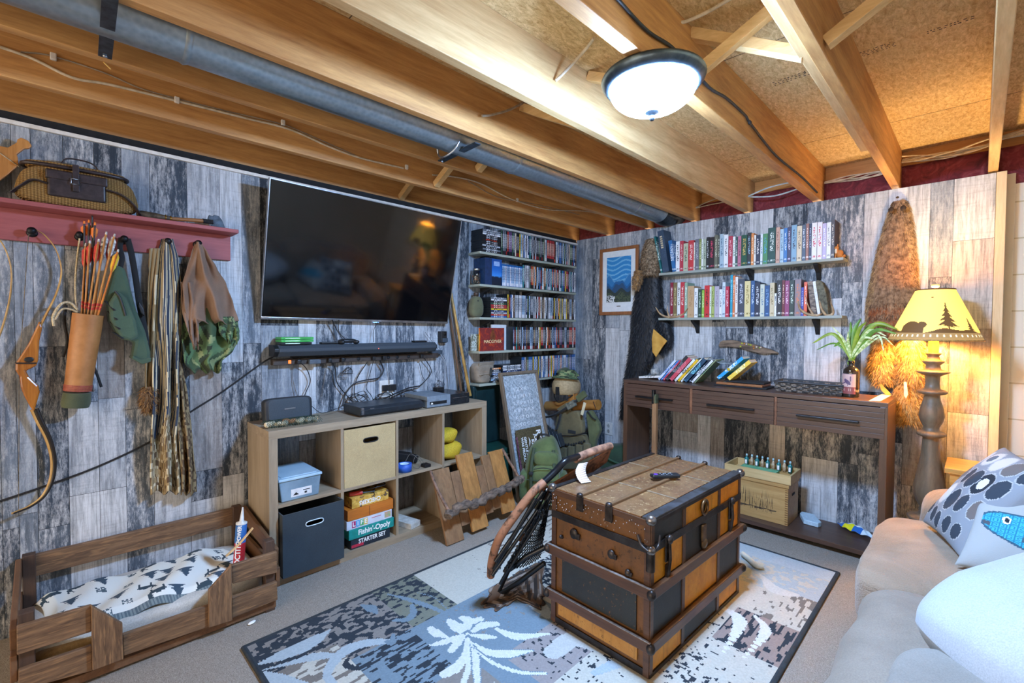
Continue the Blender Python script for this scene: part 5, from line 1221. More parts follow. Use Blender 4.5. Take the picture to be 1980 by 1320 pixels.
# dark green bag right
db = thing('green_duffel', 'dark green soft duffel bag lying against the wall under the outlet', 'duffel bag', (.75, -.3, 0))
MB().ell((.675, -.26, .16), (.155, .13, .16), Euler((0, 0, .1)), 0, 32, 18, .65, lambda p: V((p.x, p.y, p.z*(1+.06*sin(p.x*25))))).build('body', DKG, db)
mb = MB(); mb.tube(spline([(.56, -.34, .25), (.64, -.40, .22), (.72, -.40, .20), (.80, -.36, .18)]), .012, 8, flat=.3); mb.build('strap', cloth('green strap', '#3f6a48', '#2d4d35'), db)
sh = thing('sports_shoe', 'dark sports shoe with blue and yellow marks behind the trunk', 'shoe', (.86, -.62, .0))
Sx = Matrix.Translation((.84, -.60, .0)) @ Matrix.Rotation(radians(25), 4, 'Z')
MB(Sx).ell((0, 0, .05), (.13, .045, .045), None, 0, 28, 14, .75, lambda p: V((p.x, p.y*(1-.2*(p.x > .05)), p.z*(1-.35*(p.x/.13))))).build('upper', plain('shoe navy', '#28323a', '#5a7f9a', .6, 0, 28, (.45, .5)), sh)
MB(Sx).ell((0, 0, .012), (.138, .05, .012), None, 0, 28, 8, .6).build('sole', plain('sole yellow', '#d8c23a', '#30383c', .6, 0, 12, (.45, .5)), sh)
p = Y(1177, 828, -.004); o_ = thing('wall_outlet', 'white outlet plate low on the back wall left of the desk', 'outlet', (p.x, -.003, p.z-.06))
MB().box(p.x-.038, p.x+.038, -.008, -.0022, p.z-.058, p.z+.058).build('plate', WHT, o_, bevel=.002)
for dz in (-.025, .025): MB().ell((p.x, -.008, p.z+dz), (.014, .003, .017)).build('socket', plain('socket grey', '#b8b6b0', '#8a8882', .4), o_)
# slatted magazine rack of old boards
R0, R1 = V((.605, -2.035, 0)), V((.605, -1.43, 0)); RU = V((-.165, -.0, .43)).normalized(); RF = frame(R0, (0, 1, 0), RU)
BRN = wood('old brown board', '#b07c48', '#74502e', 'y', 1, .6, 1, .8)
rk = thing('magazine_rack', 'leaning rack of brown boards with a rough branch across its front', 'magazine rack', (.55, -1.73, 0))
def mkb(nm, l, d): 
    return wood(nm, l, d, 'z', 1.2, .6, 1, .7)
BR_ = [mkb('board a', '#9a7550', '#6a4c31'), mkb('board b', '#94704e', '#63472f'), mkb('board c', '#bd8748', '#7e5529')]
bs = [(.0, .125, .0, .455, 0), (.128, .19, .09, .43, 1), (.193, .315, .02, .525, 2), (.32, .385, .085, .43, 1), (.388, .455, .11, .475, 0), (.458, .60, .015, .50, 2)]
bs = [(.0, .128, .0, .44, 0), (.131, .20, .075, .405, 1), (.203, .335, .02, .50, 2), (.338, .40, .09, .40, 1), (.403, .475, .10, .455, 0), (.478, .60, .055, .47, 2)]
for a, b, v0, v1, m in bs: MB(RF).box(a, b, v0, v1, -.001, .017).build('slat', BR_[m], rk, bevel=.002)
mb = MB(RF); mb.box(.02, .58, .30, .345, -.02, -.001); mb.build('back_rail', BRN, rk); mb = MB(RF); mb.box(.02, .58, .12, .165, -.02, -.001); mb.build('back_rail', BRN, rk)
BARK = plain('rough bark', '#7d6b5c', '#40342b', .9, 0, 60, bump=.8, stretch=(1, .3, 1))
P_ = spline([(-.02, .165, .105), (.08, .20, .125), (.2, .185, .118), (.33, .21, .125), (.46, .215, .115), (.56, .235, .12), (.625, .245, .105)], 6)
MB(RF).tube([p+V((0, .008*sin(i*1.7), .006*cos(i*2.3))) for i, p in enumerate(P_)], [.016+.011*abs(sin(i*.9+1))+.005*hsh(i) for i in range(len(P_))], 12).build('branch', BARK, rk)
BARKS = plain('thin branch', '#8a6a55', '#4d382c', .7, 0, 40)
MB(RF).tube(spline([(-.008, .44, .012), (-.012, .34, .045), (-.012, .25, .09), (-.005, .185, .115)]), [.010]*25, 8).build('side_branch', BARKS, rk) if False else MB(RF).tube(spline([(-.008, .44, .012), (-.012, .34, .045), (-.012, .25, .09), (-.005, .185, .115)]), .010, 8).build('side_branch', BARKS, rk)
MB(RF).tube(spline([(.608, .47, .012), (.612, .38, .045), (.61, .30, .085), (.605, .25, .11)]), .010, 8).build('side_branch', BARKS, rk)
MB(RF).beam((-.012, .33, .0), (-.012, .05, .06), .012, .03, (0, 0, 1)).build('side_board', BR_[2], rk) if False else None
# ================================================================ BACK WALL: PICTURE, PELTS, BOOK SHELVES
pf0, pf1, pz0, pz1 = .287, .690, 1.420, 2.030
pic = thing('framed_picture', 'wooden framed blue mountain landscape print hanging near the corner', 'picture', (.49, -.02, pz0))
PFW = wood('picture frame oak', '#a0683e', '#7a4a2a', 'z', 1, .4)
mb = MB(); w = .03; mb.box(pf0, pf1, -.024, -.003, pz1-w, pz1); mb.box(pf0, pf1, -.024, -.003, pz0, pz0+w); mb.box(pf0, pf0+w, -.024, -.003, pz0+w, pz1-w); mb.box(pf1-w, pf1, -.024, -.003, pz0+w, pz1-w); mb.build('frame', PFW, pic, bevel=.003)
MB().box(pf0+w, pf1-w, -.014, -.004, pz0+w, pz1-w).build('mat_board', plain('white mat', '#dfe6ea', '#d5dde2', .7), pic)
def land(u, v):
    r1 = .52+.06*sin(u*7+1)+.04*sin(u*15); r2 = .42+.05*sin(u*9+3)+.03*sin(u*21); r3 = .26+.05*sin(u*12+.5)
    if v < r3-.08: 
        q = hsh(math.floor(u*40), math.floor(v*60)); return H('#d6dde0') if (u < .35 and v < .16 and q > .5) else (H('#2c3a34') if q < .5 else H('#4d5a44'))
    if v < r3: return H('#2d3b3a')
    if v < r2: return H('#1f5f96') if v > r2-.06 else H('#2c4f72')
    if v < r1: return H('#5d9ac8') if v > r1-.03 else H('#2f78b4')
    q = sin(v*60+3*sin(u*6)); return H('#6fb2dc') if q > .5 else H('#2f86c6')
a0, a1, b0, b1_ = pf0+.075, pf1-.075, pz0+.115, pz1-.085
MB().grid(lambda u, v: (a0+(a1-a0)*u, -.0155, b0+(b1_-b0)*v), 60, 90, col=land, smooth=False).build('print', painted('landscape print', .4, None, 50), pic)
mb = MB(); mb.box(.47, .51, -.0146, -.0141, pz0+.075, pz0+.083); mb.build('caption_mark', GRYC, pic)

# black bear pelt with a raccoon-skin hat hung over its head
bpt = [Y(x, y, -.07) for x, y in ((1252, 478), (1250, 540), (1247, 600), (1240, 660), (1228, 710), (1212, 760), (1198, 812))]
bear = thing('bear_pelt', 'black bear pelt hanging on the back wall between the picture and the bookshelves', 'pelt', (bpt[3].x, -.07, .46))
furry(bpt, [.06, .105, .135, .125, .10, .065, .015], 'hide', [FURK], bear, 9000, .045, .004, (0, 0, -.8), 31, flat=.42, surf='y')
leg = [Y(x, y, -.11) for x, y in ((1268, 600), (1278, 630), (1284, 660), (1268, 682))]
furry(leg, [.05, .055, .045, .025], 'leg', [FURK], bear, 2400, .035, .0035, (.1, 0, -.7), 32, flat=.6, surf='y')
pl = [Y(x, y, -.145) for x, y in ((1264, 636), (1290, 659), (1280, 672), (1269, 690), (1262, 680), (1261, 655))]
MB().prism([(p.x, p.z) for p in pl], -.150, -.140, 'xz').build('bare_hide_patch', HIDE, bear)
ftp = [Y(x, y, -.12) for x, y in ((1262, 668), (1256, 690), (1252, 700))]
furry(ftp, [.018, .025, .022], 'paw', [FURK], bear, 500, .02, .003, (0, 0, -.5), 33, flat=.8, surf='y')
mb = MB()
for k in range(5): a = Y(1248+k*3.2, 700, -.135); mb.tube(spline([a, a+V((0, -.012, -.014)), a+V((0, -.010, -.03))]), [.004]*9+[.003, .003, .002, .002, .0015, .001, .001, .0005][:0] if False else .0032, 6)
o = mb.build('claws', BLK, bear)
hat = [Y(x, y, -.14) for x, y in ((1255, 470), (1248, 490), (1246, 515), (1256, 530))]
hh_ = thing('raccoon_hat', 'grizzled brown raccoon fur hat hung over the top of the black bear pelt', 'fur hat', (hat[1].x, -.14, 1.75))
furry([Y(1257, 462, -.13), Y(1256, 485, -.14), Y(1255, 510, -.14), Y(1254, 532, -.14)], [.045, .075, .08, .05], 'crown', [FURG, FURB], hh_, 4200, .035, .003, (0, 0, -.5), 34, flat=.75, surf='y', jit=.7)
furry([Y(1236, 522, -.14), Y(1232, 540, -.14), Y(1229, 560, -.14)], [.028, .034, .018], 'ringed_tail', [FURT, FURG], hh_, 1500, .028, .003, (0, 0, -.6), 35, surf='y', jit=.6)

# book shelves
BSX0, BSX1, BSZ = .948, 2.195, [1.748, 1.383]
GREYX = wood('grey green long shelf', '#b4bcb4', '#868e86', 'x', 1, .6)
for k, z in enumerate(BSZ):
    s_ = thing('wall_shelf', ['upper grey bookshelf board on black brackets on the back wall', 'lower grey bookshelf board on black brackets above the desk'][k], 'shelf', (1.57, -.07, z-.02), 'book shelves')
    MB().box(BSX0, BSX1, -.145, -.002, z-.019, z).build('board', GREYX, s_, bevel=.0015)
    for px in ((1447, 1577) if k == 0 else (1343, 1447, 1577)):
        x = Y(px, 620, -.07).x; MB().prism([(-.002, z-.019), (-.115, z-.019), (-.112, z-.03), (-.035, z-.075), (-.012, z-.115), (-.002, z-.125)], x-.013, x+.013, 'yz').build('bracket', BLKM, s_, bevel=.001)
PAGE = plain('book pages', '#e9e1cc', '#cfc5ab', .8, 0, 200, stretch=(8, 1, 1))
def book_mat(name, c, c2, title=True):
    if name in MATS: return MATS[name]
    t = NT(name); g = t.coord(out='Generated'); sx = t.new('ShaderNodeSeparateXYZ'); t.l(g, sx.inputs[0]); z = sx.outputs[2]; x = sx.outputs[0]
    band = t.math('MULTIPLY', t.math('MULTIPLY', t.math('GREATER_THAN', z, .35), t.math('LESS_THAN', z, .88)), t.math('MULTIPLY', t.math('GREATER_THAN', x, .28), t.math('LESS_THAN', x, .75)))
    n = t.noise(t.coord((1.6, 1, 1)), 130, 1, .3); col = t.mix(t.math('MULTIPLY', t.step(n, .5, .54), band), H(c), H(c2))
    foot = t.math('MULTIPLY', t.math('GREATER_THAN', z, .06), t.math('LESS_THAN', z, .11)); n2 = t.noise(t.coord((1, 1, 1)), 180, 1); col = t.mix(t.math('MULTIPLY', foot, t.step(n2, .5, .55)), col, H(c2))
    MATS[name] = t.fin(col, .45); return MATS[name]
def make_book(x0, x1, h, d, z, mat, label, group, tilt=0.0, yf=-.136, name='book'):
    """hard or soft cover with the spine facing the room; x0..x1 wide, h tall"""
    b = thing(name, label, 'book', ((x0+x1)/2, yf+d/2, z), group); w = x1-x0; c = .0018 if w > .012 else .001
    pv = Matrix.Translation((x1 if tilt > 0 else x0, 0, z)) @ Matrix.Rotation(tilt, 4, 'Y') @ Matrix.Translation((-(x1 if tilt > 0 else x0), 0, -z))
    pv = Matrix.Translation((x1 if tilt > 0 else x0, 0, z)) @ Matrix.Rotation(tilt, 4, 'Y') @ Matrix.Translation((-(x1 if tilt > 0 else x0), 0, -z))
    mb = MB(pv); mb.box(x0, x0+c, yf, yf+d, z+.0004, z+h); mb.box(x1-c, x1, yf, yf+d, z+.0004, z+h); mb.box(x0+c, x1-c, yf, yf+.002, z+.0004, z+h); mb.build('cover', mat, b)
    MB(pv).box(x0+c, x1-c, yf+.002, yf+d-.003, z+.003, z+h-.003).build('pages', PAGE, b); return b
U = [(274, 310, 322, '#e6ebee', '#3a4450', 'slim white', 3), (310, 344, 318, '#b5384a', '#e8c8c8', 'crimson', 3), (345, 388, 340, '#b8bda4', '#2f5a46', 'grey green', 2), (390, 440, 312, '#c23a40', '#f0dada', 'bright red', 1), (441, 452, 330, '#e9e4d8', '#9a9488', 'thin cream', 1), (455, 490, 300, '#6b6e7a', '#b0b4c0', 'slate grey', -1), (490, 512, 298, '#7f8c50', '#d6e0a8', 'olive', -1), (512, 530, 298, '#dfe6e2', '#4a6a4a', 'white and green', -1), (530, 556, 300, '#a8b4a0', '#3f4a40', 'pale sage', 0),
     (558, 584, 282, '#20262c', '#c8d0d4', 'black', 0), (584, 632, 282, '#241f26', '#d0486a', 'black and pink', 0), (634, 664, 262, '#6e7060', '#c8c8b4', 'khaki', 0), (666, 682, 262, '#4a5048', '#d8dcc8', 'thin dark grey', 0), (683, 720, 252, '#a3bccb', '#3a5f80', 'light blue', 0), (722, 762, 258, '#e4e8ea', '#5a6068', 'broad white', 0), (764, 803, 272, '#b23a50', '#e8b8c0', 'rose red', 0), (805, 828, 276, '#e8ebe8', '#3f8a60', 'white', 0), (829, 850, 280, '#3d5a56', '#d0e0d8', 'grey teal', 0), (852, 882, 272, '#b9748c', '#6a4050', 'dusty pink', 0),
     (884, 938, 262, '#14503c', '#c8b060', 'dark green gilt', 0), (940, 974, 240, '#2a3138', '#9ac0d8', 'charcoal', 0), (976, 1000, 246, '#d88a4a', '#f8e0c0', 'orange', 0), (1002, 1020, 262, '#e8e4da', '#6a6a6a', 'narrow white', 0), (1021, 1058, 262, '#28344a', '#e0e0e0', 'navy', 0), (1062, 1084, 252, '#dce4e8', '#5a8a9a', 'silvery', 0), (1086, 1130, 250, '#4a8a5a', '#4aa0c8', 'green and sky', 0), (1132, 1202, 194, '#1c4a44', '#dce8e0', 'dark green, white lettered', 0), (1206, 1243, 190, '#c8a08c', '#8a5a4a', 'salmon', 0),
     (1245, 1278, 206, '#a8c4d4', '#4a6a80', 'powder blue', 0), (1280, 1312, 198, '#3a78b8', '#d8e8f4', 'blue', 0), (1314, 1348, 186, '#3a3a5a', '#d0c8e0', 'indigo', 0), (1350, 1400, 168, '#7fa6bf', '#20304a', 'blue grey', 0), (1402, 1448, 178, '#d8c8a8', '#6a5a40', 'cream', 0), (1450, 1484, 166, '#48566a', '#d0d8e4', 'steel blue', 0), (1486, 1512, 156, '#a06a58', '#e8d0c0', 'brown pink', 0), (1514, 1538, 158, '#26304a', '#a8b4cc', 'midnight blue', 0), (1540, 1588, 148, '#e8e4e4', '#c83a4a', 'white with red marks', 0), (1592, 1638, 142, '#e6dde0', '#d03a50', 'white and scarlet', 0),
     (1640, 1676, 152, '#b8aacb', '#f0ecf4', 'lilac spiral bound', 0), (1678, 1718, 144, '#e4e2de', '#8a8a8a', 'tall white', 0), (1720, 1752, 118, '#3a2a24', '#c8b8a0', 'thick dark brown', 0)]
Lw = [(220, 247, 706, '#8a2438', '#f0e0e0', 'dark red'), (249, 283, 706, '#7a6a48', '#c8c088', 'brown and green'), (286, 314, 706, '#e0e2e2', '#2a2a2a', 'white'), (316, 352, 702, '#c03844', '#f0d8d0', 'red'), (354, 380, 706, '#8fb09a', '#e8f0e8', 'mint green'), (382, 442, 738, '#c0a07a', '#a8865c', 'thick tan'), (445, 478, 758, '#e8ebec', '#6a7278', 'white, grey lettered'), (480, 513, 768, '#2f4a40', '#b8d0c0', 'bottle green'),
      (516, 538, 776, '#8fc04a', '#f0f8d8', 'lime green'), (540, 586, 732, '#c8323a', '#20181c', 'scarlet and black'), (588, 604, 742, '#e0e4dc', '#90b050', 'thin white'), (606, 632, 740, '#a8b868', '#404a30', 'pale green'), (634, 676, 740, '#b4aebc', '#8a8494', 'lilac grey'), (678, 704, 768, '#e2e6ea', '#6a7a8a', 'short white'), (706, 734, 702, '#c8d8e2', '#58718a', 'icy blue'), (736, 770, 742, '#b82a48', '#f0c8d0', 'raspberry'), (780, 802, 634, '#1f9ab8', '#8ad8e8', 'tall cyan'), (804, 824, 640, '#d87a48', '#f4d8c0', 'tall orange'),
      (826, 850, 652, '#e8e4e0', '#8a5a4a', 'tall white'), (852, 912, 674, '#3f4858', '#c0c8d8', 'thick slate'), (914, 968, 692, '#dccf98', '#8a7838', 'pale yellow'), (972, 1008, 688, '#2f5a8c', '#c8d8ec', 'royal blue'), (1010, 1058, 704, '#1f2c44', '#e0e4ec', 'navy, white lettered'), (1060, 1100, 722, '#c8cfc0', '#6a8aa0', 'pale grey green'), (1102, 1148, 732, '#1f4f82', '#7aa8d8', 'deep blue'), (1150, 1192, 708, '#cfc3a0', '#8a7a50', 'sand coloured'), (1194, 1212, 806, '#e8ebe8', '#5a6068', 'shortest white'),
      (1214, 1262, 684, '#20262c', '#e8ebec', 'black, white lettered'), (1264, 1288, 684, '#6e2a34', '#d8b8a0', 'maroon'), (1290, 1332, 688, '#8c3a68', '#e8c8dc', 'purple'), (1334, 1378, 682, '#263a34', '#c8d8cc', 'blackish green'), (1382, 1440, 676, '#8a7a80', '#d87a48', 'grey with orange top'), (1442, 1466, 750, '#3040a0', '#b8c0e8', 'bright blue'), (1468, 1498, 700, '#e2603a', '#f4d0c0', 'orange red')]
def shelf_books(L, z, lab, grp, tl):
    px0 = None; x_prev = BSX0+.002
    for i, b in enumerate(L):
        cx = 1250+b[0]/4.83; dx = 1250+b[1]/4.83; ty = 400+b[2]/4.83
        xa = Y(cx, 500 if z > 1.6 else 600, -.136).x; xb = Y(dx, 500 if z > 1.6 else 600, -.136).x
        xa = max(xa, x_prev+.0006); xb = max(xb, xa+.006)
        h = Y((cx+dx)/2, ty, -.136).z-z
        m = book_mat(lab+' '+b[5], b[3], b[4]); t = 0
        make_book(xa, xb-.0004, h, min(.131, .6*h+.02), z, m, '%s book standing on the %s bookshelf' % (b[5], lab) if True else '', grp, t)
        x_prev = xb
NAMEFIX = {}
shelf_books(U, BSZ[0], 'upper', 'books on the upper shelf', 0)
shelf_books(Lw, BSZ[1], 'lower', 'books on the lower shelf', 0)
# leaning big books at the left end of the upper shelf
def lean_book(pb, pt_, w, d, h, mat, label, z, yf=-.14, grp='books on the upper shelf'):
    a = Y(pb[0], pb[1], yf); tl_ = atan2(Y(pt_[0], pt_[1], yf).x-a.x, h)
    b = thing('book', label, 'book', (a.x, yf+d/2, z), grp)
    off = w*sin(abs(tl_)) if tl_ < 0 else 0
    pv = Matrix.Translation((a.x, 0, z+.0006+(w*sin(-tl_) if tl_ < 0 else 0)*0)) @ Matrix.Rotation(tl_, 4, 'Y')
    # rotate about the lower corner that touches the board
    if tl_ < 0: pv = Matrix.Translation((a.x, 0, z+.0006)) @ Matrix.Rotation(tl_, 4, 'Y')
    else: pv = Matrix.Translation((a.x, 0, z+.0006+w*sin(tl_))) @ Matrix.Rotation(tl_, 4, 'Y')
    mb = MB(pv); mb.box(0, .002, yf, yf+d, 0, h); mb.box(w-.002, w, yf, yf+d, 0, h); mb.box(.002, w-.002, yf, yf+.002, 0, h); mb.build('cover', mat, b); MB(pv).box(.002, w-.002, yf+.002, yf+d-.003, .003, h-.003).build('pages', PAGE, b); return b, pv
zU = BSZ[0]
lean_book((1278, 525), (1264, 443), .013, .13, .31, book_mat('teal leaning', '#1d6f70', '#d8ece8'), 'slim teal book leaning left at the very start of the upper shelf', zU)
bgb, pv = lean_book((1282, 525), (1271, 434), .052, .20*.64, .345, book_mat('navy leaning', '#33485e', '#3d536b'), 'big navy blue book leaning at the left end of the upper shelf', zU)
mb = MB(pv)
for k in range(6): mb.box(.014, .034, -.1406, -.1400, .30-k*.018-.012, .30-k*.018)
mb.build('gilt_lettering', plain('gilt', '#d8cdb0', '#b8a880', .4), bgb)
lean_book((1300.5, 524), (1292, 455), .030, .125, .255, book_mat('blue leaning', '#2c6ca4', '#dbe8f4'), 'blue book leaning against the big navy one', zU)
# brown leaning books at the right of the lower shelf
zL = BSZ[1]
lean_book((1569, 612), (1561, 548), .030, .12, .225, plain('banded brown leather', '#4a3c34', '#8a7a68', .5, 0, 18, (.45, .55), stretch=(1, 1, 3)), 'old brown banded book leaning near the right end of the lower shelf', zL, grp='books on the lower shelf')
lean_book((1581, 612), (1571, 545), .016, .12, .225, book_mat('white leaning', '#dfe2e4', '#c8ccd0'), 'white book leaning behind the right antlers', zL, grp='books on the lower shelf')
bk = thing('bark_bookend', 'mottled brown rock slab leaning at the right end of the lower book row', 'bookend', tuple(Y(1590, 600, -.09)))
pl = [Y(x, y, -.10) for x, y in ((1589, 608), (1577, 545), (1584, 541), (1592, 546), (1598, 560), (1603, 590), (1604, 609))]
MB().prism([(p.x, max(p.z, zL+.0005)) for p in pl], -.13, -.05, 'xz').build('slab', plain('mottled stone', '#7c7a66', '#3f3e34', .8, 0, 40), bk, bevel=.006)
# fox
fx0 = Y(1622, 494, -.12); FOXO = plain('fox orange', '#d98a3e', '#b96c28', .6, 0, 60); FOXW = plain('fox cream', '#f0dfc4', '#d8c4a4', .6)
fo_ = thing('fox_figurine', 'small sitting orange fox figurine at the right end of the upper shelf', 'figurine', (fx0.x, -.12, zU))
x = fx0.x; mb = MB(); mb.ell((x+.004, -.118, zU+.026), (.020, .017, .026)); mb.ell((x-.008, -.12, zU+.042), (.012, .012, .022), Euler((0, -.3, 0))); mb.ell((x-.012, -.121, zU+.066), (.012, .011, .010)); mb.tube([(x-.02, -.123, zU+.064), (x-.034, -.125, zU+.060)], [.007, .002], 8)
for s in (-1, 1): mb.tube([(x-.008, -.121+s*.006, zU+.072), (x-.005, -.121+s*.008, zU+.089)], [.005, .0008], 6); mb.tube([(x-.016, -.12+s*.007, zU+.03), (x-.018, -.12+s*.007, zU+.0005)], [.005, .004], 8)
mb.tube(spline([(x+.018, -.118, zU+.008), (x+.030, -.122, zU+.008), (x+.030, -.13, zU+.012)]), .007, 8); mb.build('body', FOXO, fo_)
mb = MB(); mb.ell((x-.014, -.1225, zU+.044), (.009, .0115, .018)); mb.ell((x-.024, -.1225, zU+.061), (.007, .006, .004)); mb.build('chest', FOXW, fo_)
mb = MB(); mb.ell((x-.0345, -.125, zU+.0605), .0022, None, 0, 8, 6)
for s in (-1, 1): mb.ell((x-.0205, -.1225+s*.006, zU+.069), .0016, None, 0, 8, 6)
mb.build('nose_and_eyes', BLK, fo_)
# antlers
ANT = plain('antler', '#c9b08c', '#8a6a48', .5, 0, 30)
def antler(pxs, tines, lab, y=-.14):
    a = thing('antler', lab, 'antler', tuple(Y(*pxs[0], y)))
    mb = MB(); P = spline([Y(px, py, y-.01*(i % 2)) for i, (px, py) in enumerate(pxs)], 8); n = len(P); mb.tube(P, [max(.0015, .009*sin(pi*(.12+.80*i/n))) for i in range(n)], 8)
    for t in tines: P = spline([Y(px, py, y-.008) for px, py in t], 6); mb.tube(P, [lerp(.0075, .0012, i/(len(P)-1)) for i in range(len(P))], 8)
    mb.build('beam', ANT, a)
antler([(1268, 594), (1276, 606), (1288, 612), (1300, 613), (1318, 609), (1330, 596)], [[(1294, 612), (1290, 600), (1291, 590)]], 'pale antler lying at the left end of the lower bookshelf')
antler([(1542, 582), (1548, 598), (1562, 607), (1580, 609), (1590, 606)], [[(1572, 608), (1562, 590), (1557, 570)]], 'left one of two brown antlers on the right end of the lower bookshelf')
antler([(1584, 578), (1589, 598), (1598, 609), (1608, 608), (1611, 600), (1606, 584)], [], 'right one of two brown antlers, at the very end of the lower bookshelf', -.125)

# raccoon pelt with tails
rp = [Y(x, y, -.045) for x, y in ((1737, 386), (1737, 410), (1733, 460), (1728, 520), (1724, 580), (1722, 640), (1722, 665))]
rc_ = thing('raccoon_pelt', 'long brown raccoon pelt hanging nose up on the back wall beside the lamp', 'pelt', (rp[3].x, -.05, .7))
FURR = [plain('raccoon brown', '#a58566', '#6a4e36', .8, 0, 50), plain('raccoon cream', '#cfae7c', '#8a6a44', .8, 0, 50), plain('raccoon dark', '#4a3624', '#261a12', .8, 0, 60), plain('fox red fur', '#b8642c', '#7a3a16', .8, 0, 50)]
cx_ = rp[3].x
def rmat(p, rg):
    if p.z > 1.98: return 2 if abs(p.x-cx_-.01) < .035 and rg.random() < .7 else 1
    if p.z < 1.46 and abs(p.x-cx_) < .11: return 3 if math.floor(p.z/.035) % 2 == 0 or rg.random() < .4 else 2
    e = abs(p.x-cx_)/(.03+.10*(2.08-p.z)/.7)
    return (1 if e > .75 and rg.random() < .75 else 0) if rg.random() < .85 else 2
furry(rp, [.03, .05, .08, .105, .125, .125, .085], 'skin', FURR, rc_, 17000, .034, .0022, (0, 0, -.95), 41, flat=.30, jit=.35, surf='y', matf=rmat)
for s in (-1, 1): MB().ell((cx_+.012+s*.028, -.075, 2.015), (.014, .008, .018)).build('ear', FURR[2], rc_)
MB().ell((cx_+.012, -.075, 2.085), (.008, .008, .006)).build('nose', FURR[2], rc_)
FURP = [plain('pale tail fur', '#e0c080', '#a8803f', .8, 0, 50), plain('gold tail fur', '#c99a50', '#7d5526', .8, 0, 50)]
for i, (pts_, rr, lab) in enumerate([([(1707, 655), (1706, 690), (1705, 715), (1706, 742)], [.04, .062, .066, .035], 'fluffy pale tail hanging at the left under the raccoon pelt'), ([(1757, 655), (1762, 690), (1764, 720), (1762, 750)], [.045, .07, .072, .045], 'fluffy golden tail hanging at the right under the lamp shade'), ([(1752, 745), (1754, 770), (1756, 795), (1757, 820)], [.04, .058, .062, .04], 'lowest golden tail hanging just right of the desk end')]):
    o = furry([Y(x, y, -.08) for x, y in pts_], rr, 'fur_tail', FURP, None, 3200, .04, .003, (0, 0, -.7), 50+i, flat=.8, surf='y'); tag(o, lab, 'fur tail')
tag(MB().prism([(p.x, p.z) for p in (Y(1700, 742, -.10), Y(1704, 742, -.10), Y(1722, 760, -.10), Y(1724, 768, -.10), Y(1714, 764, -.10), Y(1704, 754, -.10))], -.104, -.099, 'xz').build('hide_strip', HIDE), 'narrow strip of tan hide hanging below the left tail', 'hide strip')
o = tag(MB().prism([(p.x, p.z) for p in (Y(1748, 738, -.15), Y(1753, 738, -.15), Y(1756, 762, -.15), Y(1752, 770, -.15), Y(1748, 764, -.15))], -.155, -.148, 'xz').build('hide_strip', plain('white fur tip', '#efe6d0', '#d8caa8', .8)), 'small white strip of fur between the golden tails', 'hide strip')
# driftwood with coloured stones
dw = thing('driftwood_plaque', 'flat driftwood piece with small coloured stones fixed on the wall above the desk', 'driftwood', tuple(Y(1445, 680, -.02)))
pl = [Y(1260+x/7.615, 640+y/7.615, -.02) for x, y in ((990, 215), (1010, 160), (1060, 135), (1200, 130), (1320, 155), (1500, 190), (1620, 230), (1760, 270), (1865, 318), (1860, 330), (1740, 325), (1660, 340), (1560, 320), (1430, 285), (1300, 245), (1120, 225), (1010, 235))]
MB().prism([(p.x, p.z) for p in pl], -.030, -.003, 'xz').build('wood', plain('driftwood', '#8a7560', '#4d3f33', .8, 0, 40, stretch=(.2, 1, 1), bump=.6), dw, bevel=.005)
for i, (x, y) in enumerate(((1330, 180), (1365, 185), (1395, 192), (1430, 198), (1460, 205), (1500, 225), (1545, 232), (1590, 245), (1310, 225), (1505, 255), (1605, 240))):
    p = Y(1260+x/7.615, 640+y/7.615, -.032); MB().ell((p.x, -.032, p.z), (.0065, .005, .006), None, 0, 10, 8).build('stone', plain('stone %d' % (i % 4), ('#c8d048', '#d08a40', '#e8e0d0', '#a0b838')[i % 4], None, .2), dw)
# ================================================================ CONSOLE TABLE AND WHAT IS ON AND UNDER IT
DW = wood('dark walnut', '#5d4336', '#33231c', 'x', 1, .38, 1, 0, (.2, .75)); DWZ = wood('dark walnut upright', '#644632', '#38251b', 'z', 1, .38, 1, 0, (.2, .75))
DX0, DX1, DY0, DY1, DH = .845, 2.47, -.490, -.140, .897
dk = thing('console_table', 'long dark walnut console table with three grooved drawers against the back wall', 'console table', (1.65, -.31, 0))
MB().box(DX0, DX1, DY0, DY1, DH-.024, DH).build('top', DW, dk, bevel=.0015)
MB().box(DX0, DX0+.034, DY0, DY1, 0, DH-.024).build('side_panel', DWZ, dk, bevel=.0015); MB().box(DX1-.034, DX1, DY0, DY1, 0, DH-.024).build('side_panel', DWZ, dk, bevel=.0015)
MB().box(DX0+.034, DX1-.034, DY0+.004, DY1, .032, .058).build('bottom_shelf', DW, dk, bevel=.001)
MB().box(DX0+.034, DX1-.034, DY0+.02, DY1, .70, .715).build('drawer_floor', DW, dk)
db_ = [Y(x, 760, DY0).x for x in (1210, 1333, 1339, 1497, 1503, 1712)]
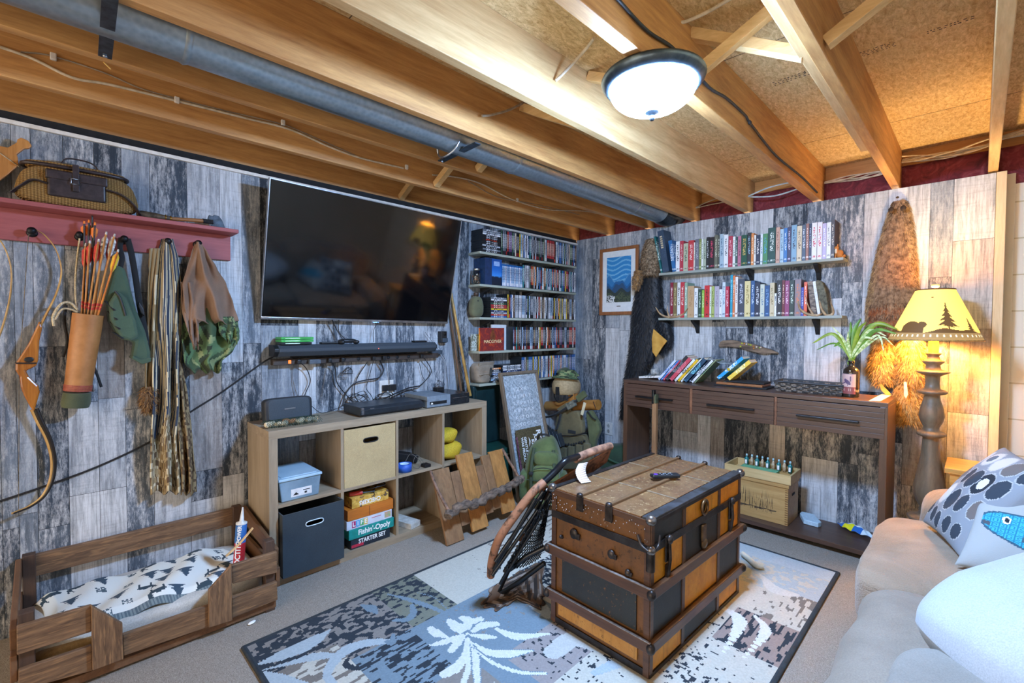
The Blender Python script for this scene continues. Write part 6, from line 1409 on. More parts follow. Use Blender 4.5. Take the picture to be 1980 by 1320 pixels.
for k in range(3):
    a, b = db_[2*k], db_[2*k+1]; z0, z1 = .697, DH-.028
    d = MB(); n = 6; gz = (z1-z0)/n
    for i in range(n): d.box(a, b, DY0-.002, DY0+.016, z0+i*gz+.0009, z0+(i+1)*gz-.0009)
    d.box(a+.002, b-.002, DY0+.003, DY0+.3, z0+.003, z1-.003); o = d.build('drawer', DW, dk, bevel=.001)
    ROOTLOC[o.name] = ROOTLOC[dk.name]
    hw = (b-a)*.29; c = (a+b)/2+(.0 if k else -.01); mb = MB().box(c-hw, c+hw, DY0-.030, DY0-.012, .772, .784); mb.box(c-hw+.02, c-hw+.03, DY0-.014, DY0, .774, .782); mb.box(c+hw-.03, c+hw-.02, DY0-.014, DY0, .774, .782); mb.build('handle', plain('black bar steel', '#23262a', '#1a1c1f', .35, .6), o, bevel=.002)
    if k < 2: MB().box(b+.002, db_[2*k+2]-.002, DY0+.001, DY0+.02, .697, DH-.024).build('divider', plain('divider strip', '#8a5c40', '#5c3a28', .5), dk)
# leaning row of books
ang = radians(41)
DB = [(0.000, .017, .205, '#c9d6e4', '#3a70c0', 'white and blue', 1), (.019, .010, .205, '#3d78c0', '#d8e4f4', 'blue', 1), (.031, .013, .205, '#b8344e', '#e8b8c0', 'crimson', 1), (.046, .024, .245, '#2b2c32', '#8a8c94', 'black', 1), (.072, .027, .225, '#c4485a', '#d88a94', 'rose red', 1), (.101, .017, .222, '#dfe4e2', '#2a2e32', 'white, black lettered', 1),
      (.120, .016, .220, '#e4b82a', '#8a6a10', 'yellow', 1), (.138, .013, .232, '#e2e6e4', '#6a9a6a', 'thin white', 1), (.153, .030, .226, '#1f4560', '#7ad0e4', 'dark blue green, pale lettered', 1), (.185, .013, .222, '#182a40', '#dfe6ee', 'navy', 1), (.200, .015, .222, '#d8dde0', '#5a6a78', 'pale grey', 1), (.217, .006, .232, '#8a9a70', '#4a7a6a', 'olive magazine-like', 1)]
bx0 = Y(1272, 732, -.34).x
for off, w, h, c1, c2, nm, _ in DB:
    s = off/cos(ang) + 0
    b = thing('book', '%s book in the slanting row on the console table' % nm, 'book', (bx0+s, -.28, DH), 'slanting books on the console table')
    pv = Matrix.Translation((bx0+s, 0, DH+.0006+w*sin(ang))) @ Matrix.Rotation(ang, 4, 'Y'); m = book_mat('desk '+nm, c1, c2)
    mb = MB(pv); mb.box(0, .0015, -.34, -.19, 0, h); mb.box(w-.0015, w, -.34, -.19, 0, h); mb.box(.0015, w-.0015, -.34, -.338, 0, h); mb.build('cover', m, b); MB(pv).box(.0015, w-.0015, -.338, -.192, .003, h-.003).build('pages', PAGE, b)
a = Y(1384, 734, -.36); zz = DH+.048
tag(MB().box(a.x-.01, a.x+.33, -.37, -.16, DH+.0005, DH+.010).build('black_tray', BLKM, bevel=.002), 'flat black tray lying under the wooden frames on the console table', 'tray')
fr_ = thing('flat_picture_frame', 'brown wooden frame with green mount lying flat on the black tray', 'picture frame', (a.x+.15, -.27, DH+.011))
mb = MB(); X0_, X1_ = a.x+.0, a.x+.30
mb.box(X0_, X1_, -.355, -.335, DH+.0105, DH+.026); mb.box(X0_, X1_, -.195, -.175, DH+.0105, DH+.026); mb.box(X0_, X0_+.02, -.335, -.195, DH+.0105, DH+.026); mb.box(X1_-.02, X1_, -.335, -.195, DH+.0105, DH+.026); mb.build('frame', PFW, fr_, bevel=.002)
MB().box(X0_+.02, X1_-.02, -.335, -.195, DH+.012, DH+.021).build('mount', plain('sage mount', '#7d9484', '#6a8070', .6), fr_)
tag(MB().box(X0_+.05, X1_+.0, -.32, -.17, DH+.0265, DH+.038).build('photo_frame', BLKM, bevel=.002), 'thin black frame lying on top of the brown one', 'picture frame')
def slant(px, w, h, c, m, lab, zb, yf=-.32, d=.13, ang=radians(47)):
    p = Y(px, 722, yf); b = thing('book', lab, 'book', (p.x, yf+d/2, zb), 'slanting books on the console table'); pv = Matrix.Translation((p.x, 0, zb+.0006+w*sin(ang))) @ Matrix.Rotation(ang, 4, 'Y')
    mb = MB(pv); mb.box(0, .002, yf, yf+d, 0, h); mb.box(w-.002, w, yf, yf+d, 0, h); mb.box(.002, w-.002, yf, yf+.002, 0, h); mb.build('cover', m, b); MB(pv).box(.002, w-.002, yf+.002, yf+d-.002, .003, h-.001).build('pages', PAGE, b); return b, pv
b_, pv = slant(1386, .022, .225, 0, book_mat('bright blue', '#1a9ad8', '#e8f4fa'), 'bright blue book with a yellow spine disc, slanting over the flat frames', DH+.0385)
MB(pv).ell((.011, -.3205, .10), (.011, .001, .011)).build('yellow_disc', YEL, b_)
slant(1406, .026, .19, 0, book_mat('yellow slant', '#e8c84a', '#f8f0b8'), 'yellow and orange book slanting right of the bright blue one', DH+.0385)
# clear tray on the books
at_ = thing('clear_tray', 'crumpled clear plastic tray lying across the top of the slanting books', 'tray', tuple(Y(1370, 690, -.26)))
p0, p1 = Y(1332, 692, -.26), Y(1420, 700, -.26)
MB().grid(lambda u, v: (lerp(p0.x, p1.x, u), -.33+.16*v, lerp(p0.z, p1.z, u)-.012+.022*sin(pi*min(1, u*1.15))+.006*sin(u*22+v*7)), 30, 12, thick=.002).build('sheet', plain('cloudy plastic', '#a9b6ba', '#7d8a8e', .15, 0, 30), at_)
# flat white book and skull-like figure at the left end
p = Y(1262, 725, -.32); wb = thing('book', 'flat white book lying at the left end of the console table', 'book', (p.x, -.25, DH)); q0, q1 = Y(1239, 728, -.3).x, Y(1282, 728, -.3).x
MB(Matrix.Translation((q0, 0, DH)) @ Matrix.Rotation(radians(-6), 4, 'Y') @ Matrix.Translation((-q0, 0, -DH))).box(q0, q1, -.33, -.17, DH+.0008, DH+.015).build('block', book_mat('white flat', '#e4e2dc', '#8a8a84'), wb)
tag(MB().ell((lerp(q0, q1, .5), -.24, DH+.055), (.035, .04, .026), None, 0, 16, 10, .8, lambda p: V((p.x, p.y, p.z+.006*sin(p.x*120)))).build('rock', plain('pale grey rock', '#b9bcb8', '#72767a', .8, 0, 40)), 'pale grey rock resting on the flat white book under the claws', 'rock')
# woven basket
BW = NT('dark basket weave'); v_ = BW.coord(); w1 = BW.new('ShaderNodeTexChecker'); w1.inputs['Scale'].default_value = 34; BW.l(BW.coord((1, 1, 2.2)), w1.inputs[0]); nn_ = BW.noise(v_, 120, 2)
BWM = BW.fin(BW.mix(w1.outputs['Fac'], H('#2a2826'), BW.mix(BW.step(nn_, .4, .6), H('#4a4440'), H('#8a7c6c'))), .55)
g0, g1 = Y(1497, 745, -.37), Y(1630, 755, -.37)
bs_ = thing('woven_basket', 'long low dark woven basket on the console table between the frames and the bottle', 'basket', ((g0.x+g1.x)/2, -.30, DH))
hb = .062; L_ = g1.x-g0.x
def tub(x0, x1, y0, y1, z, h, fl, th, mb, nb=0):
    o0 = [(x0+fl, y0+fl), (x1-fl, y0+fl), (x1-fl, y1-fl), (x0+fl, y1-fl)]; o1 = [(x0, y0), (x1, y0), (x1, y1), (x0, y1)]
    i1 = [(x0+th, y0+th), (x1-th, y0+th), (x1-th, y1-th), (x0+th, y1-th)]; i0 = [(x0+fl+th, y0+fl+th), (x1-fl-th, y0+fl+th), (x1-fl-th, y1-fl-th), (x0+fl+th, y1-fl-th)]
    vs = [(a, b, z) for a, b in o0]+[(a, b, z+h) for a, b in o1]+[(a, b, z+h) for a, b in i1]+[(a, b, z+th) for a, b in i0]; fs = [(3, 2, 1, 0), (12, 13, 14, 15)]
    for i in range(4):
        j = (i+1) % 4; fs += [(i, j, 4+j, 4+i), (4+i, 4+j, 8+j, 8+i), (8+i, 8+j, 12+j, 12+i)]
    return mb._add(vs, fs)
tub(g0.x, g1.x, -.37, -.20, DH+.0005, hb, .008, .006, MB()).build('wall', BWM, bs_)
mb = MB()
for r in range(4):
    for k in range(11):
        xx = g0.x+.012+(L_-.024)*k/10; zz_ = DH+.010+r*.0135
        if (k+r) % 2: mb.ell((xx+ (L_-.024)/20*0, -.3655-.0045*(r/4), zz_), (L_/24, .005, .0065), None, 0, 10, 6)
mb.build('woven_strands', plain('strand', '#5a5550', '#35302c', .5, 0, 60), bs_)
mb = MB(); z = DH+hb; pts = [(g0.x, -.37, z), (g1.x, -.37, z), (g1.x, -.20, z), (g0.x, -.20, z), (g0.x, -.37, z)]
for i in range(4): mb.tube([pts[i], pts[i+1]], .007, 10)
mb.build('rim', plain('basket rim', '#33363a', '#24262a', .5), bs_)
# bottle with plant
bc_ = Y(1645, 756, -.34); bo = thing('bottle_vase', 'dark glass bottle with a bird label, used as a vase for green leaves', 'bottle', (bc_.x, -.34, DH)); r_ = .041
DG = plain('dark bottle glass', '#3a3128', '#241d16', .06, 0, 4, spec=.8)
MB().lathe([(0, .001), (r_-.003, .001), (r_, .006), (r_, .142), (r_*.93, .160), (r_*.7, .173), (r_*.40, .180), (r_*.36, .186), (r_*.36, .205), (r_*.44, .207), (r_*.44, .214), (r_*.30, .214), (r_*.28, .16)], (bc_.x, -.34, DH), 40, close=False).build('glass', DG, bo)
LBP, LBL = H('#c9a8a0'), H('#5f4a66')
def birdlab(u, v):
    x, y = u, v
    if y < .36: return H('#8a4a4a') if abs(((x*9) % 1)-.5) > .12 or not (.16 < y < .27) else H('#c9a8a0')
    bx, by = (x-.55)/.28, (y-.60)/.10; rx = (x-.5)*.8+(y-.6)*.6
    body = ((x-.52)*.85-(y-.60)*.5)**2/.05+((x-.52)*.5+(y-.60)*.85)**2/.009 < 1
    neck = abs(x-.70-(y-.75)*.12) < .035 and .62 < y < .88; tail = abs((y-.5)-(x-.2)*.35) < .03 and .05 < x < .4; legs = (abs(x-.50) < .012 or abs(x-.56) < .012) and .40 < y < .56
    return LBL if (body or neck or tail or legs) else (LBP if v < .97 else H('#8f7a80'))
MB().grid(lambda u, v: (bc_.x+(r_+.0006)*sin(radians(-62+124*u)-radians(25)*0-.35), -.34-(r_+.0006)*cos(radians(-62+124*u)-.35), DH+.02+.118*v), 30, 40, col=birdlab).build('label', painted('bottle label', .5, None, 60), bo)
plt = thing('leafy_sprig', 'spray of arching green and variegated leaves standing in the dark bottle', 'plant', (bc_.x, -.34, DH+.20))
LG = [plain('leaf green', '#6f9a2c', '#4a7420', .45, 0, 18), plain('leaf variegated', '#9fb86a', '#dfe6b0', .45, 0, 60, (.45, .55)), plain('leaf yellow green', '#94a82c', '#6c8420', .45, 0, 18)]
top = V((bc_.x, -.34, DH+.212)); mouth = top-V((0, 0, .03))
def leaf(tip, bend, w, m, yoff=0):
    t_ = Y(tip[0], tip[1], -.34+yoff); b_ = Y(bend[0], bend[1], -.34+yoff*.5); P = spline([mouth, top+V((0, 0, .01)), b_, t_], 8); n = len(P); vs = []; 
    for i, p in enumerate(P):
        d = (P[min(i+1, n-1)]-P[max(0, i-1)]).normalized(); s_ = d.cross(V((.25, -1, .3))).normalized(); ww = w*(.22+.78*sin(pi*min(1, .08+.92*i/(n-1)))**.8)*(1 if i < n-1 else .05); 
        vs += [p-s_*ww*.5+V((0, -.001, 0)), p+V((0, -.003, 0))-d.cross(s_)*ww*.12, p+s_*ww*.5]
    fs = [(3*i+k, 3*i+k+1, 3*i+k+4, 3*i+k+3) for i in range(n-1) for k in (0, 1)]
    MB()._add(vs, fs, 0, True).build('leaf', LG[m], plt)
for tp_, bd, w, m, yo in [((1570, 664), (1612, 646), .022, 2, 0), ((1608, 630), (1630, 655), .014, 1, -.02), ((1612, 670), (1630, 662), .024, 0, .02), ((1577, 677), (1615, 664), .012, 0, .04), ((1665, 615), (1652, 640), .026, 0, .02), ((1675, 622), (1660, 640), .022, 2, -.03), ((1645, 622), (1645, 645), .02, 0, .03), ((1738, 637), (1690, 628), .028, 2, -.02), ((1735, 645), (1690, 640), .024, 0, -.05), ((1715, 650), (1680, 640), .018, 1, -.03),
                           ((1710, 682), (1695, 648), .014, 1, -.06), ((1728, 668), (1700, 652), .012, 1, -.04), ((1690, 655), (1668, 655), .018, 1, -.05), ((1700, 640), (1672, 642), .022, 0, .03), ((1640, 640), (1640, 660), .016, 1, -.04), ((1620, 645), (1636, 664), .014, 1, .03), ((1715, 632), (1680, 632), .026, 0, .04)]: leaf(tp_, bd, w, m, yo)
MB().tube([mouth-V((0, 0, .10)), mouth], .006, 8).build('stem', LG[0], plt)
p = [Z(x, y, DH) for x, y in ((1680, 775), (1707, 761), (1724, 764), (1702, 776))]
cd = MB()._add([q+V((0, 0, .0008)) for q in p]+[q+V((0, 0, .002)) for q in p], [(0, 1, 2, 3), (7, 6, 5, 4), (0, 4, 5, 1), (1, 5, 6, 2), (2, 6, 7, 3), (3, 7, 4, 0)]); tag(cd.build('paper_card', plain('white printed card', '#ece8dc', '#a8b0b4', .5, 0, 60, (.30, .36))), 'white printed card lying on the right end of the console table', 'card')
# weathered staff with a metal top standing in front of the left drawer
sx_ = Y(1268, 780, -.53).x; wst = thing('weathered_post', 'square weathered wooden post with a metal hinge top standing before the left drawer', 'post', (sx_, -.535, 0))
MB().box(sx_-.016, sx_+.016, -.556, -.525, 0, .80).build('post', wood('old post', '#b58a5e', '#6a4a30', 'z', 1.3, .7), wst, bevel=.002); MB().box(sx_-.018, sx_-.002, -.560, -.523, .745, .845).build('metal_cap', plain('dark chrome', '#4a5258', '#20262a', .25, .9), wst, bevel=.003); MB().box(sx_+.002, sx_+.018, -.560, -.523, .75, .815).build('green_plate', plain('green patina', '#5f6a50', '#454e3a', .5, .4), wst, bevel=.002)
# under the table: wood crate, tray of vials, foam, bag
SH_ = .0585
CRW = wood('pale crate pine', '#c9a268', '#a67c44', 'x', 1, .5); 
c0, c1 = V((1.61, -.42, 0)), V((2.0, -.42, 0)); cr2 = thing('wooden_crate', 'pale wooden crate printed with a dark marsh scene under the console table', 'crate', (1.80, -.31, SH_))
MB().box(1.60, 1.985, -.42, -.19, SH_, SH_+.235).build('body', CRW, cr2, bevel=.002); MB().box(1.595, 1.99, -.425, -.185, SH_+.236, SH_+.262).build('lid', CRW, cr2, bevel=.003)
DKI = plain('burnt print', '#4c3c2c', '#6a543c', .7)
rg = random.Random(77); mb = MB()
for k in range(90):
    x = 1.63+.27*rg.random(); z0 = SH_+.05+.10*rg.random()*(1-abs(x-1.77)); h = .02+.07*rg.random(); t_ = rg.uniform(-.008, .008)
    mb._add([(x, -.4208, z0), (x+.0022, -.4208, z0), (x+t_+.001, -.4208, z0+h)], [(0, 1, 2)])
for k in range(9): x = 1.64+.24*k/8; mb._add([(x, -.4209, SH_+.07+.012*sin(k*2)), (x+.04, -.4209, SH_+.075), (x+.04, -.4209, SH_+.079), (x, -.4209, SH_+.077)], [(0, 1, 2, 3)])
mb.build('marsh_print', DKI, cr2)
mb = MB()
for k in range(16): mb.box(1.968, 1.984, -.4212, -.4204, SH_+.008+k*.0142, SH_+.014+k*.0142)
mb.build('finger_joints', plain('joint end grain', '#8a6234', '#6e4a24', .6), cr2); MB().box(1.9852, 1.9862, -.335, -.275, SH_+.17, SH_+.185).build('hand_slot', BLKM, cr2)
tr = thing('wooden_tray', 'pale wooden tray standing on the lid of the printed crate', 'tray', (1.80, -.31, SH_+.263)); zt_ = SH_+.2635
tub(1.60, 2.0, -.43, -.20, zt_, .058, .0, .011, MB()).build('tray', wood('tray pine', '#d8bc88', '#b8965c', 'x', 1, .5), tr)
MB().box(1.66, 1.96, -.29, -.225, zt_+.0115, zt_+.031).build('vial_rack', CRW, tr)
tag(MB().box(1.68, 1.90, -.40, -.30, zt_+.030, zt_+.045).build('green_cloth', plain('green felt', '#7ab88a', '#5c9a6e', .9)) , 'pale green felt lying in the wooden tray before the little bottles', 'cloth')
GT = plain('teal vial', '#1f7a78', '#155c5a', .25); GO = plain('cream vial', '#d8cdb8', '#a8804a', .3, 0, 60)
for k in range(9):
    x = 1.685+k*.0335; g = k % 2 == 0; o = thing('small_bottle', '%s little bottle, %s from the left in the row in the wooden tray' % ('teal' if g else 'cream', ordn(k+1)), 'small bottle', (x, -.26, zt_+.011), 'little bottles in the wooden tray')
    MB().lathe([(0, 0), (.013 if g else .009, 0), (.013 if g else .009, .050), (.005, .056), (.005, .062), (0, .062)], (x, -.26, zt_+.0315), 14).build('glass', GT if g else GO, o); MB().lathe([(0, .062), (.0065, .062), (.006, .076), (0, .078)], (x, -.26, zt_+.0315), 12).build('cap', plain('pale cap', '#b9dadf', '#9cc3ca', .3), o)
    if g: MB().box(x-.006, x+.006, -.2738, -.2728, zt_+.042, zt_+.070).build('label', WT, o)
fm = MB(); fm.prism([(1.96+.04, -.20), (2.045, -.305), (2.125, -.305), (2.135, -.27), (2.07, -.16), (2.0, -.16)], SH_+.0005, SH_+.030, 'xy'); tag(fm.build('foam_block', plain('pale blue foam', '#bcd4e2', '#a5c0d0', .7, 0, 80), bevel=.004), 'pale blue foam block lying right of the crate under the table', 'foam block')
pbg = thing('snack_bag', 'crumpled white, blue and yellow plastic bag at the right end of the lower shelf', 'plastic bag', (2.28, -.25, SH_))
ba, bb_ = Z(1624, 1012, .07), Z(1690, 1040, .07)
dirv = (bb_-ba); sv = V((-dirv.y, dirv.x, 0)).normalized()
def bagc(u, v): return H('#dfeef2') if v > .42 else (H('#2f6ab8') if (u < .2 or .5 < u < .72) else (H('#e8e02a') if u < .5 else H('#cfe2ea')))
MB().grid(lambda u, v: ba+dirv*u+sv*(v-.5)*.085*(.35+.65*sin(pi*min(1, .1+.9*u)))+V((0, 0, .005+.028*sin(pi*u)*sin(pi*v)+.004*sin(u*23+v*11))), 30, 14, col=bagc, thick=.0015).build('film', painted('printed film', .2, None, 60), pbg)
# ================================================================ FLOOR LAMP, SIDE TABLE, SOFA
lx, ly = 2.632, -.245
lm = thing('floor_lamp', 'turned grey brown floor lamp with a glowing shade showing a bear and pine trees', 'floor lamp', (lx, ly, 0))
TW_ = wood('turned lamp wood', '#80725c', '#54483a', 'z', 1, .45)
prof = [(.0, 0), (.12, 0), (.125, .02), (.11, .045), (.07, .06), (.055, .075), (.06, .20), (.085, .235), (.095, .25), (.085, .262), (.05, .27), (.04, .285), (.045, .30), (.038, .31), (.055, .34), (.068, .38), (.07, .42), (.058, .50), (.042, .60), (.036, .68), (.035, .70), (.06, .712), (.064, .722), (.058, .732), (.036, .74), (.034, .76), (.048, .79), (.055, .82), (.05, .86), (.036, .91), (.032, .935),
        (.06, .945), (.066, .955), (.055, .962), (.034, .97), (.03, 1.0), (.032, 1.04), (.062, 1.055), (.075, 1.062), (.062, 1.07), (.034, 1.078), (.03, 1.10), (.046, 1.115), (.05, 1.122), (.03, 1.13), (.024, 1.15), (.034, 1.16), (.034, 1.166), (.016, 1.17), (0, 1.17)]
MB().lathe(prof, (lx, ly, 0), 40).build('turned_post', TW_, lm)
MB().cyl((lx, ly, 1.168), (lx, ly, 1.245), .022, .022, 20).build('socket', plain('cream sleeve', '#e8c878', '#d0ac58', .4), lm)
zb_, zt2 = 1.238, 1.512; rb_, rt_ = .198, .082
def shadecol(u, v):
    a = (u*360-0) % 360; x = (a-180)/90.0        # front of the shade (towards the room) at x=0
    g = .17+.03*sin(x*6)+.02*sin(x*13)
    D = (.09, .045, .012, 1); B = (1, .66, .13, 1)
    if v < .045: return (.30, .18, .06, 1)
    if v < .14: return (.26, .16, .06, 1) if not (abs((u*46) % 1-.5) < .13 and abs(v-.09) < .02) else (1, .9, .6, 1)
    if v < g+.02: return D
    def tree(cx, base, h, w):
        if not (base-.02 < v < base+h): return False
        t = (v-base)/h; 
        if abs(x-cx) < .012: return True
        lay = (t*6) % 1; return t > .12 and abs(x-cx) < w*(1-t)*(1-.62*lay)
    if tree(.22, g, .52, .20) or tree(.62, g-.01, .26, .10) or tree(-1.3, g, .45, .18) or tree(1.2, g, .5, .18): return D
    bx_, bv = x+.36, v-g
    if (bx_/.19)**2+((bv-.09)/.115)**2 < 1 or ((x+.19)/.075)**2+((bv-.17)/.06)**2 < 1 or (abs(x+.20) < .05 and 0 < bv < .16) or (abs(x+.48) < .06 and 0 < bv < .1): return D
    if abs(v-.83) < .012 and abs(x+.06) < .03: return D
    return B
def mk_shade():
    t = NT('lit parchment shade'); a = t.new('ShaderNodeVertexColor', layer_name='pattern'); t.l(a.outputs[0], t.b.inputs['Emission Color']); t.b.inputs['Emission Strength'].default_value = LIGHT_SHADE
    return t.fin(a.outputs[0], .7)
ao = atan2(EYE.y-ly, EYE.x-lx)-pi
MB().grid(lambda u, v: (lx+lerp(rb_, rt_, v)*cos(2*pi*u+ao), ly+lerp(rb_, rt_, v)*sin(2*pi*u+ao), lerp(zb_, zt2, v)), 360, 90, col=shadecol, thick=.0015).build('shade', mk_shade(), lm)
mb = MB(); mb.tube([(lx+rb_*cos(a), ly+rb_*sin(a), zb_) for a in np.linspace(0, 2*pi, 49)], .004, 6, caps=False); mb.build('lower_rim', plain('rawhide lacing', '#8a6a3a', '#c8a860', .6, 0, 80), lm)
mb = MB(); mb.tube([(lx+rt_*cos(a), ly+rt_*sin(a), zt2) for a in np.linspace(0, 2*pi, 33)], .0035, 6, caps=False); mb.build('upper_rim', plain('rim brown', '#7a4a24', '#5a3418', .6), lm)
mb = MB()
for k in range(3): a = k*2.094; mb.tube([(lx, ly, zt2-.01), (lx+rt_*cos(a), ly+rt_*sin(a), zt2)], .0018, 6)
mb.tube([(lx, ly, 1.24), (lx, ly, zt2+.01)], .003, 6); mb.build('harp', plain('brass wire', '#b8963f', '#8a6c28', .3, 1), lm)
MB().ell((lx, ly, zt2+.022), (.018, .018, .012)).build('finial', plain('pale finial', '#e8d8a8', '#cbb880', .5), lm)
MB().ell((lx, ly, 1.33), (.03, .03, .045)).build('bulb', emit('warm bulb', '#ffc46a', 60), lm)
pd_ = bpy.data.lights.new('bulb_light', 'POINT'); pd_.energy = LAMP_BULB; pd_.color = (1, .66, .28); pd_.shadow_soft_size = .04
po = bpy.data.objects.new('bulb_light', pd_); COL.objects.link(po); po.location = (0, 0, 1.40); po.parent = lm
# side table
st_ = thing('side_table', 'small pale wooden box table between the sofa arm and the panelled wall', 'side table', (2.80, -.22, 0)); SW_ = wood('honey box', '#d9a95c', '#b88238', 'x', 1, .4)
MB().box(2.695, 2.93, -.40, -.10, .55, .578).build('top', SW_, st_, bevel=.003); MB().box(2.715, 2.91, -.385, -.115, .49, .548).build('apron', SW_, st_, bevel=.002)
for x in (2.735, 2.89):
    for y in (-.365, -.135): MB().box(x-.017, x+.017, y-.017, y+.017, 0, .49).build('leg', SW_, st_, bevel=.002)
# sofa
SUE = NT('tan microsuede'); n_ = SUE.noise(SUE.coord(), 3.5, 5, .6, .6); n2_ = SUE.noise(SUE.coord(), 180, 2); SUE.bump(SUE.math('ADD', SUE.math('MULTIPLY', n_, 6.0), n2_), .6, .008)
SUE.b.inputs['Sheen Weight'].default_value = .3
SUED = SUE.fin(SUE.mix(SUE.step(n_, .35, .7), H('#8a7660'), H('#a5907a')), .85)
SUE2 = cloth('grey beige suede', '#978b7c', '#7f7466', .9, 260, 5, bump=.2)
sf = thing('sofa', 'tan microsuede sofa with puffy seat cushions along the right side of the room', 'sofa', (3.05, -2.2, 0))
def puff(x0, x1, y0, y1, z0, z1, name, pw=.32, mat=None, dome=.03, parent=sf, fold=.006, seed=1):
    c = V(((x0+x1)/2, (y0+y1)/2, (z0+z1)/2)); r = V(((x1-x0)/2, (y1-y0)/2, (z1-z0)/2))
    def f(p):
        q = p.copy(); 
        if p.z > 0: q.z += dome*(1-(p.x/r.x)**2)*(1-(p.y/r.y)**2)
        q.z += fold*sin(p.x*19+seed+4*sin(p.y*6))*(1 if p.z > 0 else 0); q.x += fold*.8*sin(p.y*23+seed)*(1 if p.x < -r.x*.7 else 0)
        return q
    return MB().ell(c, r, None, 0, 72, 32, pw, f).build(name, mat or SUED, parent)
MB().box(2.62, 3.55, -4.6, -.62, .05, .24).build('base', SUED, sf, bevel=.02)
for x in (2.68, 3.48):
    for y in (-4.5, -.72): MB().box(x-.03, x+.03, y-.03, y+.03, 0, .06).build('foot', DWZ, sf)
puff(2.49, 3.34, -1.66, -.80, .20, .425, 'seat_cushion', .30, seed=1); puff(2.548, 3.34, -2.52, -1.672, .17, .452, 'seat_cushion', .38, seed=4, fold=.010, mat=SUE2)
puff(2.60, 3.34, -3.38, -2.525, .20, .43, 'seat_cushion', .30, seed=6); puff(2.62, 3.5, -.82, -.50, .05, .535, 'arm', .42, seed=2, dome=.01)
puff(3.22, 3.62, -1.66, -.55, .2, .86, 'back_cushion', .36, seed=3, dome=.01); puff(3.22, 3.62, -2.55, -1.66, .2, .86, 'back_cushion', .36, seed=5, dome=.01); puff(3.22, 3.62, -3.5, -2.56, .2, .86, 'back_cushion', .36, seed=8, dome=.01)
# cushions
def pillow(o, right, up, th, name, label, mat, col=None, nu=40, cat='pillow', pinch=.10):
    o, right, up = V(o), V(right), V(up); n = right.cross(up).normalized(); t_ = thing(name, label, cat, tuple(o))
    def side(s):
        def fn(u, v):
            a, b = 2*u-1, 2*v-1; k = max(0, (1-a*a)*(1-b*b))**.42
            uu = .5+.5*a*(1-pinch*(1-abs(b))**1*0-pinch*.6*(1-b*b)*abs(a)); vv = .5+.5*b*(1-pinch*.6*(1-a*a)*abs(b))
            if th > .1: uu = .5+.5*a*(1-.17*b*b*a*a); vv = .5+.5*b*(1-.17*a*a*b*b)
            return o+right*uu+up*vv+n*(s*th*k+(.004*sin(u*17)*sin(v*13)+(.007*abs(sin(u*9+v*5)) if th > .1 else 0))*k)
        return fn
    mb = MB(); mb.grid(side(1), nu, nu, 0, col=col); mb.grid(side(-1), nu, nu, 0, col=(lambda u, v: col(-1, -1)) if col else None); mb.build('cover', mat, t_); return t_
CI = [(.12, .18, .05, .06, 0), (.28, .14, .045, .07, 0), (.44, .12, .045, .07, 0), (.62, .14, .045, .07, 0), (.80, .15, .05, .06, 0), (.10, .40, .06, .09, 2), (.27, .38, .06, .10, 1), (.45, .36, .06, .10, 0), (.63, .38, .05, .08, 0), (.82, .40, .05, .08, 3), (.14, .62, .05, .08, 3), (.30, .62, .045, .08, 0), (.46, .62, .06, .09, 0), (.62, .62, .07, .10, 4), (.82, .64, .06, .09, 0),
      (.12, .84, .05, .07, 1), (.30, .86, .06, .08, 2), (.5, .86, .07, .09, 1), (.70, .86, .06, .08, 3), (.88, .86, .05, .08, 0)]
def circ(u, v):
    if u < 0: return H('#8a8d92')
    for i, (cx, cy, rx, ry, k) in enumerate(CI):
        d = ((u-cx)/(rx*1.38))**2+((v-cy)/(ry*1.18))**2
        if d < 1:
            if k == 0: return H('#2f3944')
            if k == 1: return H('#c4c2bc')
            if k == 2: return H('#c4c2bc') if d > .3 else H('#5c6874')
            if k == 3: return H('#6a625e')
            if k == 4: return H('#1d2731') if d > .28 else H('#d5d7d8')
        if d < 1.25: return H('#a9aaa8')
    return H('#858b92')
pillow((2.655, -1.02, .462), (.13, -.36, .0), (.235, .04, .36), .07, 'patterned_pillow', 'grey pillow with dark and pale ovals leaning on the far end of the sofa', painted('oval weave', .9, None, 260), circ, 90)
def fish(u, v):
    if u < 0: return H('#c9cac8')
    x, y = u+.13, v; base = H('#a3a6a4'); yy = .56-.30*(x-.2)
    if ((x-.62)/.42)**2+((y-yy)/.17)**2 < 1 and x > .2:
        if x < .27 and y < yy-.02 and y > yy-.06: return H('#4a4f58')
        if ((x-.36)/.028)**2+((y-yy-.06)/.045)**2 < 1: return H('#12202c') if ((x-.36)/.016)**2+((y-yy-.06)/.026)**2 < 1 else H('#eaf2f4')
        if abs(x-.5-.1*(y-yy)) < .014 and abs(y-yy) < .11: return H('#3d5a6a')
        q = ((x*46) % 1-.5)**2+((y*46+.5*math.floor(x*46)) % 1-.5)**2; return H('#1d7a98') if q > .16 else H('#3fa9c8')
    if ((x-.62)/.44)**2+((y-yy)/.19)**2 < 1 and x > .2: return H('#33566a')
    return base
pillow((2.765, -1.43, .462), (.42, -.10, .0), (.06, .20, .25), .07, 'fish_pillow', 'off white pillow with a blue fish, leaning before the patterned one', painted('fish print linen', .9, None, 300), fish, 110)
wp = thing('white_pillow', 'big plain white pillow lying nearest the camera on the sofa', 'pillow', (3.0, -2.3, .46)); WPM = cloth('white cotton', '#b9c0c6', '#a9b1b8', .85, 300, 3, bump=.1)
def wpf(p):
    r = sqrt((p.x/.33)**2+(p.y/.36)**2); return V((p.x, p.y, p.z+.012*sin(p.x*17+1)*cos(p.y*13)))
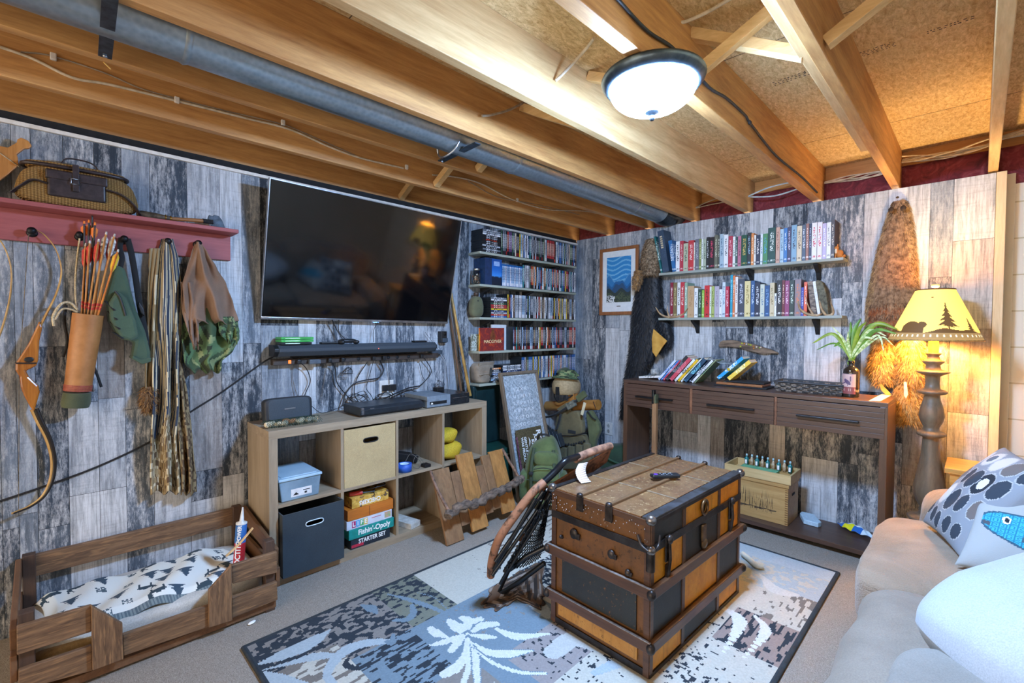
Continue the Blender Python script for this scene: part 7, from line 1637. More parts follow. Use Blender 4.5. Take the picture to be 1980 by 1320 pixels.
bpy.data.objects.remove(wp); wp = pillow((2.628, -2.14, .535), (.40, .56, .10), (.56, -.48, .03), .165, 'white_pillow', 'big plain white pillow lying nearest the camera on the sofa', WPM, None, 60, pinch=.05)
gcsh = thing('grey_cushion', 'grey beige cushion under the white pillow at the lower right corner', 'cushion', (2.86, -2.42, .46)); MB().ell((2.90, -2.50, .49), (.215, .33, .062), Euler((0, 0, .05)), 0, 56, 24, .5).build('cover', cloth('grey suede', '#98938a', '#858077', .9, 300, 4, bump=.1), gcsh)
# ================================================================ RUG, TRUNK, FOLDED CHAIR, DOG BED
RX0, RX1, RY0, RY1, RT = .755, 2.312, -3.155, -.748, .011
def c3(x, y): return (460+x/3.3, 1000+y/3.3)
def wp_(p): q = Z(p[0], p[1], RT); return (q.x, q.y)
nx, ny = 250, 386
gx = (np.arange(nx)+.5)/nx*(RX1-RX0)+RX0; gy = (np.arange(ny)+.5)/ny*(RY1-RY0)+RY0
PX, PY = np.meshgrid(gx, gy, indexing='ij'); IMG = np.zeros((nx, ny, 3)); rs = np.random.RandomState(3)
def vn(sx, sy, seed):
    r = np.random.RandomState(seed); a = max(2, int(nx/sx)+2); b = max(2, int(ny/sy)+2); g = r.rand(a+1, b+1); fx = np.linspace(0, a-1.001, nx)[:, None]; fy = np.linspace(0, b-1.001, ny)[None]; i = fx.astype(int); j = fy.astype(int); u = fx-i; v = fy-j
    return (g[i, j]*(1-u)*(1-v)+g[i+1, j]*u*(1-v)+g[i, j+1]*(1-u)*v+g[i+1, j+1]*u*v)
def c_(h): return np.array(H(h)[:3])
CRM_, BLU_, NVY_, GRY_, TAU_, PALE_ = c_('#cdcabc'), c_('#7d929f'), c_('#28343f'), c_('#8f8a84'), c_('#7f7870'), c_('#b4c2c8')
IMG[:] = CRM_
def inpoly(poly):
    m = np.zeros(PX.shape, bool); n = len(poly)
    for i in range(n):
        (x1, y1), (x2, y2) = poly[i], poly[(i+1) % n]
        c = ((y1 > PY) != (y2 > PY)) & (PX < (x2-x1)*(PY-y1)/((y2-y1) if abs(y2-y1) > 1e-9 else 1e-9)+x1); m ^= c
    return m
def patch(x0, x1, y0, y1, base, fleck=None, amt=.4, sx=2, sy=2, seed=0, soft=None):
    m = (PX >= x0) & (PX < x1) & (PY >= y0) & (PY < y1); IMG[m] = base
    if fleck is not None:
        n = vn(sx, sy, seed)+(.35*(vn(30, 30, seed+9)-.5)); f = m & (n < amt); IMG[f] = fleck
RXW = RX1-RX0
# woven patchwork: blocks of different ground
patch(RX0, 1.13, RY0, -2.60, GRY_, NVY_, .50, 2, 3, 1); patch(RX0, .98, RY0, -2.95, NVY_, GRY_, .22, 2, 3, 2)
patch(RX0, 1.13, -2.60, -2.36, c_('#7f8374'), NVY_, .42, 2, 3, 3)
patch(RX0, 1.18, -2.36, -1.86, CRM_, GRY_, .10, 2, 2, 4)
patch(RX0, 1.12, -1.86, RY1, CRM_, TAU_, .33, 1.5, 9, 5)
patch(1.12, 1.52, -2.0, -1.35, NVY_, CRM_, .36, 1.6, 1.6, 6)
patch(1.13, 1.75, RY0, -2.05, BLU_, GRY_, .12, 2, 2, 7); patch(1.13, 1.45, -2.9, -2.62, BLU_, NVY_, .40, 1.5, 5, 8)
patch(1.0, 1.45, RY0, -2.88, CRM_, TAU_, .45, 2, 6, 9)
patch(1.45, 2.0, RY0, -2.55, GRY_, CRM_, .30, 1.6, 1.6, 10); patch(1.52, 2.05, -2.45, -1.9, c_('#a39b98'), NVY_, .24, 1.8, 1.8, 11); patch(1.75, RX1, -2.9, -2.1, CRM_, NVY_, .22, 1.5, 1.5, 12)
patch(2.0, RX1, -2.1, -1.55, CRM_, NVY_, .26, 1.6, 1.6, 13); patch(2.05, RX1, -1.75, -1.45, c_('#a08f86'), NVY_, .40, 1.6, 6, 14); patch(1.5, RX1, -1.2, RY1, PALE_, CRM_, .4, 3, 3, 15); patch(2.08, RX1, -1.45, -1.15, CRM_, TAU_, .35, 2, 6, 16)
patch(RX0, RX1, RY1-.14, RY1, c_('#c3cdd0'))
def stroke(pts, ws, col, out=None, world=False):
    """leaf or stem: tapering ribbon along px points"""
    P = [V((*(p if world else wp_(p)), 0)) for p in pts]; P = spline(P, 8); n = len(P); D = np.full(PX.shape, 9.0)
    for i, p in enumerate(P):
        t = i/(n-1)*(len(ws)-1); k = min(int(t), len(ws)-2); w = lerp(ws[k], ws[k+1], t-k); d = np.sqrt((PX-p.x)**2+(PY-p.y)**2)/max(w*.78, .002); D = np.minimum(D, d)
    if out is not None: IMG[D < 1.35] = out
    IMG[D < 1] = col
C3 = lambda L: [c3(*p) for p in L]
stroke(C3([(120, 940), (330, 860), (480, 790), (590, 715)]), [.006, .04, .05, .035, .004], PALE_); stroke(C3([(140, 980), (330, 930), (480, 890), (610, 880)]), [.005, .015, .03, .02], PALE_); stroke(C3([(160, 1010), (260, 1040), (400, 1090)]), [.03, .04, .04], PALE_)
stroke(C3([(960, 790), (830, 800), (700, 840), (610, 920), (570, 1000), (600, 1060)]), [.02, .03, .035, .03, .02, .02], PALE_); stroke(C3([(700, 900), (690, 940), (780, 960), (880, 890)]), [.008, .016, .014, .004], NVY_)
stroke(C3([(790, 560), (850, 580), (885, 610)]), [.01, .032, .01], BLU_); stroke(C3([(960, 490), (1080, 520), (1200, 560), (1350, 620)]), [.008, .018, .020, .012], BLU_); stroke(C3([(1110, 560), (1120, 610), (1080, 650), (1000, 655)]), [.014, .022, .022, .012], BLU_)
stroke(C3([(1150, 480), (1250, 510), (1350, 600)]), [.004, .006, .006], BLU_)
stroke(C3([(990, 750), (985, 800), (950, 790)]), [.012, .02, .01], BLU_); stroke(C3([(910, 940), (950, 1000), (940, 1030)]), [.02, .03, .02], BLU_)
W_ = c_('#e3e6e2')
for L, w in [([(1450, 740), (1400, 700), (1350, 660)], [.02, .035, .02]), ([(1450, 730), (1470, 660), (1430, 640)], [.02, .03, .02]), ([(1440, 745), (1330, 790), (1230, 815)], [.008, .022, .02, .008]), ([(1440, 760), (1400, 800), (1360, 850)], [.01, .025, .018]), ([(1480, 740), (1560, 690), (1650, 680)], [.008, .03, .02]), ([(1490, 750), (1570, 760), (1640, 765)], [.008, .022, .012]), ([(1330, 760), (1270, 740), (1230, 710)], [.01, .03, .02]),
             ([(1460, 790), (1450, 880), (1390, 960), (1320, 1000)], [.012, .02, .03, .025]), ([(1465, 780), (1475, 880), (1470, 960), (1440, 1050)], [.016, .02, .016, .014]), ([(1490, 800), (1515, 880), (1520, 960), (1530, 1050)], [.008, .018, .018, .014]), ([(1500, 800), (1600, 860), (1720, 870), (1880, 850)], [.006, .022, .03, .006]), ([(1500, 830), (1600, 910), (1700, 960), (1820, 990), (1960, 995)], [.005, .010, .012, .012, .008]), ([(1545, 640), (1510, 660), (1560, 650)], [.01, .025, .01])]:
    stroke(C3(L), w, W_, BLU_ if w[0] < .009 else None)
stroke(C3([(1440, 740), (1465, 725), (1490, 740)]), [.006, .008, .006], BLU_)
stroke([(1070, 1260), (1110, 1235), (1160, 1250)], [.05, .06, .05], c_('#c9cac4')); stroke([(960, 1215), (1000, 1230), (1060, 1225)], [.01, .03, .01], W_); stroke([(1120, 1200), (1150, 1185)], [.05, .03], BLU_); stroke([(1150, 1300), (1230, 1270), (1290, 1290)], [.02, .05, .02], PALE_)
stroke([(1010, 1150), (1040, 1170), (1060, 1190)], [.03, .05, .03], PALE_)
stroke([(1390, 1170), (1430, 1200), (1400, 1260)], [.01, .04, .01], W_); stroke([(1460, 1190), (1480, 1220), (1440, 1270)], [.01, .03, .01], W_); stroke([(1470, 1110), (1500, 1140), (1540, 1150)], [.01, .05, .02], c_('#d8d8d0'))
IMG *= .74
IMG *= (.93+.14*rs.rand(nx, ny, 1))
eb = (PX < RX0+.012) | (PX > RX1-.012) | (PY < RY0+.012) | (PY > RY1-.012); IMG[eb] = c_('#2b3338')
rug = thing('area_rug', 'blue grey, cream and charcoal patchwork rug with leaves and a white flower', 'rug', ((RX0+RX1)/2, (RY0+RY1)/2, 0))
mb = MB(); vs = [(RX0+(RX1-RX0)*i/nx, RY0+(RY1-RY0)*j/ny, RT) for i in range(nx+1) for j in range(ny+1)]; mb.v = [V(v) for v in vs]
for i in range(nx):
    for j in range(ny): mb.f.append([i*(ny+1)+j, (i+1)*(ny+1)+j, (i+1)*(ny+1)+j+1, i*(ny+1)+j+1]); mb.col[len(mb.f)-1] = (*IMG[i, j], 1)
mb.mi = [0]*len(mb.f); mb.sm = [False]*len(mb.f); k0 = len(mb.v)
rim = [(RX0, RY0), (RX1, RY0), (RX1, RY1), (RX0, RY1)]; mb.v += [V((x, y, RT)) for x, y in rim]+[V((x, y, 0.001)) for x, y in rim]
for i in range(4): j = (i+1) % 4; mb.f.append([k0+i, k0+4+i, k0+4+j, k0+j]); mb.mi.append(0); mb.sm.append(False); mb.col[len(mb.f)-1] = (*c_('#2b3338'), 1)
mb.build('pile', painted('rug weave', .95, None, 330, .6), rug)
mb = MB(); pts = [(x, y, .007) for x, y in rim]+[(rim[0][0], rim[0][1], .007)]
for i in range(4): mb.tube([pts[i], pts[i+1]], .007, 8)
mb.build('bound_edge', plain('dark binding', '#2b3338', '#1e2428', .9), rug)

# steamer trunk
TA = radians(-1.6); TM = Matrix.Translation((1.985, -2.155, RT)) @ Matrix.Rotation(TA, 4, 'Z')   # x<0 into the room's left, y along
TLn, TWd, THt = .825, .475, .590
tk = thing('steamer_trunk', 'old brown slatted steamer trunk with orange and black panels standing on the rug', 'trunk', (1.985, -2.155, RT))
def mk_worn(name, c1, c2, c3_, th=.55, rough=.5, sc=9):
    t = NT(name); v = t.coord(); n = t.noise(v, sc, 6, .75, .4); n2 = t.noise(v, 60, 4, .8); n3 = t.noise(t.coord((1, 1, .15)), 45, 3)
    col = t.mix(t.step(n, .35, .65), H(c1), H(c2)); col = t.mix(t.math('MULTIPLY', t.step(n2, th, th+.07), .85), col, H(c3_)); col = t.mix(t.math('MULTIPLY', t.step(n3, .55, .7), .25), col, H('#2a1c12')); t.bump(n2, .25, .002)
    return t.fin(col, rough, 0, .5)
ORG = mk_worn('worn orange canvas', '#c47c14', '#e09a22', '#8a5a20', .63); BKP = mk_worn('black panel', '#25282a', '#2e3234', '#4c4640', .66); BRNP = mk_worn('brown painted end', '#5c3e1e', '#744c22', '#33200f', .58)
TOPM = mk_worn('worn brown top', '#6a4a32', '#80603f', '#a88c64', .58, .25, 6); SLT = wood('trunk slat', '#6d4c34', '#3f2a1c', 'y', 1, .4, 1, 0); SLTX = wood('trunk slat end', '#644530', '#38251a', 'x', 1, .4, 1, 0); SLTT = wood('light top slat', '#7c5c3e', '#523a26', 'y', 1, .32, 1, 0)
MTL = plain('trunk iron', '#4a423d', '#2c2724', .4, .7, 30); MTLD = plain('dark edge iron', '#3f3c3c', '#2a2727', .35, .6, 20); SLV = plain('worn bright edge', '#b8b2ac', '#8a8079', .35, .6, 60)
L, W2, Hh = TLn, TWd, THt
b = MB(TM); b.box(-W2+.004, -.004, .004, L-.004, .001, .475); b.build('body', BRNP, tk)
b = MB(TM); b.box(-W2+.004, -.004, .004, L-.004, .478, Hh-.012); b.build('lid', BRNP, tk)
# front panels (the long side towards the room)
us = [.02, .245, .265, .575, .595, L-.02]; rows = [(.02, .105, 'OBO'), (.15, .30, 'BOB'), (.345, .462, 'OBO'), (.490, .575, 'BOO')]
for z0, z1, pat in rows:
    for k, ch in enumerate(pat): MB(TM).box(-.0045, -.0015, us[2*k], us[2*k+1], z0, z1).build('panel', ORG if ch == 'O' else BKP, tk)
b = MB(TM)
for u in (.255, .585): MB(TM).box(-.003, .0025, u-.012, u+.012, .002, Hh-.02).build('upright_strap', SLTX, tk, bevel=.001)
for u in (.0, L-.022): MB(TM).box(-.004, .003, u, u+.022, .002, Hh-.02).build('corner_strap', SLT, tk, bevel=.001)
MB(TM).box(-W2-.003, .0, -.003, .001, .002, .028).build('end_bottom_band', MTLD, tk); MB(TM).box(0.0, .003, 0, L, .002, .016).build('front_bottom_band', MTLD, tk)
# end face panels
MB(TM).box(-W2+.06, -.055, -.0025, .003, .155, .30).build('black_end_panel', mk_worn('scuffed black end', '#1f2324', '#2a2e2e', '#7a5428', .60, .45, 7), tk); MB(TM).box(-W2+.04, -.05, -.0025, .003, .045, .098).build('yellow_end_strip', mk_worn('yellow end strip', '#a8742c', '#b8863a', '#5c3a1c', .60), tk)
for u in (-W2, -.024): MB(TM).box(u, u+.024, -.004, .002, .002, Hh-.02).build('corner_strap', SLTX, tk, bevel=.001)
# slats round the trunk
for z in (.322, .125):
    MB(TM).box(.0, .020, -.012, L+.012, z-.021, z+.021).build('slat', SLT, tk, bevel=.004); MB(TM).box(-W2-.012, .012, -.020, .0, z-.021, z+.021).build('slat', SLTX, tk, bevel=.004)
    MB(TM).box(-W2-.01, .014, -.0215, -.012, z+.0212, z+.0235).build('bright_edge', SLV, tk)
    MB(TM).box(-W2-.02, -W2, -.012, L+.012, z-.021, z+.021).build('slat', SLT, tk, bevel=.004)
    for (x, y) in ((.014, -.014), (.014, L+.010), (-W2-.012, -.014)):
        m = MB(TM); m.ell((x, y, z), (.017, .017, .02), None, 0, 16, 10); m.build('corner_cap', MTL, tk)
    for u in (.0,): pass
# lid edge bands
MB(TM).box(.0, .006, 0, L, .462, .492).build('seam_band', MTLD, tk, bevel=.001); MB(TM).box(-W2, .0, -.006, .0, .462, .492).build('seam_band', MTLD, tk, bevel=.001)
MB(TM).box(-.034, .007, -.004, L+.004, Hh-.010, Hh+.003).build('top_edge_band', plain('blue grey edge metal', '#565a60', '#3a3734', .3, .5, 18), tk, bevel=.002); MB(TM).box(-.004, .006, 0, L, Hh-.024, Hh-.010).build('top_edge_front', MTLD, tk)
MB(TM).box(-W2-.004, -W2+.02, -.004, L+.004, Hh-.020, Hh+.003).build('top_edge_back', MTLD, tk, bevel=.002); MB(TM).box(-W2, .0, -.005, .0, Hh-.03, Hh-.006).build('top_edge_end', SLTX, tk, bevel=.002)
bw = (W2-.06)/3
for k in range(3):
    a = -W2+.022+k*(bw+.004); MB(TM).box(a, a+bw-.012, .0, L, Hh-.012, Hh-.001).build('top_panel', TOPM, tk, bevel=.001)
    if k < 2: MB(TM).box(a+bw-.012, a+bw+.004, -.008, L+.008, Hh-.010, Hh+.010).build('top_slat', SLTT, tk, bevel=.003)
for u in (.26, .57): MB(TM).box(-W2+.02, -.03, u-.006, u+.006, Hh-.002, Hh+.0006).build('cross_band', plain('faint band', '#8f7a5f', '#5f4a38', .4, 0, 60), tk)
for k in range(2):
    a = -W2+.022+k*(bw+.004)+bw-.004
    for v_ in (-.008, L+.006): m = MB(TM); m.ell((a, v_, Hh+.006), (.014, .013, .010)); m.box(a-.016, a+.016, v_-.003, v_+.003, Hh-.06, Hh); m.build('clamp', MTL, tk)
for (x, y) in ((.0, -.0), (.0, L), (-W2, .0)): m = MB(TM); m.ell((x, y, Hh-.004), (.020, .020, .020), None, 0, 20, 12); m.build('corner_ball', plain('bright iron', '#8f8a86', '#4a4542', .25, .8, 20), tk)
m = MB(TM); m.ell((.002, -.002, .478), (.018, .018, .018)); m.build('corner_ball', plain('bright iron', '#8f8a86', '#4a4542', .25, .8, 20), tk)
m = MB(TM); m.tube(spline([(-.05, -.008, .52), (-.03, -.014, .49), (.0, -.018, .478)]), .005, 6); m.tube(spline([(.008, .05, .52), (.014, .03, .49), (.016, .0, .478)]), .005, 6); m.tube([(.0, -.0, .40), (.0, -.0, .47)], .016, 10); m.build('corner_iron', MTL, tk)
def latch(u):
    o = MB(TM).box(.002, .009, u-.018, u+.018, .40, .50).build('latch', MTL, tk, bevel=.003)
    m = MB(TM); m.ell((.014, u, .485), (.012, .016, .018)); m.prism([(u-.012, .39), (u+.012, .39), (u+.008, .34), (u-.004, .325), (u-.012, .345)], .002, .012, 'yz'); m.tube([(.012, u, .47), (.016, u, .41), (.010, u, .36)], .007, 8); m.build('spring_catch', MTL, tk)
latch(.115); latch(.70)
MB(TM).box(.002, .013, .40, .435, .385, .455).build('lock_plate', plain('old brass plate', '#7a5c3a', '#4e3a26', .35, .6), tk, bevel=.003); m = MB(TM); m.lathe([(0, 0), (.024, 0), (.022, .008), (.014, .012), (0, .013)], (0, 0, 0), 24, 0, Matrix.Translation((.004, .425, .372)) @ Matrix.Rotation(pi/2, 4, 'Y')); m.build('lock', plain('old brass plate', '#7a5c3a', '#4e3a26', .35, .6), tk)
m = MB(TM); m.tube([(.010, .42+.026*cos(a), .528+.030*sin(a)) for a in np.linspace(0, 2*pi, 25)], .006, 8, caps=False); m.lathe([(0, 0), (.022, 0), (.022, .003), (0, .003)], (0, 0, 0), 20, 0, Matrix.Translation((.001, .42, .528)) @ Matrix.Rotation(pi/2, 4, 'Y')); m.build('ring', plain('old brass plate', '#7a5c3a', '#4e3a26', .35, .6), tk)
for (u, z, r) in ((-.35, .425, .020), (-.165, .405, .016), (-.42, .39, .007), (-.09, .362, .012)):
    m = MB(TM); m.ell((u, -.006, z), (r, .010, r*1.1)); m.box(u-r*.7, u+r*1.5, -.010, -.002, z-r*.9, z+r*.2); m.build('handle_bolt', MTL, tk, bevel=.001)
m = MB(TM)
for k in range(60): u = rnd.uniform(-W2, 0); m.ell((u, -.006, .50+.07*rnd.random()), .0022, None, 0, 6, 4)
for k in range(24): m.ell((.004, .02+k*.034, .477+rnd.uniform(-.01, .01)), .0025, None, 0, 6, 4)
o = m.build('nail_heads', SLV, tk); o['kind'] = 'stuff'
# remote on the trunk
rp_ = Z(1286, 922, RT+Hh+.012); RM = Matrix.Translation((rp_.x, rp_.y, RT+Hh+.0105)) @ Matrix.Rotation(radians(52), 4, 'Z')
rmo = thing('remote_control', 'small black remote control with purple key lying on the trunk lid', 'remote control', tuple(rp_)); MB(RM).box(-.066, .066, -.019, .019, .0, .016).build('housing', BLK, rmo, bevel=.005, seg=3)
for i, (x, y, r, c) in enumerate([(-.045, .0, .0105, 'p'), (-.02, .009, .003, 'w'), (-.02, -.009, .003, 'w'), (-.008, 0, .004, 'w'), (.004, .009, .003, 'w'), (.004, -.009, .003, 'w'), (.016, 0, .003, 'w'), (.028, .008, .003, 'w'), (.028, -.008, .003, 'w')]): MB(RM).ell((x, y, .0162), (r, r, .0016), None, 0, 12, 6).build('button', plain('purple key', '#6a3ab8', '#5a2ea0', .4) if c == 'p' else plain('grey key', '#9aa4ae', '#7c8690', .5), rmo)
RFU = NT('printed paper'); gg = RFU.coord(out='Object'); wv = RFU.new('ShaderNodeTexWave', wave_type='BANDS', bands_direction='Z'); wv.inputs['Scale'].default_value = 60; RFU.l(gg, wv.inputs[0]); PAPM = RFU.fin(RFU.mix(RFU.step(wv.outputs['Fac'], .55, .75), H('#e6e0d6'), H('#a8887a')), .8)

# folded net chair leaning against the trunk
CP = V((1.17, 0, .02)); CN = V((.46*1.0, 0, 0)); slope = .46
def CH(px, py, off=0.0):
    """point on the leaning chair's plane x = 1.17 + .46 z"""
    d = _ray(px, py); nrm = V((1, 0, -slope)); t = (V((1.165+off, 0, 0))-EYE).dot(nrm)/d.dot(nrm); return EYE+d*t
ch = thing('folding_camp_chair', 'folded black and brown camp chair with net seat leaning against the trunk', 'folding chair', (1.2, -1.9, 0))
CAMB = plain('brown printed fabric', '#96684c', '#45301f', .7, 0, 22, (.36, .5), bump=.1); TUBE = plain('black tube', '#14171b', '#0e1013', .3, .2)
rail = spline([CH(949, 1112), CH(952, 1080), CH(966, 1040), CH(1000, 990), CH(1030, 952), CH(1052, 932)], 8)
MB().tube(rail, .019, 12).build('fabric_sleeve', CAMB, ch)
MB().tube(spline([CH(1052, 932), CH(1075, 910), CH(1092, 892), CH(1112, 884), CH(1118, 882)], 6), .016, 12).build('bent_joint', TUBE, ch)
MB().tube(spline([CH(1112, 887), CH(1145, 873), CH(1180, 862)], 6), .020, 12).build('head_sleeve', plain('pale brown sleeve', '#a87a5e', '#5c3f30', .7, 0, 24), ch)
MB().tube(spline([CH(950, 1115), CH(955, 1075), CH(967, 1043)], 5), .0205, 12).build('dark_cuff', TUBE, ch) if False else None
q = [CH(1045, 944), CH(1112, 890), CH(1180, 866), CH(1172, 884), CH(1120, 912), CH(1085, 945), CH(1062, 958)]
MB().grid(lambda u, v: lerp(lerp(CH(1040, 950, .01), CH(1182, 864, .01), u), lerp(CH(1058, 975, .01), CH(1172, 892, .01), u), v)+V((.0, 0, .012*sin(pi*u)*sin(pi*v))), 24, 8, thick=.006).build('head_rest', CAMB, ch)
def rod(a, b, r=.0085, name='frame_rod', off=.02, m=None): return MB().tube([CH(*a, off), CH(*b, off)], r, 10).build(name, m or TUBE, ch)
rod((1058, 943), (961, 1152)); rod((1070, 948), (975, 1105), off=.035); rod((1040, 985), (952, 1112), off=.045); rod((1062, 975), (1000, 1062), off=.05, r=.007); rod((1064, 955), (967, 1128), off=.06, r=.007); rod((1066, 965), (985, 1100), off=.075, r=.006); rod((1050, 950), (958, 1085), off=.03, r=.009); rod((1035, 965), (955, 1100), off=.035, r=.009)
MB().tube([CH(961, 1152, .02), CH(1004, 1124, .1), CH(1053, 1088, .16)], .0115, 12).build('foot_bar', TUBE, ch); MB().tube([CH(985, 1100, .05), CH(1020, 1075, .1), CH(1053, 1058, .14)], .0125, 12).build('lower_bar', TUBE, ch)
for a in ((1057, 945), (1046, 965), (1018, 1002), (1000, 1055), (966, 1096)): MB().ell(CH(*a, .03)+V((.006, -.006, 0)), .007, None, 0, 12, 8).build('rivet', plain('bright rivet', '#b8c0c6', '#9aa2a8', .2, 1), ch)
MB().tube([CH(1005, 1045, .03), CH(1012, 1032, .03)], .008, 8).build('pale_clip', CAMB, ch)
mb = MB(); rg = random.Random(6)
for i in range(11):
    for s in (0, 1):
        P = []
        for j in range(13):
            u = (i+.5)/11+(.045*(1 if (j+s) % 2 else -1)); v = j/12
            a = lerp(CH(975, 1098, .06), CH(1056, 965, .06), u); b_ = lerp(CH(1045, 1078, .10), CH(1062, 975, .10), u); P.append(lerp(a, b_, v)+V((0, 0, -.02*sin(pi*v))))
        mb.tube(P, .0030, 5)
mb.build('net_seat', TUBE, ch)
# receipt tucked over the head rest
pp_ = thing('paper_slip', 'long curling printed paper slip standing between the chair and trunk top', 'paper', tuple(Z(1133, 932, RT+Hh)))
A0, A1 = Z(1124, 934, RT+Hh+.004), Z(1143, 931, RT+Hh+.004); B0, B1 = CH(1119, 896, .035), CH(1137, 893, .035)
PV = [(A0, A1), (lerp(A0, B0, .25)+V((-.008, -.012, .0)), lerp(A1, B1, .25)+V((-.008, -.012, 0))), (lerp(A0, B0, .6)+V((-.014, -.012, 0)), lerp(A1, B1, .6)+V((-.012, -.012, 0))), (B0, B1)]
l_, r__ = spline([a for a, b in PV], 6), spline([b for a, b in PV], 6)
MB().grid(lambda u, v: lerp(l_[min(len(l_)-1, int(v*(len(l_)-1)+.5))], r__[min(len(r__)-1, int(v*(len(l_)-1)+.5))], u), 2, 18, thick=.0006).build('sheet', PAPM, pp_)
# brown leather scraps and stains lying by the trunk: a hide mat
def hidec(u, v):
    q = hsh(math.floor(u*60), math.floor(v*60)); r = sqrt((u-.45)**2*3+(v-.5)**2*3)
    n = sin(u*19+3*sin(v*9))+sin(v*23+2*sin(u*7)); return H('#2f2620') if n > .3 else (H('#5f4632') if n > -.6 else (H('#8a7c70') if q > .4 else H('#6a5a4c')))
hd = thing('cowhide_mat', 'dark brown mottled hide mat lying on the rug between chair and trunk', 'hide mat', (1.3, -1.85, RT))
HP = [Z(x, y, RT+.004) for x, y in ((925, 1172), (950, 1130), (1000, 1105), (1052, 1080), (1058, 1150), (1052, 1182), (1000, 1160), (960, 1182))]
hcn = sum(HP, V((0, 0, 0)))/len(HP)
def hm(u, v):
    a = u*len(HP); i = int(a) % len(HP); p = lerp(HP[i], HP[(i+1) % len(HP)], a-int(a)); w = .92+.08*sin(u*80); return lerp(hcn, p, v*w if v > .9 else v)+V((0, 0, .003*(1-v)))
MB().grid(hm, 96, 16, col=hidec, thick=.003).build('hide', painted('hide mottling', .8, None, 200), hd)
tag(MB().ell(Z(487, 1203, .006), (.010, .018, .004), Euler((0, 0, .4)), 0, 12, 6).build('paper_scrap', WT), 'tiny white scrap on the carpet by the dog bed', 'scrap')
bone = thing('white_strap', 'pale twisted cloth strap lying on the rug behind the trunk', 'strap', tuple(Z(1455, 1095, RT)))
MB().tube(spline([Z(1436, 1070, RT+.02), Z(1448, 1080, RT+.018), Z(1462, 1092, RT+.02), Z(1476, 1094, RT+.022)]), [.010, .012, .014, .016, .016, .015, .014]*3+[.012]*4, 10).build('strap', cloth('off white cloth', '#e2dccb', '#c8bea6', .9), bone) if False else MB().tube(spline([Z(1436, 1070, RT+.02), Z(1448, 1080, RT+.018), Z(1462, 1092, RT+.02), Z(1476, 1094, RT+.022)]), .014, 10).build('strap', cloth('off white cloth', '#e2dccb', '#c8bea6', .9), bone)

# dog bed
def d3(L, x): return [X(a/3.536, 960+b/3.536, x) for a, b in L]
PAL = wood('pallet pine stained', '#8a6a4c', '#3d2a1e', 'y', 2.4, .55, 1, 0, (.3, .66), streak='#8f6c4a'); PALZ = wood('pallet pine upright', '#8a6a4c', '#3d2a1e', 'z', 2.4, .55, 1, 0, (.3, .66), streak='#8f6c4a'); PALX = wood('pallet pine cross', '#7d593b', '#432c1e', 'x', 1.1, .55, 1, 0, (.2, .7)); DKP = wood('dark pallet post', '#5a4334', '#33241b', 'z', 1.1, .6)
bed = thing('dog_bed', 'rustic stained wood pet bed frame standing below the coat rack', 'pet bed', (.32, -3.38, 0))
def plank(L, x0, x1, mat, name, parent=bed, bev=.003):
    pl = d3(L, x1); return MB().prism([(p.y, max(.0, p.z)) for p in pl], x0, x1, 'yz').build(name, mat, parent, bevel=bev)
XF = .585
plank([(112, 893), (625, 745), (625, 925), (115, 1085)], XF-.02, XF, PAL, 'front_rail'); plank([(125, 1190), (625, 1020), (635, 1190), (125, 1330)], XF-.02, XF, PAL, 'front_rail')
plank([(622, 745), (838, 868), (845, 1112), (632, 1192)], XF-.001, XF+.016, PALZ, 'front_panel'); plank([(840, 945), (1430, 745), (1430, 890), (845, 1090)], XF-.02, XF, PAL, 'front_rail')
plank([(1428, 640), (1585, 465), (1590, 848), (1428, 898)], XF-.001, XF+.016, PALZ, 'front_panel'); plank([(1585, 470), (1895, 375), (1895, 520), (1590, 597)], XF-.02, XF, PAL, 'front_rail'); plank([(1588, 690), (1895, 580), (1900, 705), (1588, 832)], XF-.02, XF, PAL, 'front_rail')
fl0, fl1 = d3([(112, 893)], XF)[0].y, d3([(1895, 375)], XF)[0].y; zt0 = d3([(112, 893)], XF)[0].z
bt_ = [X(325/3.536, 960+445/3.536, .06), X(1605/3.536, 960+150/3.536, .06)]
MB().box(.028, .052, fl0+.03, fl1-.005, .245, .335).build('back_rail', PAL, bed, bevel=.003)
for y in (fl0+.0, fl1-.045):
    MB().box(.028, .065, y, y+.04, 0, .345).build('corner_post', DKP, bed, bevel=.003); MB().box(XF-.062, XF-.0205, y+.002, y+.042, .0, zt0+.03).build('corner_post', DKP, bed, bevel=.003)
for y in (fl0-.018, fl1+.001): MB().box(.03, XF-.02, y, y+.018, .10, .19).build('side_rail', PALX, bed, bevel=.003); MB().beam((.05, y+.009, .30), (XF-.04, y+.009, .235), .018, .075).build('side_rail', PALX, bed, bevel=.003)
MB().box(.05, XF-.02, fl0, fl1, .012, .04).build('floor_board', PALX, bed)
mt = thing('pet_mattress', 'white fleece pet mattress lying inside the wooden bed frame', 'mattress', (.3, -3.38, .042)); MB().ell((.285, (fl0+fl1)/2, .105), (.24, (fl1-fl0)/2-.02, .062), None, 0, 60, 20, .3).build('mattress', cloth('white fleece', '#d4d2ca', '#bdbab0', .95, 200, 10, bump=.5), mt)
MB().ell((.50, fl0+.14, .10), (.035, .11, .05), None, 0, 24, 12, .5).build('tan_edge', cloth('tan fleece', '#a88a5c', '#8a6c42', .95, 200, 20, bump=.5), mt)
rgb_ = random.Random(12); BLOBS = []
for i in range(8):
    for j in range(4): BLOBS.append(((i+.5+rgb_.uniform(-.25, .25)+(.5 if j % 2 else 0))/8, (j+.5+rgb_.uniform(-.2, .2))/4, rgb_.choice('TDDTF'), rgb_.choice((-1, 1))))
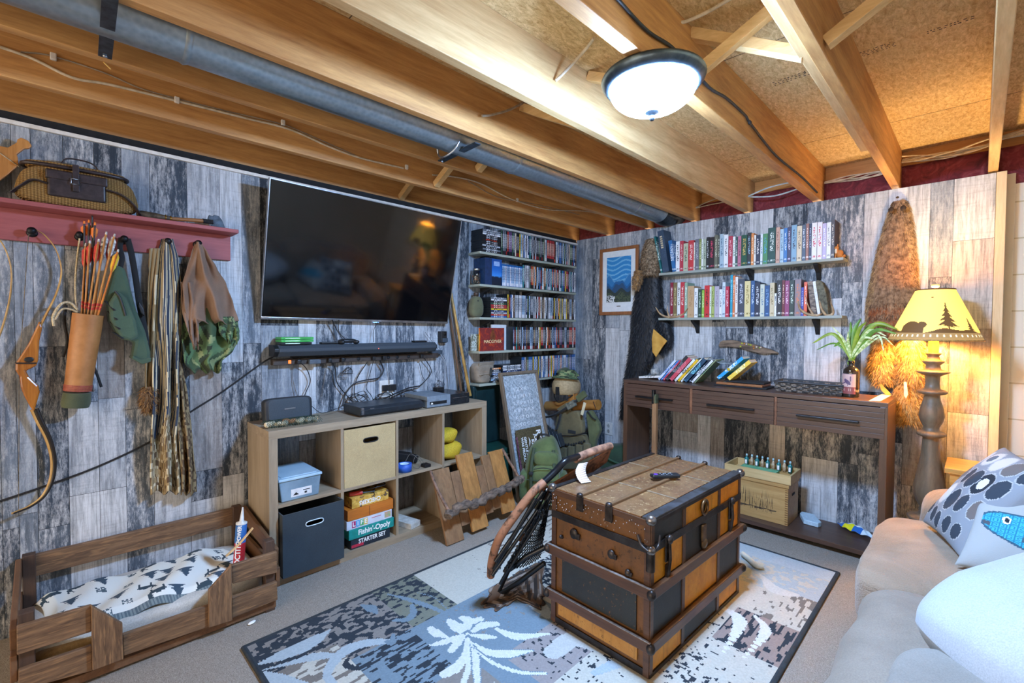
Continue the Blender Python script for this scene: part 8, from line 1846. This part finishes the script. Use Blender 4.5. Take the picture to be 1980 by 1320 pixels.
def blank(u, v):
    if v > .93 or v < .02: return H('#5c6a70') if (u*60) % 1 < .5 else H('#7d8a8a')
    for bx, by, k, s in BLOBS:
        x, y = (u-bx)*8*s, (v-by)*4
        if k == 'T' and -.34 < y < .34:
            t = (y+.34)/.68
            if abs(x) < .40*(1-t)*(1-.6*((t*3) % 1)) + .03: return H('#3d5160')
        if k == 'D':
            if (x/.34)**2+(y/.13)**2 < 1 or ((x-.34)/.10)**2+((y-.16)/.12)**2 < 1 or (abs(abs(x)-.24) < .04 and -.36 < y < -.05) or (abs(x-.42-.3*(y-.3)) < .035 and .2 < y < .42) or (abs(x-.26+.3*(y-.3)) < .03 and .2 < y < .42): return H('#33454f')
        if k == 'F' and abs(x) < .2 and abs(y) < .18 and hsh(math.floor(x*18), math.floor(y*18), bx) < .6: return H('#4f6068')
    return H('#e3e5dc')
bkt = thing('printed_blanket', 'cream fleece blanket with blue grey deer and pine trees spread over the pet mattress', 'blanket', (.3, -3.36, .16))
ym0, ym1 = fl0+.05, fl1-.10
def bfn2(u, v):
    x = lerp(.10, .50, v); y = lerp(ym0, ym1, u)+.02*sin(v*5); z = .176+.010*sin(u*9+v*4)+.008*sin(u*23+v*9)+.014*sin(pi*u)
    if v > .88: z -= (v-.88)*.28; 
    if v < .1: z -= (.1-v)*.2
    if u < .06: z -= (.06-u)*.4
    return (x, y+(.05*(v-.5)), z)
MB().grid(bfn2, 200, 90, col=blank, thick=.004).build('fleece', painted('blanket fleece', .95, None, 200), bkt)
# caulk tube and paint stick
ca, cb_ = X(462, 1080, .42), X(467, 1012, .42)
ct = thing('caulk_tube', 'red and blue sealant tube with white nozzle standing in the pet bed corner', 'sealant tube', tuple(ca)); dd = (cb_-ca).normalized(); ln = (cb_-ca).length
MB().tube([ca-dd*.03, ca+dd*ln*.48], .023, 20).build('red_half', plain('tube red', '#c23038', '#a8262c', .4), ct); MB().tube([ca+dd*ln*.48, cb_], .0232, 20).build('blue_half', plain('tube blue', '#2a5fa8', '#3f7ac0', .4, 0, 30), ct); MB().tube([cb_, cb_+dd*.006, cb_+dd*.012, cb_+dd*.075], [.0235, .0235, .010, .003], 16).build('nozzle', plain('nozzle white', '#d8d6d0', '#c2bfb6', .4), ct)
dn = V((1, -.55, .12)).normalized(); dn = (dn-dd*dn.dot(dd)).normalized()
text('LOCTITE', 'lettering', .030, WT, frame(ca+dd*ln*.16+dn*.0236, dd, dn.cross(dd)), ct, bold=True); text('POWER', 'lettering', .022, WT, frame(ca+dd*ln*.75+dn*.0238, dd, dn.cross(dd)), ct, bold=True)
s0, s1 = X(437, 1075, .50), X(489, 1020, .50); ps_ = thing('stir_stick', 'pale curved wooden stir stick leaning across the sealant tube', 'stick', tuple(s0))
P = spline([s0, lerp(s0, s1, .4)+V((0, .004, -.004)), lerp(s0, s1, .75)+V((0, .004, .0)), s1], 6); MB().tube(P, .011, 8, flat=.22).build('stick', plain('bare birch', '#d6b98c', '#b8986a', .6), ps_)
# ================================================================ DUCT, STRAPS AND CABLES OVERHEAD
def mk_galv():
    t = NT('galvanised steel'); v = t.coord(); n = t.new('ShaderNodeTexVoronoi'); n.inputs['Scale'].default_value = 60; t.l(v, n.inputs['Vector']); s = t.noise(v, 9, 3)
    col = t.mix(n.outputs['Distance'], H('#96a4ad'), H('#b4c0c6')); col = t.mix(t.math('MULTIPLY', t.step(s, .4, .65), .18), col, H('#6c7a84')); return t.fin(col, .34, .85)
GALV = mk_galv()
du = thing('duct_pipe', 'round galvanised steel duct running between two joists', 'duct', (.96, -3.2, 2.22)); dr = .090; dxc, dzc = .968, 2.238
segs = [(-7.0, -3.36), (-3.36, -1.86), (-1.86, -.60), (-.60, -.20)]
for a, b in segs: MB().tube([(dxc, a, dzc), (dxc, b-.004, dzc)], [dr, dr], 40).build('pipe_section', GALV, du)
for y in (-3.36, -1.86, -.60): MB().tube([(dxc, y-.010, dzc), (dxc, y, dzc), (dxc, y+.010, dzc)], [dr+.001, dr+.005, dr+.001], 40).build('joint_bead', GALV, du)
P = spline([(dxc, -.20, dzc), (dxc, -.10, dzc-.01), (dxc+.01, -.02, dzc+.0), (dxc+.02, .09, dzc+.02)], 6); MB().tube(P, dr, 32).build('elbow', plain('dark duct end', '#39424a', '#252b31', .4, .7), du)
MB().box(dxc-dr*.72, dxc-dr*.66, -7.0, -.2, dzc-dr*.76, dzc-dr*.70).build('seam', GALV, du)
def hanger(y, lab):
    h = thing('hanger_strap', lab, 'duct strap', (dxc, y, 2.16)); MB().beam((.735, y, 2.157), (1.165, y+.03, 2.157), .032, .006, (0, 0, 1)).build('strap', STEEL, h)
    for q in ((.75, y), (1.15, y+.03)): MB().ell((q[0], q[1], 2.153), (.006, .006, .004), None, 0, 10, 6).build('screw', SILV, h)
def hang2(pa, pb, lab):
    a, b = Z(*pa, 2.155), Z(*pb, 2.155); h = thing('hanger_strap', lab, 'duct strap', tuple(a)); MB().beam(a, b, .034, .006, (0, 0, 1)).build('strap', plain('strap steel', '#5d6e7c', '#3f4c57', .3, .8), h); MB().ell(lerp(a, b, .04)-V((0, 0, .005)), (.007, .007, .004), None, 0, 10, 6).build('screw', SILV, h); return h
hang2((203, 110), (213, -6), 'grey steel strap crossing under the duct near the upper left corner'); hang2((852, 312), (924, 277), 'dark steel strap crossing under the duct above the television')
hk = tag(MB().tube(spline([Z(845, 278, 2.2), Z(848, 300, 2.15), Z(858, 303, 2.12), Z(878, 290, 2.14), Z(892, 265, 2.2)]), .005, 8).build('hook_wire', SILV), 'bright bent wire hook hanging beside the dark duct strap', 'hook')
CW = plain('white cable', '#d8cbb4', '#b8a98e', .5); CW2 = plain('grey cable', '#a99a86', '#8a7b68', .5)
def cable(pts, x, lab, r=.0045, m=CW, grp=None, f=None):
    P = [X(a, b, x) if f is None else f(a, b) for a, b in pts]; tag(MB().tube(spline(P, 8), r, 8).build('cable', m), lab, 'cable', grp)
# along the joist nearest the left wall (its right face, x=.365) and the wall joist
cable([(-20, 84), (60, 112), (140, 150), (210, 163), (330, 192), (470, 227), (560, 250), (640, 285), (700, 306), (780, 325)], .372, 'pale cable clipped along the second joist from the left wall', .0055)
cable([(40, 100), (100, 108), (200, 140), (270, 170), (340, 190), (440, 215), (545, 240), (600, 262), (700, 306)], .369, 'thin cable running close above the pale clipped one', .003, CW2)
cable([(836, 338), (880, 342), (930, 355), (990, 385), (1060, 405), (1130, 408), (1180, 418)], .372, 'pale cable sagging along the second joist toward the corner', .005)
cable([(905, 350), (960, 380), (1020, 392), (1080, 405), (1120, 415)], .369, 'thin cable below the sagging one near the corner', .003, CW2)
for i, (a, b) in enumerate(((103, 108), (342, 192), (547, 236), (786, 322), (1000, 386))): p = X(a, b, .372); tag(MB().box(.3655, .380, p.y-.009, p.y+.009, p.z-.016, p.z+.010).build('cable_clip', WHT, bevel=.003), 'small white cable clip, %s from the left along the second joist' % ORD[i], 'cable clip', 'cable clips')
def jf(x): return lambda a, b: X(a, b, x)
cable([(932, 224), (950, 222), (985, 212), (1020, 194)], 1.20, 'short grey cable coming out of a joist left of the lamp', .0055, CW2)
tag(MB().tube(spline([X(1074, 156, 1.587), Z(1085, 146, 2.30), Z(1110, 120, 2.36), Z(1135, 92, 2.39), Z(1148, 74, 2.395)]), .006, 8).build('cable', CW), 'white cable rising from a hole in the pale joist to the boards above', 'cable')
tag(MB().tube(spline([Z(1262, 55, 2.36), Z(1300, 44, 2.375), Z(1325, 42, 2.385), Z(1370, 22, 2.39), Z(1418, -6, 2.39)]), .006, 8).build('cable', CW), 'white cable crossing under the boards right of the ceiling light joist', 'cable')
BC = plain('black cable', '#2c3238', '#1e2226', .5)
tag(MB().tube(spline([X(1185, -12, 2.042), X(1250, 58, 2.042), X(1300, 92, 2.042), X(1345, 140, 2.042), X(1375, 172, 2.042), X(1405, 190, 2.042), X(1440, 222, 2.042), X(1452, 240, 2.042), X(1500, 300, 2.042), X(1550, 342, 2.042), X(1580, 372, 2.042)]), .0055, 8).build('cable', BC), 'black cable stapled along the side of the joist that carries the ceiling light', 'cable')
tag(MB().ell(X(1450, 237, 2.044), (.008, .014, .010)).build('staple_knot', BC), 'black knot of tape on the black cable', 'cable tape')
# bundles of cable crossing the joist ends above the panelling
rg = random.Random(15)
def bundle(x0, x1, n, z, sag, lab, y0=.02):
    for k in range(n):
        P = [(x0+(x1-x0)*t, y0+.012*(k % 3)+.006*sin(t*5+k), z+.009*(k//2)-sag*sin(pi*t)+.010*sin(t*6+k*1.3)) for t in np.linspace(0, 1, 9)]; P = [V(p) for p in P]
        tag(MB().tube(spline(P, 4), .0045, 6).build('cable', CW), lab, 'cable', 'cables bundled above the back wall')
bundle(2.446, 2.822, 7, 2.325, .012, 'one of the pale cables bundled between the two rightmost joists above the panelling', .06)
bundle(2.04, 2.40, 5, 2.285, .006, 'one of the pale cables bundled between the third and second joist from the right', .06)
bundle(2.866, 3.2, 6, 2.345, -.01, 'one of the pale cables running on right past the last joist', .06)
tag(MB().tube(spline([(1.60, -.06, 2.262), (1.75, -.05, 2.30), (1.99, .03, 2.33)]), .005, 8).build('cable', plain('blue white cable', '#c6d6da', '#9fb0b8', .5)), 'upper of two bluish cables between the joists right of the lamp', 'cable')
tag(MB().tube(spline([(1.60, -.06, 2.258), (1.66, -.10, 2.235), (1.80, -.08, 2.225), (1.99, .02, 2.29)]), .005, 8).build('cable', plain('blue white cable', '#c6d6da', '#9fb0b8', .5)), 'lower looping bluish cable between the joists right of the lamp', 'cable')
tag(MB().tube(spline([(1.21, -.06, 2.25), (1.30, -.02, 2.29), (1.45, .04, 2.33)]), .004, 8).build('cable', CW2), 'upper grey cable between the joists over the picture', 'cable')
tag(MB().tube(spline([(1.21, -.06, 2.245), (1.35, -.02, 2.262), (1.53, .04, 2.27)]), .004, 8).build('cable', CW2), 'lower grey cable between the joists over the picture', 'cable')
tag(MB().tube([Z(200, 120, 2.163), Z(214, 134, 2.150)], .0022, 6).build('wood_splinter', plain('splinter', '#e8b860', '#c8923a')), 'small bright splinter sticking from the joist by the grey strap', 'splinter')
# printed stamps on the strand board
def stampmarks(cx, cy, w, h, seed, rows):
    c = Z(cx, cy, CZ); rg = random.Random(seed); mb = MB(); z = CZ-.0006
    for r in range(rows):
        y = c.y+h*(r/rows-.5); x = c.x-w/2
        while x < c.x+w/2:
            l = rg.uniform(.003, .010); mb._add([(x, y, z), (x+l, y, z), (x+l, y+h/rows*.4, z), (x, y+h/rows*.4, z)], [(0, 1, 2, 3)]); x += l+rg.uniform(.003, .012)
    return mb
mb = stampmarks(1690, 98, .12, .05, 1, 4); mb2 = stampmarks(1530, 152, .14, .05, 2, 3); mb3 = stampmarks(1570, 138, .05, .05, 3, 1); mb4 = stampmarks(1835, 50, .12, .03, 4, 2)
for i, m in enumerate((mb, mb2, mb3, mb4)): o = m.build('trim_stamp', INK); struct(o)
